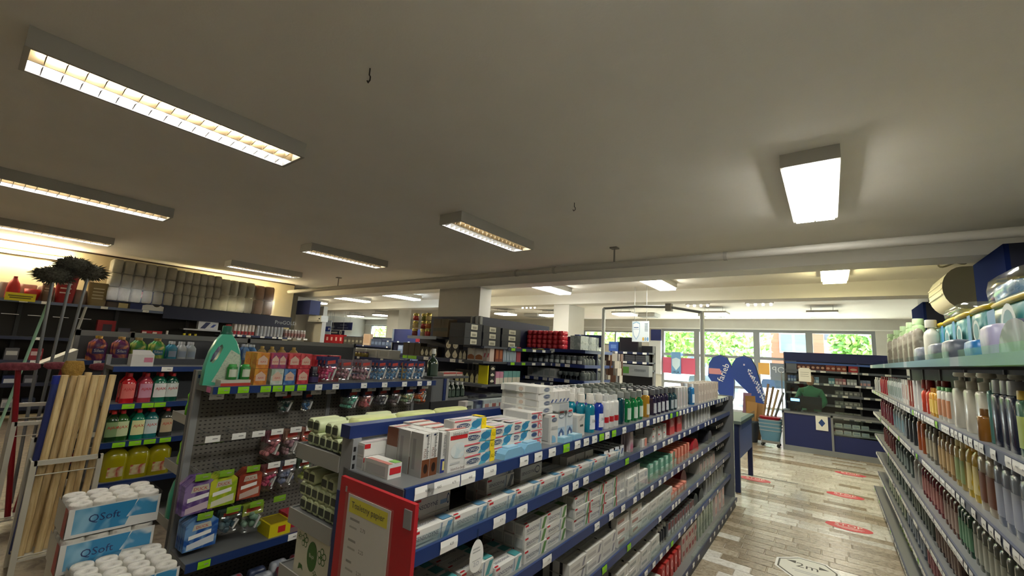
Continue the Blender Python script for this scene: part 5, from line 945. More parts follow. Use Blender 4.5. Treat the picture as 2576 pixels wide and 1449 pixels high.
# ------------------------------------------------------------------ cleaner gondola behind it
FD = Frame((-4.7, .86, 0), R(90)); LD = 2.6
gd = root('cleaner_gondola', 'grey shelf unit of bright cleaner bottles with green price tags behind the broom handles', 'shelf unit', FD.w(0, 0, 0), FD.a)
dpx = lambda px, z, y=0.: FD.px(px, z, y)
ob('back_panel', MB().box((0, .30, .05), (LD, .32, 1.4), BACKD), gd)
for x in (0, .87, 1.74, LD - .03): ob('post', MB().box((x, .29, 0), (x + .03, .34, 1.43), GREY), gd)
DZ = [1.345, 1.04, .735, .42, .1]
for i, z in enumerate(DZ):
    ps = {0: ((420, 'w'),), 1: ((322, 'g'), (371, 'g'), (402, 'g')), 2: ((298, 'g'), (339, 'g'), (376, 'g'), (415, 'g'))}.get(i, ())
    make_shelf(gd, FD, 0, LD, z, .29, .042, tags=[(dpx(p, z - .02), c, .08) for p, c in ps])
AJ = lambda c, l: bottle_kit(.10, .075, .22, (.34, .03), 'softener', mat(c, .15, coat=.5), mat('#c81e22', .35), mat(l, .5), (.18, .72), 58, 2.3, 'AJAX', mat('#c4201f', .4), .03)
for px_, c, l, nm in ((325, '#b81420', '#d8706a', 'scarlet'), (369, '#a83a4a', '#c890a8', 'rose red'), (405, '#1c6a52', '#dfe4e2', 'dark green'), (436, '#12503f', '#cfd8d4', 'deep green')):
    for j in range(2): put('cleaner_bottle', AJ(c, l), nm + ' floor cleaner bottle with red cap on the second shelf', 'bottle', nm + ' cleaner bottles', FD.w(dpx(px_, DZ[1] + .08), .03 + j * .09, DZ[1]), FD.a)
for px_, c, l, nm in ((308, '#2a5a24', '#c8d8a8', 'moss green'), (349, '#0f7a5f', '#dfe2a8', 'emerald'), (383, '#1a6a6c', '#c9dcdc', 'petrol'), (422, '#3a3f3a', '#c0b090', 'dark olive'), (284, '#1c3a1e', '#7d9a6a', 'forest green')):
    for j in range(2): put('cleaner_bottle', AJ(c, l), nm + ' floor cleaner bottle with red cap on the third shelf', 'bottle', nm + ' third shelf bottles', FD.w(dpx(px_, DZ[2] + .08), .03 + j * .09, DZ[2]), FD.a)
for px_ in (293, 350, 405): put('canister', bottle_kit(.17, .12, .26, (.3, .03), 'softener', mat('#a8a010', .2, coat=.4), mat('#c8c020', .4), mat('#d8d0a0', .5, kind='print', h2='#b84a3a', sc=.5), (.12, .42), 30, 2.6), 'large olive yellow cleaner canister on the fourth shelf', 'canister', 'olive yellow canisters', FD.w(dpx(px_, DZ[3] + .1), .03, DZ[3]), FD.a)
wb = root('leaflet_box', 'white cardboard box with pink printed flap on the top shelf of the cleaner unit', 'box', FD.w(dpx(362, DZ[0] + .04), .04, DZ[0]), FD.a)
ob('box', carton(.15, .12, .10, mat('#c9c8c4', .6), (('y', .55, .95, .35, .75, mat('#c87a90', .5)),)), wb); ob('flap', MB().poly([(-.075, .0, .1), (.075, 0, .1), (.06, .09, .135), (-.06, .09, .135)], mat('#c4c3bf', .6)), wb)

# ------------------------------------------------------------------ fabric softener gondola
FS = Frame((-6.2, .84, 0), R(90)); LS = 3.4
gs = root('softener_gondola', 'shelf unit of fabric softener bottles with grey upper rim', 'shelf unit', FS.w(0, 0, 0), FS.a)
spx = lambda px, z, y=0.: FS.px(px, z, y)
ob('back_panel', MB().box((0, .34, .05), (LS, .36, 1.56), mat('#5a5c60', .5)), gs); ob('upper_rim', MB().box((0, .32, 1.56), (LS, .38, 1.62), GREY), gs)
for x in (0, .45, 1.7, LS - .03): ob('post', MB().box((x, .32, 0), (x + .035, .38, 1.63), GREY), gs)
for z in (1.31, .98, .64, .3): make_shelf(gs, FS, 0, LS, z, .32, .045, tags=[(.16, 'w', .06), (.9, 'w', .06), (1.6, 'w', .06)])
ob('sloped_end', MB().prism([(-.25, 1.27), (0, 1.27), (0, 1.42)], .0, .3, mat('#b9b8b2', .5)), gs)
def soft(c1, c2, lab, cap_='#c9a04a'): return bottle_kit(.145, .09, .23, (.3, .03), 'softener', mat(c1, .25, kind='print', h2=c2, sc=.35), mat(cap_, .3, .3), mat(lab, .4), (.3, .55), 40, 2.3, 'Silan', WHITE, .03)
for px_, c1, c2, lab, cap_, nm in ((250, '#5a2a5a', '#d87a4a', '#3a2f6a', '#c9a04a', 'plum and orange'), (308, '#6a3060', '#d88a60', '#4a3a7a', '#c0955a', 'plum and apricot'), (352, '#3a8a3a', '#c8c86a', '#2f6a9a', '#a08a5a', 'leaf green'), (400, '#3f9a4a', '#d8d070', '#2f7a9a', '#b09058', 'bright green')):
    for j in range(2): put('softener_bottle', soft(c1, c2, lab, cap_), nm + ' fabric softener bottle with gold cap', 'bottle', nm + ' softeners', FS.w(spx(px_, 1.42), .03 + j * .11, 1.31), FS.a)
for px_, c, nm in ((437, '#3f8fae', 'aqua blue'), (462, '#c6cdd2', 'milky white'), (485, '#b8c4cc', 'misty white'), (552, '#8f8fb4', 'lilac grey'), (574, '#8a86b4', 'lilac'), (598, '#5a86c4', 'cornflower'), (622, '#6f98cc', 'sky blue'), (640, '#5f90c8', 'clear blue')):
    for j in range(2): put('softener_bottle', bottle_kit(.10, .08, .2, (.4, .035), 'softener', mat(c, .2), mat('#d9dce0', .35), mat('#9fb0c8', .4), (.25, .6), 45, 2.3), nm + ' fabric softener bottle with white cap', 'bottle', nm + ' softeners', FS.w(spx(px_, 1.42), .03 + j * .1, 1.31), FS.a)
for px_ in (665, 690, 715, 745): put('softener_bottle', bottle_kit(.12, .08, .19, (.4, .03), 'softener', mat('#b89a5a', .3), mat('#d8b868', .3), None), 'golden capped bottle at the far end of the softener unit', 'bottle', 'golden capped softeners', FS.w(spx(px_, 1.42), .05, 1.31), FS.a)

# ------------------------------------------------------------------ racks of broom handles and mops
WIRE = mat('#c9c6b8', .4)
def rack(label, x, y0, y1, depth, h, lean=.0):
    r = root('handle_rack', label, 'rack', (x, (y0 + y1) / 2, 0), 0); b = (y1 - y0) / 2; t = .015
    for sx in (0, -depth):
        hh = h if sx == 0 else h + .12
        for sy in (-b, b): ob('upright', MB().box((sx - t, sy - t, 0), (sx + t, sy + t, hh), WIRE), r)
        ob('top_bar', MB().box((sx - t, -b, hh - 2 * t), (sx + t, b, hh), WIRE), r)
        for z in (hh * .87, .12): ob('cross_wire', MB().tube([(sx, -b, z), (sx, b, z)], .004, WIRE, 6), r)
    for sy in (-b, b):
        for z in (h - .02, .12): ob('side_bar', MB().tube([(0, sy, z), (-depth, sy, z)], .006, WIRE, 6), r)
    ob('floor_tray', MB().box((-depth, -b, .09), (0, b, .10), WIRE), r)
    return r
rack('white wire rack holding the pale wooden handles', -4.36, .49, .82, .22, .73)
POLE = mat('#e0c896', .5, kind='wood', h2='#c2a472')
for i, (px_, top, dx) in enumerate(((165, 945, -.03), (190, 947, -.10), (208, 946, -.03), (224, 938, -.1), (242, 945, -.03), (259, 945, -.1), (286, 944, -.03), (168, 1004, -.16), (223, 1000, -.16), (200, 952, -.19))):
    q = on_x(px_, top, -4.36 + dx); y = q.y; yb = .52 + (i % 7) * .042
    put('broomstick', MB().tube([(0, 0, 0), (.0, y - yb, q.z - .10)], .021, POLE, 8).mesh('broomstick'), 'pale wooden broom handle standing in the white wire rack', 'handle', 'wooden broom handles', (-4.38 + dx, yb, .102), 0)
for i in range(3):
    q = on_x(150 - i * 8, 960, -4.5); put('broomstick', MB().tube([(0, 0, 0), (.0, .03, q.z - .12)], .022, mat('#2f3c7a', .35), 8).tube([(0, .03, q.z - .12), (0, .031, q.z - .06)], .025, mat('#20308f', .3), 8).mesh('blue_handle'), 'navy wrapped broom handle in the white wire rack', 'handle', 'navy broom handles', (-4.52, .50 + i * .014, .102), 0)
rack('second white wire rack holding red broom handles', -5.3, .44, .78, .25, .86)
for i in range(4):
    yt_ = -.12 + i * .22
    r_ = root('broom', 'dark red broom with burgundy bristle head upturned in the second rack', 'broom', (-5.36 - (i % 2) * .12, .52 + i * .05, .102), 0, 'dark red brooms')
    ob('handle', cached(('rh', i), lambda: MB().tube([(0, 0, 0), (0, yt_, 1.18)], .018, mat('#8a1420', .3), 8)), r_)
    ob('head', cached(('rhd', i), lambda: MB().oval([(0, .05, .10), (.02, .055, .125), (.05, .05, .12), (.06, .03, .08)], mat('#6a2a34', .8, kind='fibre', h2='#8f4450'), 12, 3, (0, yt_, 1.17))), r_)
br = root('hand_brush', 'ochre bristle brush head among the handles', 'brush', (-4.62, .60, .102)); ob('handle', MB().tube([(0, 0, 0), (0, .02, 1.18)], .012, POLE, 8), br)
ob('head', MB().oval([(0, .03, .05), (.06, .045, .065), (.12, .035, .05)], mat('#a8843a', .9, kind='fibre', h2='#8a6a2a'), 12, 2.4, (0, .02, 1.17)), br)
MOP = mat('#7d7e72', .95, kind='fibre', h2='#45463e', sc=2)
for i, (px_, py_, bx_) in enumerate(((136, 692, 108), (186, 668, 130), (224, 684, 150))):
    top = on_x(px_, py_, -5.75 - .06 * i); yb = .56 + i * .05
    r_ = root('dust_mop', 'dark grey fluffy mop upturned on a tall grey pole', 'mop', (-5.75 - .06 * i, yb, .102), 0, 'dark fluffy mops')
    ob('pole', MB().tube([(0, 0, 0), (0, top.y - yb, top.z - .15)], .012, mat('#8d9298', .3, .5), 8), r_)
    g = MB(); rg = random.Random(i)
    for k in range(420):
        t, u_ = rg.random() * 6.283, rg.uniform(-1, 1); s_ = math.sqrt(1 - u_ * u_); c = Vector((.10 * s_ * math.cos(t), .135 * s_ * math.sin(t), .08 * u_)); e = c * rg.uniform(1.0, 1.3) + Vector((rg.uniform(-.012, .012), rg.uniform(-.012, .012), rg.uniform(-.02, .008)))
        b = c.orthogonal().normalized() * .012; g.poly([c * .6 - b, c * .6 + b, e], MOP)
    g.ball((0, 0, 0), .1, MOP, 12, 8, (1, 1.2, .72)); g.v = [(a, b + top.y - yb, c + top.z - .1) for a, b, c in g.v]; o = ob('mop_head', g, r_); o['kind'] = 'stuff'
for i, (px_, c) in enumerate(((72, '#9fd0b8'), (175, '#c9c9c4'))):
    q = on_x(px_, 850, -8.5); put('mop_stick', MB().tube([(0, -.12, 0), (.0, .1, q.z + .45)], .016, mat(c, .4), 8).mesh('mop_stick'), ('mint green', 'pale grey')[i] + ' stick leaning in front of the wall shelving', 'handle', None, (-8.5, q.y, .002), 0)

# ------------------------------------------------------------------ toilet paper stacks in front
TPW = mat('#e4e2da', .8, kind='fibre', h2='#d9d6cc', sc=.4); WRAP = glassy('#ffffff', .07, .15, 'wrap')
def tp_roll(r=.046, h=.128):
    def f():
        g = MB(); n = 14; ri = r * .34
        pts = [(r * .94, 0), (r, .006), (r, h - .008), (r * .93, h), (ri, h - .002), (ri * .95, h * .3)]
        rings = [[(a * math.cos(2 * math.pi * i / n), a * math.sin(2 * math.pi * i / n), z) for i in range(n)] for a, z in pts]
        return g.loft(rings, TPW, True, False)
    return cached(('tp_roll', r, h), f)
def tp_pack(x, y, z, nx, ny, label, group, h=.135, r=.046, front=True, rz=0.):
    """pack of standing rolls; long printed side faces +x"""
    p = root('toilet_paper_pack', label, 'pack', (x, y, z), rz, group); sx, sy = nx * 2 * r, ny * 2 * r
    rm = tp_roll(r, h - .004)
    for i in range(nx):
        for j in range(ny): ob('roll', rm, p, (-sx + r * (2 * i + 1), r * (2 * j + 1), .001))
    w = MB(); w.box((-sx - .003, -.003, 0), (.003, sy + .003, h), WRAP, 'xXyY'); ob('wrapper', w, p)
    g = MB(); x0 = .0042
    g.poly([(x0, .0, .004), (x0, sy, .004), (x0, sy, h * .90), (x0, 0, h * .90)], mat('#dcdcd8', .4))
    if front:
        g.poly([(x0 + .0006, sy * .06, h * .12), (x0 + .0006, sy * .62, h * .10), (x0 + .0006, sy * .72, h * .86), (x0 + .0006, sy * .06, h * .86)], mat('#8fc0da', .35, kind='print', h2='#2f86b8', sc=.25))
        g.poly([(x0 + .0008, sy * .62, h * .35), (x0 + .0008, sy * .97, h * .3), (x0 + .0008, sy * .97, h * .86), (x0 + .0008, sy * .74, h * .86)], mat('#3f8fbe', .35, kind='print', h2='#d5dfe2', sc=.35))
        g.text('QSoft', (x0 + .0016, sy * .38, h * .5), (0, 1, 0), (0, 0, 1), h * .27, mat('#263a6a', .4))
    g.poly([(-.002, -.0044, .004), (.003, -.0044, .004), (.003, -.0044, h * .9), (-.002, -.0044, h * .9)], RED)
    g.poly([(-sx * .30, -.0044, .004), (-.001, -.0044, .004), (-.001, -.0044, h * .9), (-sx * .22, -.0044, h * .9)], mat('#b3222c', .4)); g.poly([(-sx, -.0044, .004), (-sx * .30, -.0044, .004), (-sx * .22, -.0044, h * .9), (-sx, -.0044, h * .9)], mat('#cfcdc8', .4))
    ob('printed_film', g, p); return p
for k in range(5): tp_pack(-3.0 + (.012 if k % 2 else 0), .49 - (.008 if k == 3 else 0), .002 + k * .156, 3, 4, 'toilet paper pack with blue swirl print, %s of the tall stack' % ('bottom', 'second from the bottom', 'middle', 'second from the top', 'top')[k], None, .155, .0445)
for k in range(4): tp_pack(-2.63, .52, .002 + k * .13, 4, 4, 'toilet paper pack, %s of the lower stack beside the peg hook unit' % ('bottom', 'second layer', 'third layer', 'top')[k], None, .129, .0435)
put('plastic_bag', cached(('nbag',), lambda: softbag(.12, .08, .1, mat('#1d2440', .3))), 'dark navy plastic bundle beside the lower toilet paper stack', 'bag', None, (-2.98, .42, .40 - .4), 0)
# ------------------------------------------------------------------ helpers for things read off the photograph on a known plane
def spanX(px0, py0, px1, py1, X):          # on a plane facing +x: returns y0, width, z0, height
    zm = on_x((px0 + px1) / 2, (py0 + py1) / 2, X).z; ya, yb = y_at(px0, X, zm), y_at(px1, X, zm); c = (px0 + px1) / 2
    z0, z1 = on_x(c, py1, X).z, on_x(c, py0, X).z; return ya, yb - ya, z0, z1 - z0
def spanY(px0, py0, px1, py1, Y):          # on a plane facing -y: returns x0, width, z0, height
    zm = on_y((px0 + px1) / 2, (py0 + py1) / 2, Y).z; xa, xb = x_at(px0, Y, zm), x_at(px1, Y, zm); c = (px0 + px1) / 2
    z0, z1 = on_y(c, py1, Y).z, on_y(c, py0, Y).z; return xa, xb - xa, z0, z1 - z0
A90 = R(90)
def rx(name, kitf, label, cat, px0, py0, px1, py1, X, n=1, deep=.1, z=None, rows=1, stack=1, group=None):
    """n pieces side by side filling a picture rectangle on the plane x=X (front facing +x), standing on z if given"""
    ya, w, z0, h = spanX(px0, py0, px1, py1, X); z0 = z0 if z is None else z
    F = Frame((X, ya, 0), A90); kit = kitf(w / n * .94, deep, h / stack * .99)
    row(name, kit, label, cat, F, 0, w, n, z0, rows, deep * 1.08, .01, group, .003, stack, h / stack)
def ry(name, kitf, label, cat, px0, py0, px1, py1, Y, n=1, deep=.1, z=None, rows=1, stack=1, group=None):
    xa, w, z0, h = spanY(px0, py0, px1, py1, Y); z0 = z0 if z is None else z
    F = Frame((xa, Y, 0), 0); kit = kitf(w / n * .94, deep, h / stack * .99)
    row(name, kit, label, cat, F, 0, w, n, z0, rows, deep * 1.08, .01, group, .003, stack, h / stack)
_kn = [0]
def K(c, prints=(), texts=(), h2=None, rough=.5, top=None):
    def f(w, d, h): _kn[0] += 1; return cached(('K', _kn[0]), lambda: carton(w, d, h, mat(c, rough, kind='print' if h2 else 'plain', h2=h2, sc=.4), prints, texts, top))
    return f
def KB(st, body, cap, lab=None, ch=.12, cw=.5, p=2.4, lz=(.2, .65)):
    def f(w, d, h): return bottle_kit(round(w, 4), round(min(d, w), 4), round(h * (1 - ch), 4), (cw, h * ch), st, mat(body, .2, coat=.3), mat(cap, .35) if cap else None, mat(lab, .5) if lab else None, lz, 58, p)
    return f
def boards(r, name, lst):                   # list of (a, b, mat) boxes as parts
    for a, b, m in lst: ob(name, MB().box(a, b, m), r)

# ------------------------------------------------------------------ wall shelving on the cream wall
XW = -11.2; r = gw = root('wall_shelving', 'dark shelf unit with grey decks along the cream wall', 'shelf unit', (XW, 0, 0), A90)
YW0, YW1 = -.6, on_x(470, 795, XW).y; zT = on_x(250, 770, XW).z
ob('back_board', MB().box((YW0, .42, .05), (5.35, .45, zT - .02), mat('#2a2826', .6)), r)
make_shelf(r, None, YW0, YW1, zT, .41, .05, mat('#6a7590', .35, .3), mat('#5a5f6a', .4, .3), tags=[(y_at(p, XW, zT), 'w', .1) for p in (60, 115, 263, 367, 430)])
for z in (1.5, 1.1, .7, .3): make_shelf(r, None, YW0, 5.3, z - .07, .41, .05, mat('#30364a', .4), mat('#3a3d44', .5), tags=[(YW0 + .4 + k * .6, 'w', .1) for k in range(8)] if z > 1 else ())
for y in (YW0, .7, 2.0, 3.2, 4.3, 5.25): ob('post', MB().box((y, .38, 0), (y + .05, .43, zT), mat('#3a3a3c', .5)), r)
yh0, wh, zh0, hh = spanX(412, 778, 760, 812, XW); yp0, wp, zp0, hp = spanX(688, 803, 748, 816, XW)
hd = ob('header_board', MB().box((yh0, -.02, 1.93), (5.32, .02, 2.2), mat('#18203f', .5)), r)
ob('header_lettering', MB().text('ProGOLD', (yp0 + wp / 2, -.022, 2.05), (1, 0, 0), (0, 0, 1), .09, mat('#aab0b8', .4), wp), hd)
XS = XW
rx('red_pot', lambda w, d, h: bottle_kit(round(w, 3), round(w, 3), round(h * .9, 3), (.3, h * .1), 'slant', mat('#a3121a', .4), mat('#8a1016', .4), None, p=2), 'red plastic dome pot on the wall shelf', 'pot', 15, 693, 56, 752, XS, 1, .2, zT)
rx('red_bowl', lambda w, d, h: cached(('rbowl',), lambda: MB().oval([(0, w * .35, w * .35), (h * .5, w * .46, w * .46), (h, w * .5, w * .5), (h * .96, w * .45, w * .45), (h * .3, w * .3, w * .3)], mat('#b01820', .4), 16, 2, (0, w / 2, 0))), 'red plastic bowl on the wall shelf beside the dome pot', 'bowl', 57, 728, 104, 757, XS, 1, .2, zT)
def basket(c, c2):
    def f(w, d, h):
        def bodyf(): return MB().oval([(0, w * .36, w * .3), (h, w * .5, w * .4)], mat(c, .5), 12, 4, (0, w * .4, 0))
        def slits():
            g = MB()
            for k in range(4): g.box((-w * .26, -.006 + .025 * (1 - k / 4), h * (.3 + k * .14)), (w * .2, .03, h * (.34 + k * .14)), mat(c2, .6))
            return g
        return (cached(('basket', c), bodyf), [('slits', cached(('slits', c), slits))])
    return f
rx('waste_basket', basket('#8a7a56', '#c9c0a4'), 'olive beige slotted basket on the wall shelf', 'basket', 216, 716, 280, 775, XS, 1, .3, zT)
rx('laundry_basket', basket('#8e1218', '#c9b8b0'), 'tall red slotted basket on the wall shelf behind the mops', 'basket', 136, 686, 200, 768, XS, 1, .3, zT)
rx('laundry_basket', basket('#6a5040', '#b8a890'), 'brown slotted basket beside the tall red one', 'basket', 103, 716, 134, 762, XS, 1, .25, zT)
rx('pastry_set_box', K('#26356f', (('y', .1, .55, .62, .95, mat('#c02a4a', .5)), ('y', .1, .5, .68, .8, mat('#e0a8b0', .5)), ('y', .35, 1, 0, .4, mat('#d8d8d6', .5), 'house'), ('y', .62, .92, .2, .75, mat('#3a2f2c', .5), 'o'), ('y', .65, .9, .55, .85, mat('#d8d0c8', .5), 'o'))), 'blue carton with pink badge and teapot picture on the wall shelf', 'box', 327, 738, 416, 786, XS, 1, .2, zT)
ya, w_, z0, h_ = spanX(12, 737, 90, 757, XS + .02)
tag(ob('shelf_notice', MB().box((0, 0, 0), (w_, .006, h_), mat('#e0d230', .5)).box((w_ * .1, -.002, h_ * .55), (w_ * .9, 0, h_ * .68), mat('#6a6420', .5)).box((w_ * .15, -.002, h_ * .3), (w_ * .85, 0, h_ * .43), mat('#6a6420', .5)), None, (XS + .03, ya, z0), A90), 'yellow paper notice on the wall shelf edge', 'notice')
# wrapped bales of paper on top of the unit
BALE = mat('#a8a290', .5, kind='fibre', h2='#8d8774', sc=.15); BROWN = mat('#9a7256', .6, kind='fibre', h2='#7d5a42', sc=.15)
def bale(px0, py0, px1, py1, cols, rows_, m, label):
    ya, w, z0, h = spanX(px0, py0, px1, py1, XW + .05); z0 = 2.205; h = max(h, .2)
    b = root('paper_bale', label, 'bale', (XW + .05, ya, z0), A90); cw, rh = w / cols, h / rows_
    pm = cached(('bp', round(cw, 3), round(rh, 3), m.name), lambda: MB().oval([(0, cw * .42, .15), (rh * .12, cw * .49, .18), (rh * .84, cw * .49, .18), (rh * .97, cw * .42, .15)], m, 8, 5, (0, .19, 0)))
    for i in range(cols):
        for j in range(rows_): ob('paper_pack', pm, b, (cw * (i + .5), random.uniform(-.012, .012), j * rh))
    ob('film', MB().box((-.01, -.01, 0), (w + .01, .39, h + .008), FILM, 'xXyYZ'), b)
ytop = [(276, 668, 442, 770, 6, 3, BALE, 'tall film-wrapped bale of grey paper packs on the wall unit'), (443, 690, 556, 780, 6, 3, BALE, 'second film-wrapped grey paper bale on the wall unit'), (557, 712, 640, 792, 4, 2, BALE, 'low film-wrapped bale with brown base on the wall unit'), (642, 722, 690, 795, 2, 2, BROWN, 'brown film-wrapped paper bale at the end of the wall unit')]
for a in ytop: bale(*a)
ob('bale_board', MB().box((yh0 - .9, -.0, 2.185), (5.3, .42, 2.203), mat('#26304f', .5)), r)
ya, w_, z0, h_ = spanX(0, 690, 134, 725, XW - .15)
b = root('paper_bale', 'pinkish grey flat bale at the back of the wall shelf', 'bale', (XW - .17, ya, zT + .002), A90)
for i in range(7): ob('paper_pack', cached(('pinkb',), lambda: MB().oval([(0, .1, .1), (.02, .11, .11), (.26, .11, .11), (.28, .1, .1)], mat('#9a8a84', .6), 8, 4, (0, .11, 0))), b, (.12 + i * .225, 0, 0))
# goods on the lower boards
z1 = 1.43
for a in (('pan_box', K('#8a1820', (('y', .3, .8, .2, .8, mat('#3a2f38', .5)),)), 'dark red pan carton on the wall unit', 'box', 243, 796, 292, 846, 1, .15), ('pan_box', K('#4a4a58', (('y', .2, .9, 0, .5, mat('#c9c4c0', .5), 'house'),)), 'small dark carton with pale picture on the wall unit', 'box', 296, 818, 328, 850, 1, .12),
          ('bag_box', K('#a82430', (('y', 0, .45, .1, .9, mat('#d0c4c0', .5)),)), 'red and white carton on the wall unit', 'box', 358, 818, 410, 846, 2, .12), ('cleaner_bottle', KB('round', '#1f1f22', '#d8c81c', '#c8b818', .3, .5), 'black bottle with yellow cap on the wall unit', 'bottle', 458, 828, 500, 853, 3, .06),
          ('pump_spray', KB('slant', '#c4c6c8', '#e0e0de', None, .35, .35), 'white spray bottle on the wall unit', 'bottle', 414, 818, 432, 848, 1, .1)):
    nm, kf, lb, ct, p0, q0, p1, q1, n, dp = a; rx(nm, kf, lb, ct, p0, q0, p1, q1, XW, n, dp, z1)
rx('iron_box', K('#d4d8de', (('y', .1, .6, .1, .9, mat('#2a3560', .4), 's'), ('y', .6, .9, .3, .7, mat('#3a4f9a', .4), 's'))), 'white carton with slanting blue picture on the wall unit', 'box', 500, 795, 553, 815, XW, 1, .12, 1.75)
make_shelf(r, None, y_at(462, XW, 1.75), y_at(555, XW, 1.75), 1.748, .3, .03, mat('#b8bcc4', .3))
zc_ = 1.675
make_shelf(r, None, y_at(556, XW, zc_), 5.3, zc_, .36, .045, mat('#27335c', .4), tags=[(y_at(p, XW, zc_), 'w', .1) for p in (565, 585, 603, 625, 660, 690, 705, 728, 752, 768)])
rx('spray_can', KB('can', '#b01c22', '#8a1418', None, .1, .8, 2), 'plain red spray can on the wall unit', 'can', 566, 822, 584, 848, XW, 1, .09, zc_)
rx('spray_can', KB('can', '#cfcbc8', '#dcdcda', '#a82c34', .12, .8, 2, (.05, .35)), 'white spray can with red lower band', 'can', 588, 816, 642, 847, XW, 6, .09, zc_, 2)
rx('foam_tube', KB('can', '#c3c6cc', '#8d9098', '#a8acb4', .08, .9, 2), 'silver grey slim can below the header lettering', 'can', 645, 816, 714, 852, XW, 8, .07, zc_, 2)
rx('glue_can', KB('can', '#b4a4a0', '#d8d8d6', '#8a5a58', .15, .8, 2), 'small reddish can at the end of the lettered wall unit', 'can', 716, 832, 770, 853, XW, 7, .07, zc_, 2)
for px0, px1, z, c, c2, lb in ((0, 46, .63 - .07, '#2a3560', '#c9cdd4', 'navy and white folded textile pack low on the wall unit'), (50, 100, .63 - .07, '#4a4a52', '#8d8f98', 'grey folded textile pack low on the wall unit'), (0, 60, 1.03, '#5a5a5e', '#b8b8b4', 'grey and white boxed goods on the middle wall board'), (62, 120, 1.03, '#8a2430', '#c9b0b0', 'dark red boxed goods on the middle wall board'), (0, 40, .23 - .07, '#c4c6c8', '#9aa0a8', 'silvery wrapped pack on the lowest wall board'), (42, 95, .23 - .07, '#30384f', '#6a7488', 'dark slate wrapped pack on the lowest wall board')):
    F_ = Frame((XW, 0, 0), A90); row('boxed_goods', K(c, (('y', .1, .9, .4, .75, mat(c2, .5)),))(.16, .25, .2), lb, 'pack', F_, F_.px(px0, z + .1), F_.px(px1, z + .1), max(1, int((F_.px(px1, z + .1) - F_.px(px0, z + .1)) / .17)), z, 1, 0, .03)
for i in range(6):
    y = YW0 + .5 + i * .3; ob('hook_bar', MB().box((y, -.05, 1.80), (y + .2, -.04, 1.81), PAPER), r)

# ------------------------------------------------------------------ far left bay
def sign_y(name, label, px0, py0, px1, py1, Y, m, parts=(), d=.03, cat='sign'):
    xa, w, z0, h = spanY(px0, py0, px1, py1, Y); r_ = root(name, label, cat, (xa, Y, z0)); ob('board', MB().box((0, 0, 0), (w, d, h), m), r_)
    for nm, f in parts: g = MB(); f(g, w, h); ob(nm, g, r_)
    if cat == 'sign':
        for x in (w * .1, w * .9): ob('sign_wire', MB().tube([(x, d / 2, h), (x, d / 2, ZC - .002 - z0)], .008, STEEL, 5), r_)
    return r_
xa, w_, z0, h_ = spanY(748, 756, 781, 791, 5.95); tag(ob('blue_sign', MB().box((0, 0, 0), (w_, .04, h_), mat('#16205a', .5)).box((w_, .0, 0), (w_ + .01, .3, h_), mat('#1c2a6a', .5)), None, (xa, 5.93, z0)), 'square navy board on the pillar past the cream wall', 'sign')
sign_y('air_conditioner', 'white wall air conditioner next to the square navy board', 776, 794, 808, 809, 6.125, mat('#d6d8d6', .4), (('sensor_dot', lambda g, w, h: g.ball((w * .88, -.01, h * .5), .018, BLACK)), ('flap', lambda g, w, h: g.box((.03, -.02, .01), (w * .8, 0, h * .25), mat('#c3c5c3', .4)))), .2, 'air conditioner')
sign_y('brand_panel', 'pale panel with navy band over red boxes in the far bay', 783, 806, 832, 846, 9.97, mat('#b9c6d8', .5), (('navy_band', lambda g, w, h: g.box((0, -.01, h * .32), (w, 0, h * .62), mat('#16328a', .4))), ('tag_mark', lambda g, w, h: g.box((w * .9, -.02, h * .42), (w * .96, -.01, h * .54), PAPER))))
sign_y('department_sign', 'long navy sign with pale letters high in the far bay', 827, 811, 885, 830, 12.5, mat('#101a4a', .5), (('sign_lettering', lambda g, w, h: (g.text('farieb', (w * .16, -.006, h * .45), (1, 0, 0), (0, 0, 1), h * .42, mat('#9aa6c4', .5), w * .3), g.box((w * .5, -.004, h * .62), (w * .78, 0, h * .68), mat('#8d98b8', .5)), g.box((w * .4, -.004, h * .25), (w * .85, 0, h * .31), mat('#8d98b8', .5)))),))
sign_y('department_sign', 'navy sign with white letters and round white emblem below the long sign', 832, 831, 865, 843, 11.8, mat('#1a2a5a', .5), (('emblem', lambda g, w, h: (g.poly([(w * .76 + h * .5 * math.cos(t), -.006, h * .55 + h * .5 * math.sin(t)) for t in [i * math.pi / 10 for i in range(20)]], PAPER), g.poly([(w * .76 + h * .12 * math.cos(t), -.009, h * .55 + h * .3 * math.sin(t)) for t in [i * math.pi / 10 for i in range(20)]], NAVYD), g.box((w * .06, -.006, h * .35), (w * .52, -.003, h * .7), PAPER))),))
# shelf units of the far bay
def unit_y(label, px0, px1, Y, decks, back_c='#2c3350', top=None, depth=.4, name='far_shelving', tagn=4):
    zm = 1.6; xa, xb = x_at(px0, Y, zm), x_at(px1, Y, zm); r_ = root(name, label, 'shelf unit', (xa, Y, 0)); w = xb - xa
    zt = top or max(decks) + .3
    ob('back_board', MB().box((0, depth, .05), (w, depth + .03, zt), mat(back_c, .6)), r_)
    for x in (0, w - .04): ob('post', MB().box((x, depth - .04, 0), (x + .04, depth + .05, zt), GREY), r_)
    for z in decks + [.1]: make_shelf(r_, None, 0, w, z, depth, .045, mat('#2a3358', .4), mat('#4a4f5a', .5), tags=[(w * (k + .6) / tagn, 'w', .09) for k in range(tagn)])
    return xa, w
dz = lambda px, py, Y: on_y(px, py, Y).z
Y9 = 9.5; d9 = [dz(880, 866, Y9), dz(880, 900, Y9), dz(880, 940, Y9)]
unit_y('low shelf unit of boxed goods in the far bay below the navy signs', 785, 1000, Y9, d9, '#3a3f55', d9[0] + .32)
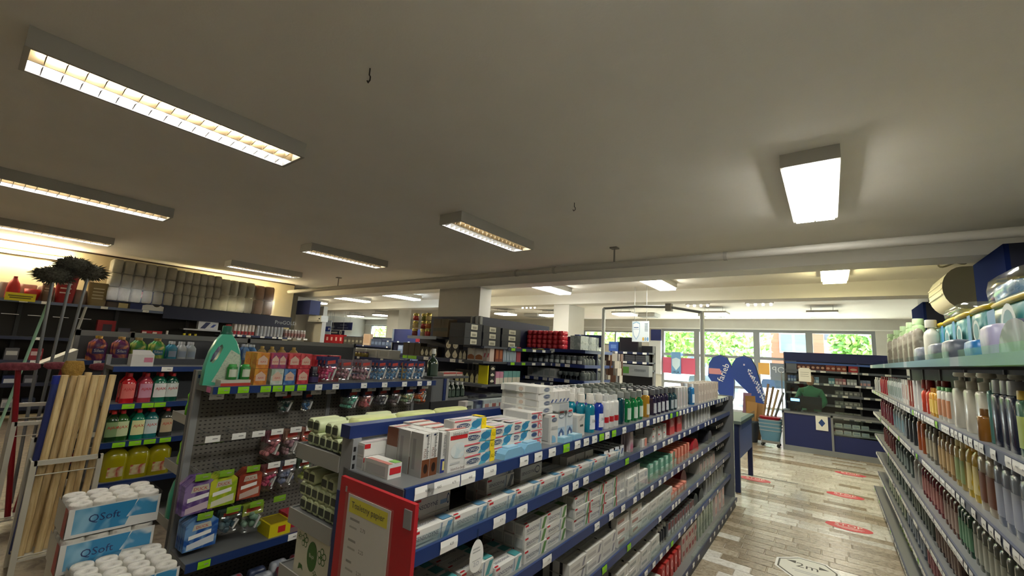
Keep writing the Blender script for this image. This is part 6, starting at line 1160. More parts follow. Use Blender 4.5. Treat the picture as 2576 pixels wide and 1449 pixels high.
ry('gift_box', K('#a01c24', (('y', .3, .7, .3, .7, mat('#d8b0a8', .5)),)), 'red gift carton in the far bay', 'box', 786, 842, 862, 864, Y9, 7, .15, d9[0])
ry('gift_box', K('#4a4640', (('y', .2, .8, .3, .6, mat('#8d8878', .5)),)), 'dark grey carton in the far bay', 'box', 864, 846, 912, 865, Y9, 5, .15, d9[0])
ry('leaflet_stand', K('#d2b8a0', (('y', .1, .9, .2, .9, mat('#c9a88c', .5)),)), 'tall beige carton sticking up in the far bay', 'box', 913, 837, 931, 866, Y9, 1, .12, d9[0])
ry('gift_box', K('#44506a', (('y', .1, .9, .2, .6, mat('#6a7a98', .5)),)), 'slate blue carton in the far bay', 'box', 933, 848, 998, 866, Y9, 7, .15, d9[0])
ry('gift_box', K('#b8bcc0', (('y', .1, .9, .3, .7, mat('#8d98a8', .5)),)), 'pale grey carton on the second deck of the far bay unit', 'box', 790, 878, 900, 899, Y9, 10, .15, d9[1])
ry('gift_box', K('#6a7f9a', (('y', .1, .9, .3, .7, mat('#a8b8c8', .5)),)), 'blue carton on the second deck of the far bay unit', 'box', 905, 878, 995, 899, Y9, 8, .15, d9[1])
Y8 = 8.2; d8 = [dz(1000, 858, Y8), dz(1000, 888, Y8), dz(1000, 920, Y8)]
unit_y('navy backed shelf unit of blue boxes beside the jar display', 960, 1068, Y8, d8, '#20285a', dz(1000, 826, Y8))
ry('storage_box', K('#8d9ab4', (('y', .1, .9, .5, .9, mat('#c2cad8', .5)),)), 'pale blue storage carton under the navy board', 'box', 1000, 866, 1066, 887, Y8, 5, .2, d8[1])
ry('storage_box', K('#5a6a92', (('y', .1, .9, .5, .9, mat('#98a6c0', .5)),)), 'mid blue storage carton on the lower deck under the navy board', 'box', 975, 898, 1066, 919, Y8, 6, .2, d8[2])
ry('heart_box', K('#b01c2c', ()), 'crimson carton beside the jar display', 'box', 1045, 842, 1062, 858, Y8, 2, .12, d8[0])
# goods between the peg hook unit and the far bay: a low table unit seen over the toilet blocks
Y5 = 5.4; d5 = [dz(860, 893, Y5), dz(860, 930, Y5)]
unit_y('low shelf unit of plastic boxes seen over the toilet block bags', 778, 990, Y5, d5, '#55585a', d5[0] + .02)
ry('lunch_box', K('#a8182a', (('y', .1, .9, .4, .8, mat('#c85a5a', .5)),)), 'red plastic box on the low unit', 'box', 782, 868, 862, 893, Y5, 5, .15, d5[0], 2)
ry('organiser_box', K('#b8b9b4', (('y', .15, .85, .2, .8, mat('#a3a49e', .5)),)), 'pale grey organiser box on the low unit', 'box', 866, 872, 980, 893, Y5 + .09, 4, .28, d5[0])
ry('spice_jar', KB('jar', '#8a7a3a', '#4a3a5a', None, .2, .8, 2), 'ochre jar with violet lid before the organiser boxes', 'jar', 882, 880, 922, 893, Y5 - .0, 5, .07, d5[0])
# ------------------------------------------------------------------ unit around the tall pillar
YP = 4.85; XP = x_at(1231, YP, 1.6)          # front faces -y, right face at x = XP faces +x
dP = [dz(1060, 845, YP), dz(1160, 904, YP), dz(1180, 962, YP)]
pu = root('pillar_shelving', 'navy shelf unit wrapped around the tall pillar', 'shelf unit', (XP, YP, 0))
xl = x_at(1008, YP, 1.6) - XP; xm = x_at(1158, YP, 2.0) - XP
ob('front_board', MB().box((xl, .42, .05), (xm, .46, dz(1145, 796, YP + .42)), mat('#1d2443', .5)), pu)
ob('side_board', MB().box((xm, .42, .05), (xm + .04, 2.6, dz(1160, 796, YP + .42)), mat('#1d2443', .5)), pu)
for x in (xm - .12, xm - .02, xm + .06): ob('post', MB().box((x, .36, 0), (x + .035, .42, dz(1160, 796, YP + .42)), GREY), pu)
make_shelf(pu, None, x_at(1026, YP, dP[0]) - XP, x_at(1098, YP, dP[0]) - XP, dP[0], .4, .05, mat('#7d8698', .35, .3))
make_shelf(pu, None, xl, 0, dP[1], .4, .055, mat('#3a415c', .4), tags=[(x_at(p, YP, dP[1]) - XP, c, .12) for p, c in ((1020, 'g'), (1033, 'g'), (1043, 'g'), (1073, 'w'), (1140, 'w'), (1162, 'w'), (1198, 'w'))])
make_shelf(pu, None, x_at(1085, YP, dP[2]) - XP, 0, dP[2], .4, .055, mat('#a9adb4', .35)); make_shelf(pu, None, xl, 0, 1.0, .4, .05, mat('#3a415c', .4)); make_shelf(pu, None, xl, 0, .5, .4, .05, mat('#3a415c', .4))
ob('yellow_panel', MB().box((x_at(1207, YP, 1.5) - XP, -.01, dP[2] + .004), (.0, .01, dP[1] - .06), mat('#d8cf12', .45)), pu)
LS_ = 2.0
for z in (dP[0] - .12, dP[1], dP[2]):
    s = ob('side_shelf', MB().box((-.4, -.15, z - .03), (.02, LS_, z), mat('#4a4f5a', .5)), pu); ob('price_rail', MB().box((.02, .42, z - .05), (.03, LS_, z), mat('#2c3452', .4)), s)
    for k in range(5): ob('price_tag', MB().box((.03, .5 + k * .3, z - .046), (.032, .6 + k * .3, z - .006), TAGW if k > 1 else TAGG), s)
GOLD = mat('#c9b45a', .25, .6)
for i in range(3):
    for j, (px_, c) in enumerate(((1034, '#7a2a2a'), (1048, '#8a8a3a'), (1066, '#b0602a'))):
        xx = x_at(px_, YP, dP[0] + .1)
        put('preserve_jar', bottle_kit(.10, .10, .085, (1.0, .045), 'jar', mat((c, '#c8b070', '#a83a34')[(i + j) % 3], .2, coat=.5), GOLD, None, p=2), 'glass preserve jar with gold lid stacked on the upper shelf', 'jar', 'gold lidded jars', (xx, YP + .04 + .06 * (j % 2), dP[0] + i * .135), 0)
for i in range(4): put('brown_board_box', K('#4a3a22', (('y', .1, .9, .3, .5, mat('#2c2616', .5)),))(.1, .2, .3), 'tall dark brown carton beside the gold lidded jars', 'box', 'dark brown cartons', (x_at(1082 + i * 9, YP, dP[0]), YP + .1, dP[0]), 0)
drop = lambda c='#14161c', sh='drop', m2='#d8d4be', v=(.05, .95): K(c, (('y', .12, .88, v[0], v[1], mat(m2, .5), sh), ('y', .3, .45, .25, .4, mat('#b09a6a', .5), 'o')))
ry('candle_box', drop(), 'black carton with cream droplet, in the block of four', 'box', 1118, 853, 1153, 901, YP, 2, .1, dP[1], 1, 2)
ry('candle_box', drop('#2a2418', 'drop', '#c9c4a8', (.1, .8)), 'brown carton with narrow cream droplet', 'box', 1056, 871, 1100, 896, YP + .1, 4, .1, dP[1])
ry('brown_board_box', K('#3a2e1c', ()), 'dark brown slanting carton left of the droplet cartons', 'box', 1012, 866, 1056, 898, YP + .12, 3, .15, dP[1])
ry('candle_box', drop('#22262c', 'house'), 'black carton with cream house shape next to the droplet block', 'box', 1152, 877, 1173, 901, YP, 2, .1, dP[1])
ry('diffuser_box', K('#d8d4cc', (('y', .05, .95, .1, .55, mat('#a8643a', .5), 'house'), ('y', .2, .9, .5, .98, mat('#e4e2dc', .5), 'leaf'))), 'white carton with caramel picture and slanted top print', 'box', 1174, 874, 1214, 905, YP, 2, .1, dP[1])
ry('diffuser_box', K('#c9b8b0', (('y', .2, .8, .3, .6, mat('#b83a52', .5), 's'), ('y', .2, .8, .65, .95, mat('#dcd8d0', .5), 'leaf'))), 'blush carton with crimson flourish on the pillar unit', 'box', 1214, 872, 1232, 906, YP, 2, .1, dP[1])
ry('candle_box', drop('#1c1a16', 'house', '#d8d2a0', (.02, .8)), 'black topped carton with pale yellow house shape below the droplets', 'box', 1144, 921, 1206, 952, YP, 5, .1, dP[2])
ry('candle_box', drop('#1c1a16', 'house', '#cfccc4', (.02, .7)), 'dark carton with white peak on the lower pillar shelf', 'box', 1090, 928, 1142, 948, YP + .1, 3, .1, dP[2])
for i, (px0, px1, n) in enumerate(((1170, 1215, 3), (1216, 1262, 3), (1263, 1312, 3))):
    rx('lamp_box', K('#171c26', (('y', .35, .72, .15, .85, mat('#c9c6b4', .5)), ('y', .42, .66, .25, .6, mat('#8d8a7c', .5)))), ('first', 'second', 'third')[i] + ' column black carton with pale label on the pillar unit side', 'box', px0, 803 + i * 8, px1, 858 + i * 4, XP, 1, .3, dP[0] - .12, 1, 3)
rx('diffuser_box', K('#7a3a2a', (('y', .2, .8, .2, .8, mat('#a8603a', .5)),)), 'russet carton on the pillar unit side', 'box', 1248, 872, 1267, 908, XP, 2, .1, dP[1])
rx('bottle_carton', K('#7f98ac', (('y', .1, .3, .1, .8, mat('#c4d0d8', .5)), ('y', .6, .8, .1, .8, mat('#c4d0d8', .5)))), 'grey-blue bottle carton on the pillar unit side', 'box', 1268, 870, 1300, 910, XP, 4, .1, dP[1])
rx('bottle_carton', K('#9a3a4a', ()), 'dusky red carton at the end of the pillar unit side', 'box', 1301, 872, 1312, 910, XP, 1, .1, dP[1])
rx('candle_box', drop('#15161a', 'drop', '#d8d4c4', (.3, .8)), 'small black carton with white droplet behind the yellow panel', 'box', 1234, 915, 1247, 962, XP, 1, .1, dP[2], 1, 3)
rx('tissue_pack', K('#c98aa8', (('y', 0, 1, 0, .5, mat('#d8d4c8', .5)),)), 'pink and cream pack on the pillar unit side', 'pack', 1249, 930, 1268, 961, XP, 2, .1, dP[2])
rx('tissue_pack', K('#6fa8a8', (('y', 0, 1, 0, .5, mat('#d8d4c8', .5)),)), 'turquoise and cream pack on the pillar unit side', 'pack', 1269, 930, 1310, 961, XP, 4, .1, dP[2])
# ------------------------------------------------------------------ grey end unit with green bottles, behind the peg hook unit
Xe = -2.95; eu = root('detergent_end_unit', 'grey shelf end behind the peg hook unit with dark green bottles', 'shelf unit', (Xe, 2.75, 0), A90)
ob('side_panel', MB().box((0, .0, 0), (.02, .5, 1.36), mat('#5f6266', .5)), eu); ob('front_panel', MB().box((.02, .0, 0), (.17, .02, 1.36), mat('#6a6d70', .5)), eu); ob('top_board', MB().box((0, -.0, 1.355), (.5, .5, 1.375), mat('#4a4d52', .5)), eu); ob('back_panel', MB().box((.02, .44, .05), (.5, .46, 1.355), BACKD), eu)
for x in (.145, .18): ob('post', MB().box((x, -.01, 0), (x + .03, .02, 1.355), GREY if x > .15 else NAVY), eu)
for z in (1.17, .95, .6): ob('shelf', MB().box((.21, .0, z - .03), (.5, .44, z), SHELF), eu)
FEu = Frame((Xe, 2.75, 0), A90)
def epx(px, z): return FEu.px(px, z)
put('washing_liquid_bottle', bottle_kit(.11, .08, .21, (.36, .05), 'wine', mat('#16301f', .2, coat=.5), mat('#dcdcd8', .35), mat('#3a4a40', .4), (.05, .55), 55, 2.4), 'single dark green bottle with white cap on top of the grey end unit', 'bottle', None, FEu.w(epx(1104, 1.42), .05, 1.375), A90)
row('washing_liquid_bottle', bottle_kit(.062, .06, .12, (.45, .025), 'slant', mat('#1c2c22', .2, coat=.4), mat('#cfd0cc', .35), mat('#4a5a50', .4), (.1, .55), 50, 2.4), 'dark green bottle with pale cap in the end unit', 'bottle', FEu, epx(1129, 1.2), epx(1174, 1.2), 4, 1.17, 2, .09, .02)
row('storage_box', K('#c2b8b0', (('y', 0, 1, .5, 1, mat('#b04a44', .5)),))(.085, .1, .035), 'low white and red carton on top of the grey end unit', 'box', FEu, epx(1124, 1.38), epx(1174, 1.38), 4, 1.376, 1, 0, .05)
# shelf between pillar unit and toothpaste gondola: low goods
Xq = -2.3; YQ = y_at(1168, Xq, 1.17) - .04; q = root('cosmetics_unit', 'low dark shelf unit of white cartons behind the toothpaste gondola', 'shelf unit', (Xq, YQ, 0), A90); FQ = Frame((Xq, YQ, 0), A90)
ob('back_panel', MB().box((0, .34, .0), (4.0, .36, 1.2), mat('#1c1d22', .6)), q)
for z in (1.13, .85, .5): make_shelf(q, FQ, 0, 4.0, z, .33, .04, mat('#3c4660', .4), tags=even_tags(.1, 3.9, .2, 77, .2, .2))
for px0, px1, n, c, p_, lb in ((1172, 1200, 3, '#c9c4c0', '#2a2a30', 'white carton with black spots in the low dark unit'), (1201, 1222, 2, '#26305a', '#8d98b0', 'navy pouch-like carton in the low dark unit'), (1223, 1290, 4, '#cfcfcd', '#a8403c', 'long white carton with red lettering bar in the low dark unit')):
    row('cosmetic_box', K(c, (('y', .2, .8, .3, .7, mat(p_, .5)),))(.09, .08, .1), lb, 'box', FQ, FQ.px(px0, 1.17), FQ.px(px1, 1.17), n, 1.13, 1, 0, .03)
row('cosmetic_box', K('#b8a88a', (('y', .2, .8, .3, .7, mat('#8f9a3a', .5)),))(.1, .08, .07), 'olive and tan carton in the low dark unit', 'box', FQ, FQ.px(1185, .9), FQ.px(1240, .9), 5, .85, 1, 0, .03)
# ------------------------------------------------------------------ glassware unit
YJ = 6.6; dJ = [dz(1390, 877, YJ), dz(1390, 913, YJ), dz(1390, 951, YJ), dz(1390, 990, YJ)]
XJ = x_at(1470, YJ, 1.6); xj0 = x_at(1316, YJ, 1.6) - XJ
ju = root('glassware_unit', 'navy shelf unit of clear glassware before the grey pillar', 'shelf unit', (XJ, YJ, 0)); ztj = dz(1440, 838, YJ)
ob('back_board', MB().box((xj0, .5, .05), (0, .54, dJ[0] + .25), mat('#1d2443', .5)), ju); ob('post', MB().box((x_at(1416, YJ, 2) - XJ, .44, dJ[0]), (x_at(1428, YJ, 2) - XJ, .5, ztj), mat('#3a5a9a', .4)), ju); ob('top_board', MB().box((x_at(1430, YJ, 2) - XJ, .48, ztj - .22), (.1, .52, ztj), mat('#1c2a62', .5)), ju)
for k, z in enumerate(dJ + [.4, .1]):
    s = make_shelf(ju, None, xj0, 0, z, .5, .055, mat('#2a3a7a', .4), mat('#3a4058', .4), tags=[(xj0 * (1 - t), 'w', .1) for t in ((.3, .5), (.3, .45, .6, .75), (.1, .25, .4, .5, .75), (.3, .6))[min(k, 3)]])
    ob('price_rail', MB().box((0, 0, z - .055), (.012, 1.2, z), mat('#4a5a8a', .4)), s); ob('side_deck', MB().box((-.5, .5, z - .03), (0, 1.2, z), mat('#3a4058', .4)), s)
ry('gift_wrap_pack', lambda w, d, h: cached(('gwp',), lambda: MB().oval([(0, w * .4, d * .44), (h * .12, w * .48, d * .5), (h * .85, w * .48, d * .5), (h * .97, w * .4, d * .42)], mat('#c22a36', .22, kind='print', h2='#d8505a', sc=.4), 10, 4, (0, d / 2, 0))), 'shiny red wrapped pack piled on the glassware unit', 'pack', 1322, 829, 1414, 874, YJ, 7, .25, dJ[0], 1, 4)
ob('yellow_tag', MB().box((x_at(1340, YJ, 1.8) - XJ, -.012, dJ[0] - .05), (x_at(1370, YJ, 1.8) - XJ, -.006, dJ[0] - .012), mat('#d8c850', .5)), ju)
GLS = mat('#8d989a', .08, 0, 0, trans=.55)
gl = lambda st, lab=None, ch=.12, cap_='#b8bcbc': (lambda w, d, h: bottle_kit(round(w, 4), round(w, 4), round(h * (1 - ch), 4), (.5, h * ch), st, GLS, mat(cap_, .2, .3), mat(lab, .5) if lab else None, (.1, .5), 55, 2))
ry('glass_bottle', gl('jar', '#d6dcdc'), 'clear glass jar with white label on the second glassware shelf', 'jar', 1325, 888, 1464, 910, YJ, 10, .1, dJ[1], 2)
ry('wine_glass', lambda w, d, h: cached(('wg', round(w, 3)), lambda: MB().oval([(0, w * .38, w * .38), (.01, w * .06, w * .06), (h * .45, w * .05, w * .05), (h * .55, w * .4, w * .4), (h * .8, w * .46, w * .46), (h, w * .38, w * .38)], GLS, 12, 2, (0, w / 2, 0))), 'clear stemmed glass on the third glassware shelf', 'glass', 1398, 930, 1468, 950, YJ, 5, .1, dJ[2], 2)
ry('glass_box', K('#c8ccca', (('y', .1, .9, .2, .8, mat('#a8b0b0', .5)),)), 'white glassware carton on the third glassware shelf', 'box', 1326, 926, 1396, 950, YJ, 5, .15, dJ[2])
rx('glass_bottle', gl('wine', None, .05), 'clear slim bottle on the side of the glassware unit', 'bottle', 1472, 890, 1522, 913, XJ, 7, .09, dJ[1])
rx('glass_bottle', gl('round', None, .05), 'clear carafe on the lower side of the glassware unit', 'bottle', 1472, 926, 1522, 950, XJ, 6, .09, dJ[2])
rx('glass_tray', K('#c2cccc', (('y', .1, .9, .3, .7, mat('#a9b6b8', .3)),), (), '#9aa6a8', .2), 'clear plastic tray of glasses stacked on the glassware unit', 'tray', 1462, 842, 1522, 876, XJ + .05, 3, .2, dJ[0], 1, 2)
# ------------------------------------------------------------------ right background: rack, boxes, signs, flags, cash desk
YB = 9.0; dB = [dz(1600, 886, YB), dz(1600, 910, YB), dz(1600, 930, YB)]
unit_y('dark shelf unit of flat goods beside the hanging shop sign', 1535, 1632, YB, dB + [.5], '#22242c', dz(1600, 868, YB))
ry('television_box', K('#1d1e22', (('y', .04, .96, .05, .95, mat('#26272c', .2)),)), 'large black flat carton on the dark unit', 'box', 1556, 849, 1607, 886, YB, 1, .2, dB[0])
ry('blue_box', K('#2a4f9a', (('y', .2, .8, .3, .7, mat('#5a7ab8', .5)),)), 'blue carton beside the large black flat one', 'box', 1530, 862, 1555, 886, YB, 1, .2, dB[0])
ry('folded_cloth', K('#3a3c42', (('y', 0, 1, .4, .6, mat('#5a5c62', .6)),)), 'flat dark folded pack on the dark unit', 'pack', 1545, 892, 1625, 909, YB, 3, .3, dB[1], 1, 3)
ry('appliance_box', K('#9aa0a4', (('y', .1, .32, .2, .8, mat('#5f9a4a', .5)), ('y', .5, .9, .45, .65, mat('#7d8488', .5))), (('y', 'Series', .7, .55, .05, mat('#6a7074', .5)),)), 'long grey appliance carton with green square', 'box', 1556, 918, 1634, 946, 8.0, 1, .2)
xa, w_, z0, h_ = spanY(1510, 882, 1556, 952, 7.6)
rk = root('tool_rack', 'spinning rack of brown and white hanging goods beside the glassware', 'rack', (xa + w_ / 2, 7.6 + .2, 0)); ob('column', MB().tube([(0, 0, 0), (0, 0, z0 + h_)], .03, STEEL), rk); ob('base', MB().oval([(0, .25, .25), (.03, .25, .25)], DGREY, 16), rk)
for i in range(4):
    for j in range(6):
        a = j * math.pi / 3 + i * .3; z = z0 + h_ * (.9 - i * .26)
        ob('hanging_card', cached(('hc', j % 2), lambda: MB().prism([(-.05, -.14), (.05, -.14), (.05, 0), (-.05, 0)], -.01, .01, mat(('#6a4a3a', '#cfcac2')[j % 2], .5))), rk, (.16 * math.cos(a), .16 * math.sin(a), z), a + A90)
# hanging shop sign
xa, w_, z0, h_ = spanY(1590, 808, 1634, 860, 8.6)
hs = root('hanging_shop_sign', 'white hanging sign with pale blue shield outline and rows of small print', 'sign', (xa, 8.6, z0), R(-6))
ob('panel', MB().box((0, 0, 0), (w_, .02, h_), mat('#ccd6de', .4)), hs)
SHD = mat('#8fb0cc', .4)
def shield(k, y): return [(w_ * .26 + w_ * k * x, y, h_ * .55 + h_ * k * 1.1 * z) for x, z in ((-.22, .32), (-.1, .36), (0, .40), (.1, .36), (.22, .32), (.22, -.05), (.14, -.26), (0, -.42), (-.14, -.26), (-.22, -.05))]
ob('shield', MB().poly(shield(1.0, -.003), SHD).poly(shield(.86, -.005), mat('#dbe3e8', .4)).text('CENTRUM', (w_ * .26, -.007, h_ * .60), (1, 0, 0), (0, 0, 1), h_ * .06, mat('#4a6a9a', .5), w_ * .34).box((w_ * .12, -.007, h_ * .67), (w_ * .4, -.006, h_ * .71), mat('#4a6a9a', .5)), hs)
g = MB()
for i in range(6): g.box((w_ * .76, -.004, h_ * (.86 - i * .07)), (w_ * .95, -.001, h_ * (.90 - i * .07)), mat('#8d9aa6', .5))
for i, c in enumerate(('#c8a04a', '#8aa0b0', '#5f8fc0')): g.poly([(w_ * (.68 + i * .13) + w_ * .055 * math.cos(t), -.004, h_ * .14 + h_ * .09 * math.sin(t)) for t in [k * math.pi / 6 for k in range(12)]], mat(c, .5))
ob('small_print', g, hs)
for x in (.05, w_ - .05): ob('sign_wire', MB().tube([(x, .01, h_), (x, .01, 3.148 - z0)], .006, STEEL, 5), hs)
# overhead steel rail with two posts
pr = root('overhead_rail', 'thin grey rail on white posts rising over the toothpaste gondola', 'rail', (0, 0, 0))
q1 = on_y(1519, 776, 7.0); q2 = on_y(1766, 786, 7.0); q3 = on_y(1683, 772, 7.0)
ob('rail', MB().tube([q1, ((q1 + q3) / 2) + Vector((0, 0, .02)), q3, q2], .022, mat('#8d8f90', .4), 8), pr)
for q_, px_ in ((q1, 1518), (q2, 1766)): ob('post', MB().tube([(q_.x, 7.0, 0), (q_.x, 7.0, q_.z)], .032, mat('#d2d6d6', .4), 10), pr)
ob('sensor_box', MB().box((q3.x - .045, 6.94, q3.z - .07), (q3.x + .045, 7.06, q3.z + .05), mat('#9a968c', .5)), pr)
# wall pier between the windows: navy band, exit sign, fire sign, board
xa, w_, z0, h_ = spanY(1637, 829, 1663, 857, FARY - .02); tag(ob('navy_band', MB().box((0, 0, 0), (w_, .015, h_), mat('#1d2a6a', .5)), None, (xa, FARY - .02, z0)), 'navy panel on the wall pier beside the windows', 'panel')
xa, w_, z0, h_ = spanY(1641, 889, 1656, 897, FARY - .03); r_ = root('exit_sign', 'small green emergency exit sign with white arrow', 'sign', (xa, FARY - .03, z0)); ob('plate', MB().box((0, 0, 0), (w_, .015, h_), mat('#1f5a40', .5)), r_)
ob('arrow', MB().poly([(w_ * .35, -.003, h_ * .4), (w_ * .65, -.003, h_ * .4), (w_ * .65, -.003, h_ * .2), (w_ * .9, -.003, h_ * .5), (w_ * .65, -.003, h_ * .8), (w_ * .65, -.003, h_ * .6), (w_ * .35, -.003, h_ * .6)], PAPER).poly([(w_ * .1, -.003, h_ * .2), (w_ * .25, -.003, h_ * .2), (w_ * .28, -.003, h_ * .8), (w_ * .12, -.003, h_ * .8)], PAPER), r_)
xa, w_, z0, h_ = spanY(1644, 898, 1655, 909, FARY - .03); r_ = root('fire_sign', 'red square fire extinguisher sign below the exit sign', 'sign', (xa, FARY - .03, z0)); ob('plate', MB().box((0, 0, 0), (w_, .015, h_), mat('#c0262c', .5)), r_); ob('pictogram', MB().tube([(w_ * .4, -.004, h_ * .2), (w_ * .6, -.004, h_ * .45), (w_ * .6, -.004, h_ * .75), (w_ * .4, -.004, h_ * .8), (w_ * .35, -.004, h_ * .5)], .012, PAPER, 5), r_)
xa, w_, z0, h_ = spanY(1634, 857, 1664, 940, FARY - .1); tag(ob('white_cabinet', MB().box((0, 0, 0), (w_, .1, h_), mat('#c9cdd2', .5)).box((w_ * .2, -.004, h_ * .05), (w_ * .3, 0, h_ * .1), DGREY), None, (xa, FARY - .17, z0)), 'tall white wall cabinet on the pier under the navy panel', 'cabinet')
# window posters and door sheets
xa, w_, z0, h_ = spanY(1668, 900, 1749, 940, FARY - .0); r_ = root('window_poster', 'red window poster behind the blue pennant', 'poster', (xa, FARY - .02, z0)); ob('sheet', MB().box((0, 0, 0), (w_, .008, h_), mat('#c85a78', .5)), r_)
pn = root('pennant', 'pale blue shield pennant hanging in the small window', 'pennant', (xa + w_ * .28, FARY - .06, z0)); pw = w_ * .3
ob('cloth', MB().prism([(0, -.02), (pw, -.02), (pw, h_ * 1.35), (0, h_ * 1.35)], 0, .006, mat('#6f9fd0', .5)), pn); ob('shield', MB().poly([(pw * x, -.003, h_ * z) for x, z in ((.08, .9), (.5, 1.0), (.92, .9), (.9, .5), (.5, .2), (.1, .5))], mat('#c4dcec', .5)), pn); ob('lettering', MB().text('ITLA', (pw * .5, -.006, h_ * .08), (1, 0, 0), (0, 0, 1), h_ * .14, NAVYD, pw * .9), pn)
for px0, py0, px1, py1, c, lb in ((1908, 913, 1936, 942, '#c99a4a', 'ochre sheet stuck on the glass door'), (1938, 914, 1976, 957, '#6d7680', 'grey opening hours sheet with big pale letters on the glass door')):
    xa, w_, z0, h_ = spanY(px0, py0, px1, py1, FARY - .0); r_ = root('door_sheet', lb, 'poster', (xa, FARY - .015, z0)); ob('sheet', MB().box((0, 0, 0), (w_, .008, h_), mat(c, .5)), r_)
    if c[1] == '6': ob('lettering', MB().text('OP', (-w_ * .5, -.012, h_ * .62), (-1, 0, 0), (0, 0, 1), h_ * .36, mat('#b9c0c6', .5)).tf(Matrix.Translation((w_ * 1.05, 0, 0))), r_)
# beach flags
def flag(px0, px1, py0, pyb, Y, label, lean, word):
    q = on_y((px0 + px1) / 2, py0, Y); b = on_y((px0 + px1) / 2 + lean, pyb, Y); H_f = q.z - b.z; w = abs(x_at(px1, Y, q.z) - x_at(px0, Y, q.z)); z0 = b.z; base = min(z0, .0)
    f = root('flag_banner', label, 'banner', (b.x, Y, 0))
    dx = q.x - b.x
    pts = [(dx * 1.0 + w * (-.5), z0 + H_f * .62), (dx + w * -.46, z0 + H_f * .84), (dx + w * -.3, z0 + H_f * .95), (dx + 0, z0 + H_f), (dx + w * .3, z0 + H_f * .95), (dx + w * .46, z0 + H_f * .82), (dx * .9 + w * .55, z0 + H_f * .55), (dx * .4 + w * .45, z0 + H_f * .28), (w * .16, z0), (w * .08, z0), (dx * .42 - w * .12, z0 + H_f * .33)]
    ob('sail', MB().prism(pts, -.006, .006, mat('#24428f', .5)), f)
    ob('pole', MB().tube([(w * .16, .0, .02), (w * .16, 0, z0), (dx * .4 + w * .47, 0, z0 + H_f * .28), (dx * .9 + w * .57, 0, z0 + H_f * .55), (dx + w * .47, 0, z0 + H_f * .82), (dx + w * .3, 0, z0 + H_f * .96), (dx, 0, z0 + H_f * 1.01)], .012, BLACK, 6), f)
    ob('foot', MB().oval([(0, .2, .2), (.04, .18, .18)], DGREY, 12), f, (w * .16, 0, 0))
    if word: ob('lettering', MB().text(word, (dx * .9 + w * .12, -.012, z0 + H_f * .70), (.35, 0, .93), (-.93, 0, .35), w * .26, PAPER).poly([(dx - w * .46, -.008, z0 + H_f * .66), (dx + w * .1, -.008, z0 + H_f * .66), (dx + w * .0, -.008, z0 + H_f * .76), (dx - w * .46, -.008, z0 + H_f * .76)], mat('#c98a90', .5)), f)
    else:
        g = MB(); rg = random.Random(5)
        for k in range(3):
            for i in range(16):
                t = i / 16; cx_ = dx * (1 - t) + w * (.02 + k * .12 + .12 * math.sin(t * 2.4)); cz = z0 + H_f * (.84 - t * .62 - k * .05); s_ = w * .028 * rg.uniform(.7, 1.3)
                if rg.random() < .85: g.box((cx_ - s_, -.012, cz - s_ * 1.3), (cx_ + s_, -.009, cz + s_ * 1.3), mat(('#c9c0d4', '#c4d4e8', '#dfe4ec')[k], .5))
        o = ob('small_print', g, f); o['kind'] = 'stuff'
flag(1780, 1841, 893, 1040, 14.6, 'blue teardrop flag with vertical white lettering', 10, 'farieb')
flag(1838, 1902, 895, 1042, 14.2, 'blue teardrop flag covered in slanting rows of small print', 40, None)
# ------------------------------------------------------------------ cash desk
YC = 10.45; xc0 = x_at(1968, YC, .5); xc1 = x_at(2091, YC, .5); xc2 = 1.2; zc1 = dz(2030, 1040, YC)
cd = root('cash_desk', 'navy fronted cash desk with grey metal frame', 'counter', (xc0, YC, 0)); W1 = xc1 - xc0; W2 = xc2 - xc0; FRM = mat('#9a9ea2', .35, .5); NPN = mat('#1f2a63', .5)
ob('front_panel', MB().box((.03, .01, .1), (W1, .03, zc1 - .03), NPN), cd); ob('front_panel', MB().box((W1 + .03, .01, .1), (W2, .03, zc1 * .52), NPN), cd)
for x in (0, W1, W2 - .03): ob('frame_post', MB().box((x, -.01, 0), (x + .035, .035, zc1), FRM), cd)
ob('frame_rail', MB().box((0, -.01, zc1 - .03), (W2, .035, zc1), FRM), cd); ob('kick_rail', MB().box((0, .0, .0), (W2, .03, .1), FRM), cd); ob('counter_top', MB().box((0, .035, zc1 - .02), (W2, .6, zc1 + .01), mat('#4a4d52', .4)), cd)
for z in (.55, .72): ob('display_shelf', MB().box((W1 + .04, .035, zc1 * z), (W2, .4, zc1 * z + .02), mat('#8d9298', .3)), cd)
ob('display_glass', MB().box((W1 + .04, .012, zc1 * .53), (W2, .016, zc1 - .03), PANE), cd)
xa, w_, z0, h_ = spanY(2052, 1047, 2083, 1083, YC - .02); r_ = root('desk_notice', 'white notice with blue diamond on the cash desk front', 'notice', (xa, YC - .022, z0)); ob('sheet', MB().box((0, 0, 0), (w_, .008, h_), PAPER), r_); ob('diamond', MB().poly([(w_ * .5, -.002, h_ * .25), (w_ * .78, -.002, h_ * .52), (w_ * .5, -.002, h_ * .8), (w_ * .22, -.002, h_ * .52)], mat('#2a4a8a', .5)), r_)
for i in range(8): put('candy_box', K(('#c9cdd0', '#a8b0b8')[i % 2], (('y', .1, .9, .2, .8, mat('#8d98a8', .5)),))(.11, .12, .06), ('pale', 'grey')[i % 2] + ' flat carton in the cash desk display', 'box', ('pale', 'grey') [i % 2] + ' desk cartons', (xc0 + W1 + .12 + (i % 4) * .13, YC + .06, zc1 * (.55 if i < 4 else .72) + .021), 0)
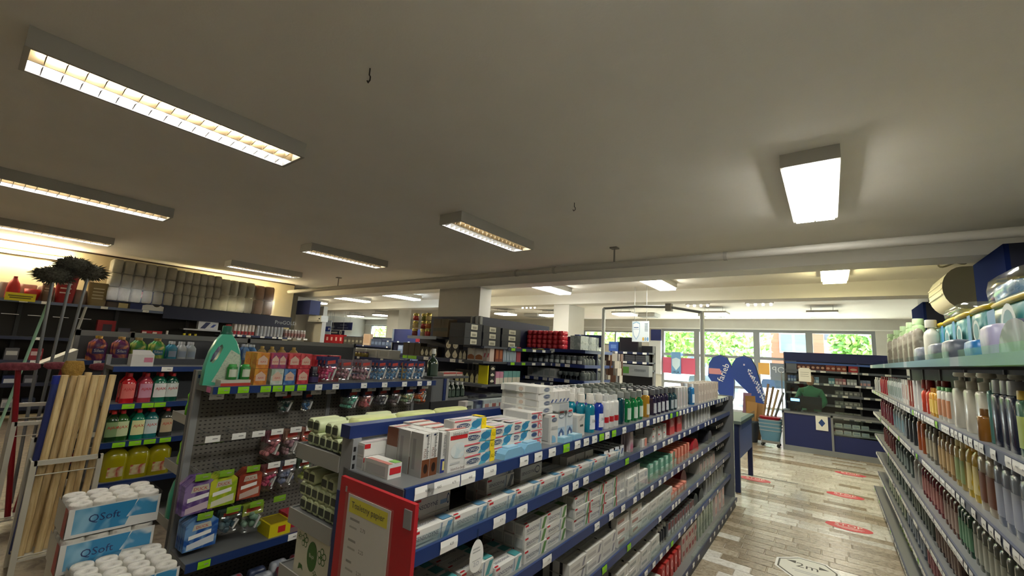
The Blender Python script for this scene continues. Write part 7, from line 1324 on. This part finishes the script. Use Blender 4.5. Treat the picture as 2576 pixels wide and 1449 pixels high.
mn = root('checkout_monitor', 'black checkout monitor on the cash desk', 'monitor', (x_at(2037, 10.8, 1.0), 10.8, zc1 + .01)); ob('screen', MB().box((-.2, 0, .06), (.2, .04, .30), BLACK), mn); ob('stand', MB().box((-.06, .01, .0), (.06, .06, .14), BLACK).box((-.12, -.06, 0), (.12, .12, .015), BLACK), mn)
dv = root('card_reader', 'black card terminal with glowing blue display on the cash desk', 'terminal', (x_at(2000, 10.6, 1.0), 10.6, zc1 + .01)); ob('body', MB().box((-.09, 0, 0), (.09, .06, .28), BLACK), dv); ob('display', MB().box((-.075, -.004, .2), (.075, 0, .25), mat('#6ab4ff', .4, 0, 3)), dv)
sc_ = root('plexi_screen', 'clear plastic screen standing on the cash desk', 'screen', (xc0 + .02, 10.56, zc1 + .01)); ob('pane', MB().box((.0, 0, 0), (W1 + .2, .006, .75), PANE), sc_); ob('left_frame', MB().box((-.02, -.01, 0), (0, .016, .78), STEEL), sc_)
xa, w_, z0, h_ = spanY(2009, 928, 2040, 960, 10.54); r_ = root('hanging_notice', 'white printed sheet hanging on the clear plastic screen', 'notice', (xa, 10.535, z0)); ob('sheet', MB().box((0, 0, 0), (w_, .006, h_), PAPER), r_); ob('print_lines', MB().box((w_ * .15, -.002, h_ * .7), (w_ * .85, 0, h_ * .74), LG).box((w_ * .15, -.002, h_ * .55), (w_ * .8, 0, h_ * .59), LG).box((w_ * .15, -.002, h_ * .4), (w_ * .85, 0, h_ * .44), LG), r_)
ob('hook_tape', MB().box((w_ * .1, -.001, h_), (w_ * .9, .004, h_ + .02), PAPER), r_)
# shelving behind the desk
YK = 11.9; dK = [dz(2090, 934, YK), dz(2090, 966, YK), dz(2090, 993, YK), dz(2090, 1018, YK), dz(2090, 1048, YK)]
xk0_, xk1_ = x_at(1975, YK, 1.5), 1.3; kb_ = root('cigarette_shelving', 'dark shelf wall with navy top band behind the cash desk', 'shelf unit', (xk0_, YK, 0)); WK = xk1_ - xk0_; zk = dz(2000, 886, YK)
ob('back_board', MB().box((0, .4, .05), (WK, .43, zk), mat('#1c1f28', .6)), kb_); ob('top_band', MB().box((0, -.01, zk - .2), (WK, .02, zk), mat('#1d2a63', .5)), kb_); ob('side_cheek', MB().box((-.02, -.01, 0), (.0, .43, zk), mat('#6a7080', .5)), kb_); ob('grey_plate', MB().box((.02, .0, zk - .48), (x_at(2003, YK, 1.8) - xk0_, .02, zk - .2), mat('#6f7682', .5)), kb_)
for x in (.62 * WK, WK * .86): ob('divider', MB().box((x, .0, .1), (x + .025, .4, zk - .2), mat('#3a3d44', .5)), kb_)
for k, z in enumerate(dK): make_shelf(kb_, None, .01, WK, z, .39, .045, mat('#6a707c', .35, .3), mat('#2c3038', .5), tags=[(WK * (.08 + i * .085) + (k % 2) * .05, 'w', .1) for i in range(10) if (i * 7 + k) % 4])
make_shelf(kb_, None, .01, WK, zk - .22, .39, .04, mat('#4a6ab0', .3, .3))
for px0, px1, c, n, lb in ((2004, 2075, '#5a2a2c', 6, 'dark brown chocolate box behind the cash desk'), (2076, 2130, '#8a3a2a', 4, 'russet chocolate box behind the cash desk'), (2133, 2160, '#b02a34', 1, 'red chocolate box behind the cash desk')):
    ry('chocolate_box', K(c, (('y', .15, .85, .2, .5, mat('#c9a08a', .5), 'o'),)), lb, 'box', px0, 913, px1, 933, YK, n, .2, dK[0])
for px0, px1, c, c2, n, lb in ((1982, 2003, '#3a5a9a', '#a8bcd8', 3, 'blue small pack behind the cash desk'), (2042, 2060, '#6f9ac0', '#c9dce8', 2, 'pale blue small pack behind the cash desk'), (2084, 2100, '#5a9ab0', '#c8e0e4', 2, 'turquoise small pack behind the cash desk'), (2101, 2128, '#a86a72', '#e0c8c8', 3, 'rosy small pack behind the cash desk'), (2130, 2155, '#9aa4a8', '#d4dadc', 3, 'grey small pack behind the cash desk'), (2160, 2190, '#7a8aa4', '#c8a0a0', 3, 'mixed blue small pack behind the cash desk')):
    ry('cigarette_pack', K(c, (('y', .1, .9, .1, .5, mat(c2, .5)),)), lb, 'pack', px0, 950, px1, 965, YK, n, .1, dK[1])
for k, lb in ((2, 'third'), (3, 'fourth'), (4, 'fifth')): ry('small_goods_box', K(('#6a6f70', '#7a7f7c', '#8d928c')[k - 2], (('y', .2, .8, .3, .7, mat('#a8aca8', .5)),)), 'dull grey small carton on the %s board behind the cash desk' % lb, 'box', 2100, (980, 1006, 1034)[k - 2], 2170, (992, 1017, 1047)[k - 2], YK, 6, .1, dK[k])
# ------------------------------------------------------------------ blue packing table by the gondola end
tb = root('packing_table', 'blue sided packing table with glass edged top', 'table', (-1.33, 6.45, 0))
ob('side_panel', MB().box((.30, 0.06, .42), (.33, 1.1, .86), mat('#2a4488', .5)), tb); ob('leg', MB().box((.27, 0, 0), (.33, .06, .86), mat('#16244f', .5)), tb); ob('leg', MB().box((.27, 1.1, 0), (.33, 1.16, .86), mat('#16244f', .5)), tb); ob('leg', MB().box((-.3, 1.1, 0), (-.24, 1.16, .86), mat('#16244f', .5)), tb); ob('leg', MB().box((-.3, 0, 0), (-.24, .06, .86), mat('#16244f', .5)), tb)
ob('table_top', MB().box((-.34, -.03, .86), (.36, 1.2, .90), mat('#5f6d6a', .6)), tb); ob('glass_edge', MB().box((.36, -.03, .80), (.368, 1.2, .95), ACRYL), tb)
# ------------------------------------------------------------------ baskets and cardboard by the door
def hopper(x, y, label, c):
    r_ = root('shopping_basket_stack', label, 'basket', (x, y, 0)); B_ = mat(c, .4)
    for k in range(4):
        z = .12 + k * .07; w = .20 + k * .005
        g = MB().oval([(0, w * .8, w * .62), (.20, w, w * .78)], B_, 16, 4, (0, 0, z), True, False); ob('basket', g, r_); ob('basket_rim', MB().oval([(.195, w * 1.02, w * .8), (.215, w * 1.02, w * .8)], mat('#9aa8b4', .3), 16, 4, (0, 0, z), True, False), r_)
    for sx in (-.14, .14):
        for sy in (-.1, .1): ob('castor', MB().ball((sx, sy, .035), .035, BLACK), r_)
    ob('trolley_frame', MB().box((-.16, -.13, .07), (.16, .13, .12), STEEL), r_); return r_
bx_, by_ = on_z(1940, 1122, 0).x, on_z(1940, 1122, 0).y
hopper(bx_, by_, 'stack of pale blue shopping baskets on castors by the door', '#5f8fae')
rb = root('red_tray', 'red plastic tray lying on the stacked blue baskets', 'tray', (bx_, by_, .545)); ob('tray', MB().oval([(0, .17, .13), (.05, .20, .15)], mat('#b02a3a', .4), 14, 4), rb)
bk_ = root('bucket', 'dark bucket beside the shopping basket stack', 'bucket', (bx_ - .42, by_ + .25, 0)); ob('body', MB().oval([(0, .15, .15), (.42, .19, .19)], mat('#3a3f4a', .4), 16), bk_); ob('rim', MB().oval([(.41, .2, .2), (.44, .2, .2)], mat('#55606c', .4), 16), bk_)
CBD = mat('#a8804e', .7)
for i, (dx, dy, w, h, t, c) in enumerate(((-.42, .22, .1, .80, 4, '#a8804e'), (-.36, .27, .10, .92, -3, '#96703f'), (-.30, .32, .08, .78, 6, '#b08a5c'), (-.5, .3, .08, .98, 2, '#8d6a86'))):
    put('cardboard_sheet', MB().box((-w, -.008, 0), (w, .008, h), mat(c, .7)).mesh('cardboard_sheet'), ('plain', 'tall dark', 'light', 'mauve tinted')[i] + ' flattened cardboard standing in the bucket', 'cardboard', None, (bx_ + dx, by_ + dy - .02, .443 - .4), 0, (R(-6), R(t), 0))
for i in range(4): put('wrapping_roll', MB().tube([(0, 0, 0), (.10 + .02 * i, .05, .66 - .05 * i)], .022, mat(('#8a6a4a', '#6d5a44', '#9a8464', '#5a5a58')[i], .6), 8).mesh('wrapping_roll'), ('brown', 'dark brown', 'tan', 'charcoal')[i] + ' paper roll leaning over the blue baskets', 'roll', None, (bx_ - .12 + i * .07, by_ + .02, .6), 0)
# ------------------------------------------------------------------ floor stickers
def oval_sticker(px, py, label):
    p = on_z(px, py, 0); s = root('floor_sticker', label, 'sticker', (p.x, p.y, .0012)); a, b = .20, .115
    ob('disc', MB().oval([(0, a, b), (.0008, a, b)], mat('#c8283a', .45), 28), s)
    ob('lettering', MB().text('STOP', (0, .045, .0018), (1, 0, 0), (0, 1, 0), .07, PAPER).box((-.12, -.02, .0008), (.13, -.005, .0014), mat('#e0b0b4', .5)).box((-.10, -.045, .0008), (.11, -.03, .0014), mat('#e0b0b4', .5)).box((-.06, -.07, .0008), (.07, -.057, .0014), mat('#e0b0b4', .5)), s)
for (px_, py_), lb in zip(((2139, 1193), (2126, 1247), (2135, 1327), (1899, 1206)), ('red oval STOP floor sticker nearest the cash desk', 'red oval STOP floor sticker in the middle of the marble aisle', 'red oval STOP floor sticker nearest the hexagonal sticker', 'red oval STOP floor sticker at the end of the toothpaste gondola')): oval_sticker(px_, py_, lb)
p = on_z(2030, 1432, 0); hx = root('floor_sticker', 'white hexagonal distance sticker with dark border on the floor', 'sticker', (p.x, p.y - .02, .0012))
hexa = lambda s: [(.22 * s * x, .24 * s * z) for x, z in ((-1, -.35), (-1, .4), (-.35, 1), (.6, 1), (1, .45), (1, -.35), (.3, -1), (-.4, -1))]
ob('border', MB().poly([(x, y, 0) for x, y in hexa(1)], PAPER).poly([(x, y, .0006) for x, y in hexa(.92)], mat('#4a4a44', .5)).poly([(x, y, .0012) for x, y in hexa(.86)], mat('#d8d8d0', .5)), hx)
ob('lettering', MB().text('2m', (0, .06, .002), (1, 0, 0), (0, 1, 0), .09, mat('#33332e', .5)).poly([(-.15, .1, .002), (-.08, .13, .002), (-.08, .07, .002)], BLACK).poly([(.15, .1, .002), (.08, .13, .002), (.08, .07, .002)], BLACK).box((-.1, -.06, .0014), (.1, -.045, .002), LG).box((-.08, -.09, .0014), (.08, -.075, .002), LG), hx)
tag(ob('floor_tape', MB().box((0, 0, .0008), (.7, .03, .0016), mat('#3a3d3c', .6)), None, (on_z(1868, 1192, 0).x, on_z(1868, 1192, 0).y, 0), R(1.5)), 'dark tape strip stuck across the aisle floor by the gondola end', 'tape')
tag(ob('floor_tape', MB().box((0, 0, .0008), (.55, .03, .0016), mat('#3a3d3c', .6)), None, (on_z(2070, 1174, 0).x, on_z(2070, 1174, 0).y, 0), R(0)), 'dark tape strip stuck on the floor before the cash desk', 'tape')
# ------------------------------------------------------------------ cashier, seated behind the screen and facing the desk
px_, Yp = 2038, 11.25; xq = x_at(px_, Yp, 1.3); ps = root('person', 'person in a green shirt seated behind the cash desk, looking down', 'person', (xq, Yp, 0))
zs_ = dz(px_, 980, Yp); SKIN = mat('#b98a6a', .5); SHIRT = mat('#2f7a55', .7)
def skin_body():
    s = zs_                                                    # shoulder height; seated figure leaning over the desk
    J = [((0, .10, s - .48), .135), ((0, .09, s - .30), .13), ((0, .04, s - .12), .15), ((0, .02, s - .02), .12), ((0, -.01, s + .05), .05), ((0, -.03, s + .10), .048),
         ((-.17, .02, s - .03), .068), ((-.25, -.02, s - .24), .052), ((-.17, -.24, s - .33), .04), ((-.11, -.33, s - .34), .03), ((.17, .02, s - .03), .068), ((.25, -.02, s - .24), .052), ((.17, -.24, s - .33), .04), ((.11, -.33, s - .34), .03),
         ((-.10, .08, s - .52), .10), ((-.11, -.28, s - .52), .075), ((-.11, -.30, .08), .045), ((-.11, -.40, .04), .035), ((.10, .08, s - .52), .10), ((.11, -.28, s - .52), .075), ((.11, -.30, .08), .045), ((.11, -.40, .04), .035)]
    E_ = [(0, 1), (1, 2), (2, 3), (3, 4), (4, 5), (3, 6), (6, 7), (7, 8), (8, 9), (3, 10), (10, 11), (11, 12), (12, 13), (0, 14), (14, 15), (15, 16), (16, 17), (0, 18), (18, 19), (19, 20), (20, 21)]
    for sgn, w in ((-1, 9), (1, 13)):                          # five fingers on each hand
        b = J[w][0]
        for k, (ox, ln) in enumerate(((-.026, .045), (-.012, .055), (.002, .06), (.016, .052), (.03, .035))):
            i = len(J); J.append(((b[0] + ox, b[1] - .035 - (0 if k < 4 else -.02), b[2] - .002), .009)); J.append(((b[0] + ox * 1.3, b[1] - .035 - ln, b[2] - .018), .008)); E_ += [(w, i), (i, i + 1)]
    me = bpy.data.meshes.new('body'); me.from_pydata([(x * U, y * U, z * U) for (x, y, z), _ in J], E_, [])
    o = bpy.data.objects.new('body', me); COL.objects.link(o); o.parent = ps
    m = o.modifiers.new('skin', 'SKIN'); m.use_smooth_shade = True
    for i, (_, r_) in enumerate(J): me.skin_vertices[0].data[i].radius = (r_ * U, r_ * U); me.skin_vertices[0].data[i].use_root = (i == 0)
    o.modifiers.new('sub', 'SUBSURF').levels = 2; o.modifiers['sub'].render_levels = 2
    me.materials.append(SHIRT); return o
skin_body()
hd_ = MB().oval([(-.11, .03, .035), (-.095, .05, .06), (-.06, .062, .078), (-.01, .07, .088), (.04, .072, .092), (.08, .06, .08), (.105, .03, .045), (.11, .008, .01)], SKIN, 16, 2, (0, -.06, zs_ + .20))
hd_.oval([(-.022, .011, .012), (0, .012, .02), (.03, .006, .006)], SKIN, 8, 2, (0, -.148, zs_ + .19))
for sx in (-1, 1): hd_.ball((sx * .073, -.05, zs_ + .2), .018, SKIN, 8, 6, (.4, .8, 1.2)); hd_.ball((sx * .027, -.138, zs_ + .215), .011, mat('#e8e4de', .3), 8, 6); hd_.ball((sx * .027, -.147, zs_ + .214), .006, mat('#2a1c14', .3), 8, 6)
hd_.box((-.022, -.142, zs_ + .145), (.022, -.134, zs_ + .150), mat('#8a4a44', .5)); ob('head', hd_, ps)
ob('hair', MB().oval([(-.08, .066, .05), (-.02, .08, .075), (.05, .083, .088), (.10, .066, .075), (.125, .02, .03)], mat('#3a2a20', .7, kind='fibre', h2='#271b14'), 16, 2, (0, -.028, zs_ + .205)), ps)
st = root('cashier_stool', 'grey stool under the seated cashier', 'stool', (xq, Yp + .08, 0)); ob('seat', MB().oval([(zs_ - .70, .17, .17), (zs_ - .645, .18, .18), (zs_ - .64, .16, .16)], DGREY, 18), st); ob('column', MB().tube([(0, 0, .04), (0, 0, zs_ - .70)], .03, STEEL), st); ob('base', MB().oval([(0, .2, .2), (.04, .06, .06)], STEEL, 16), st)
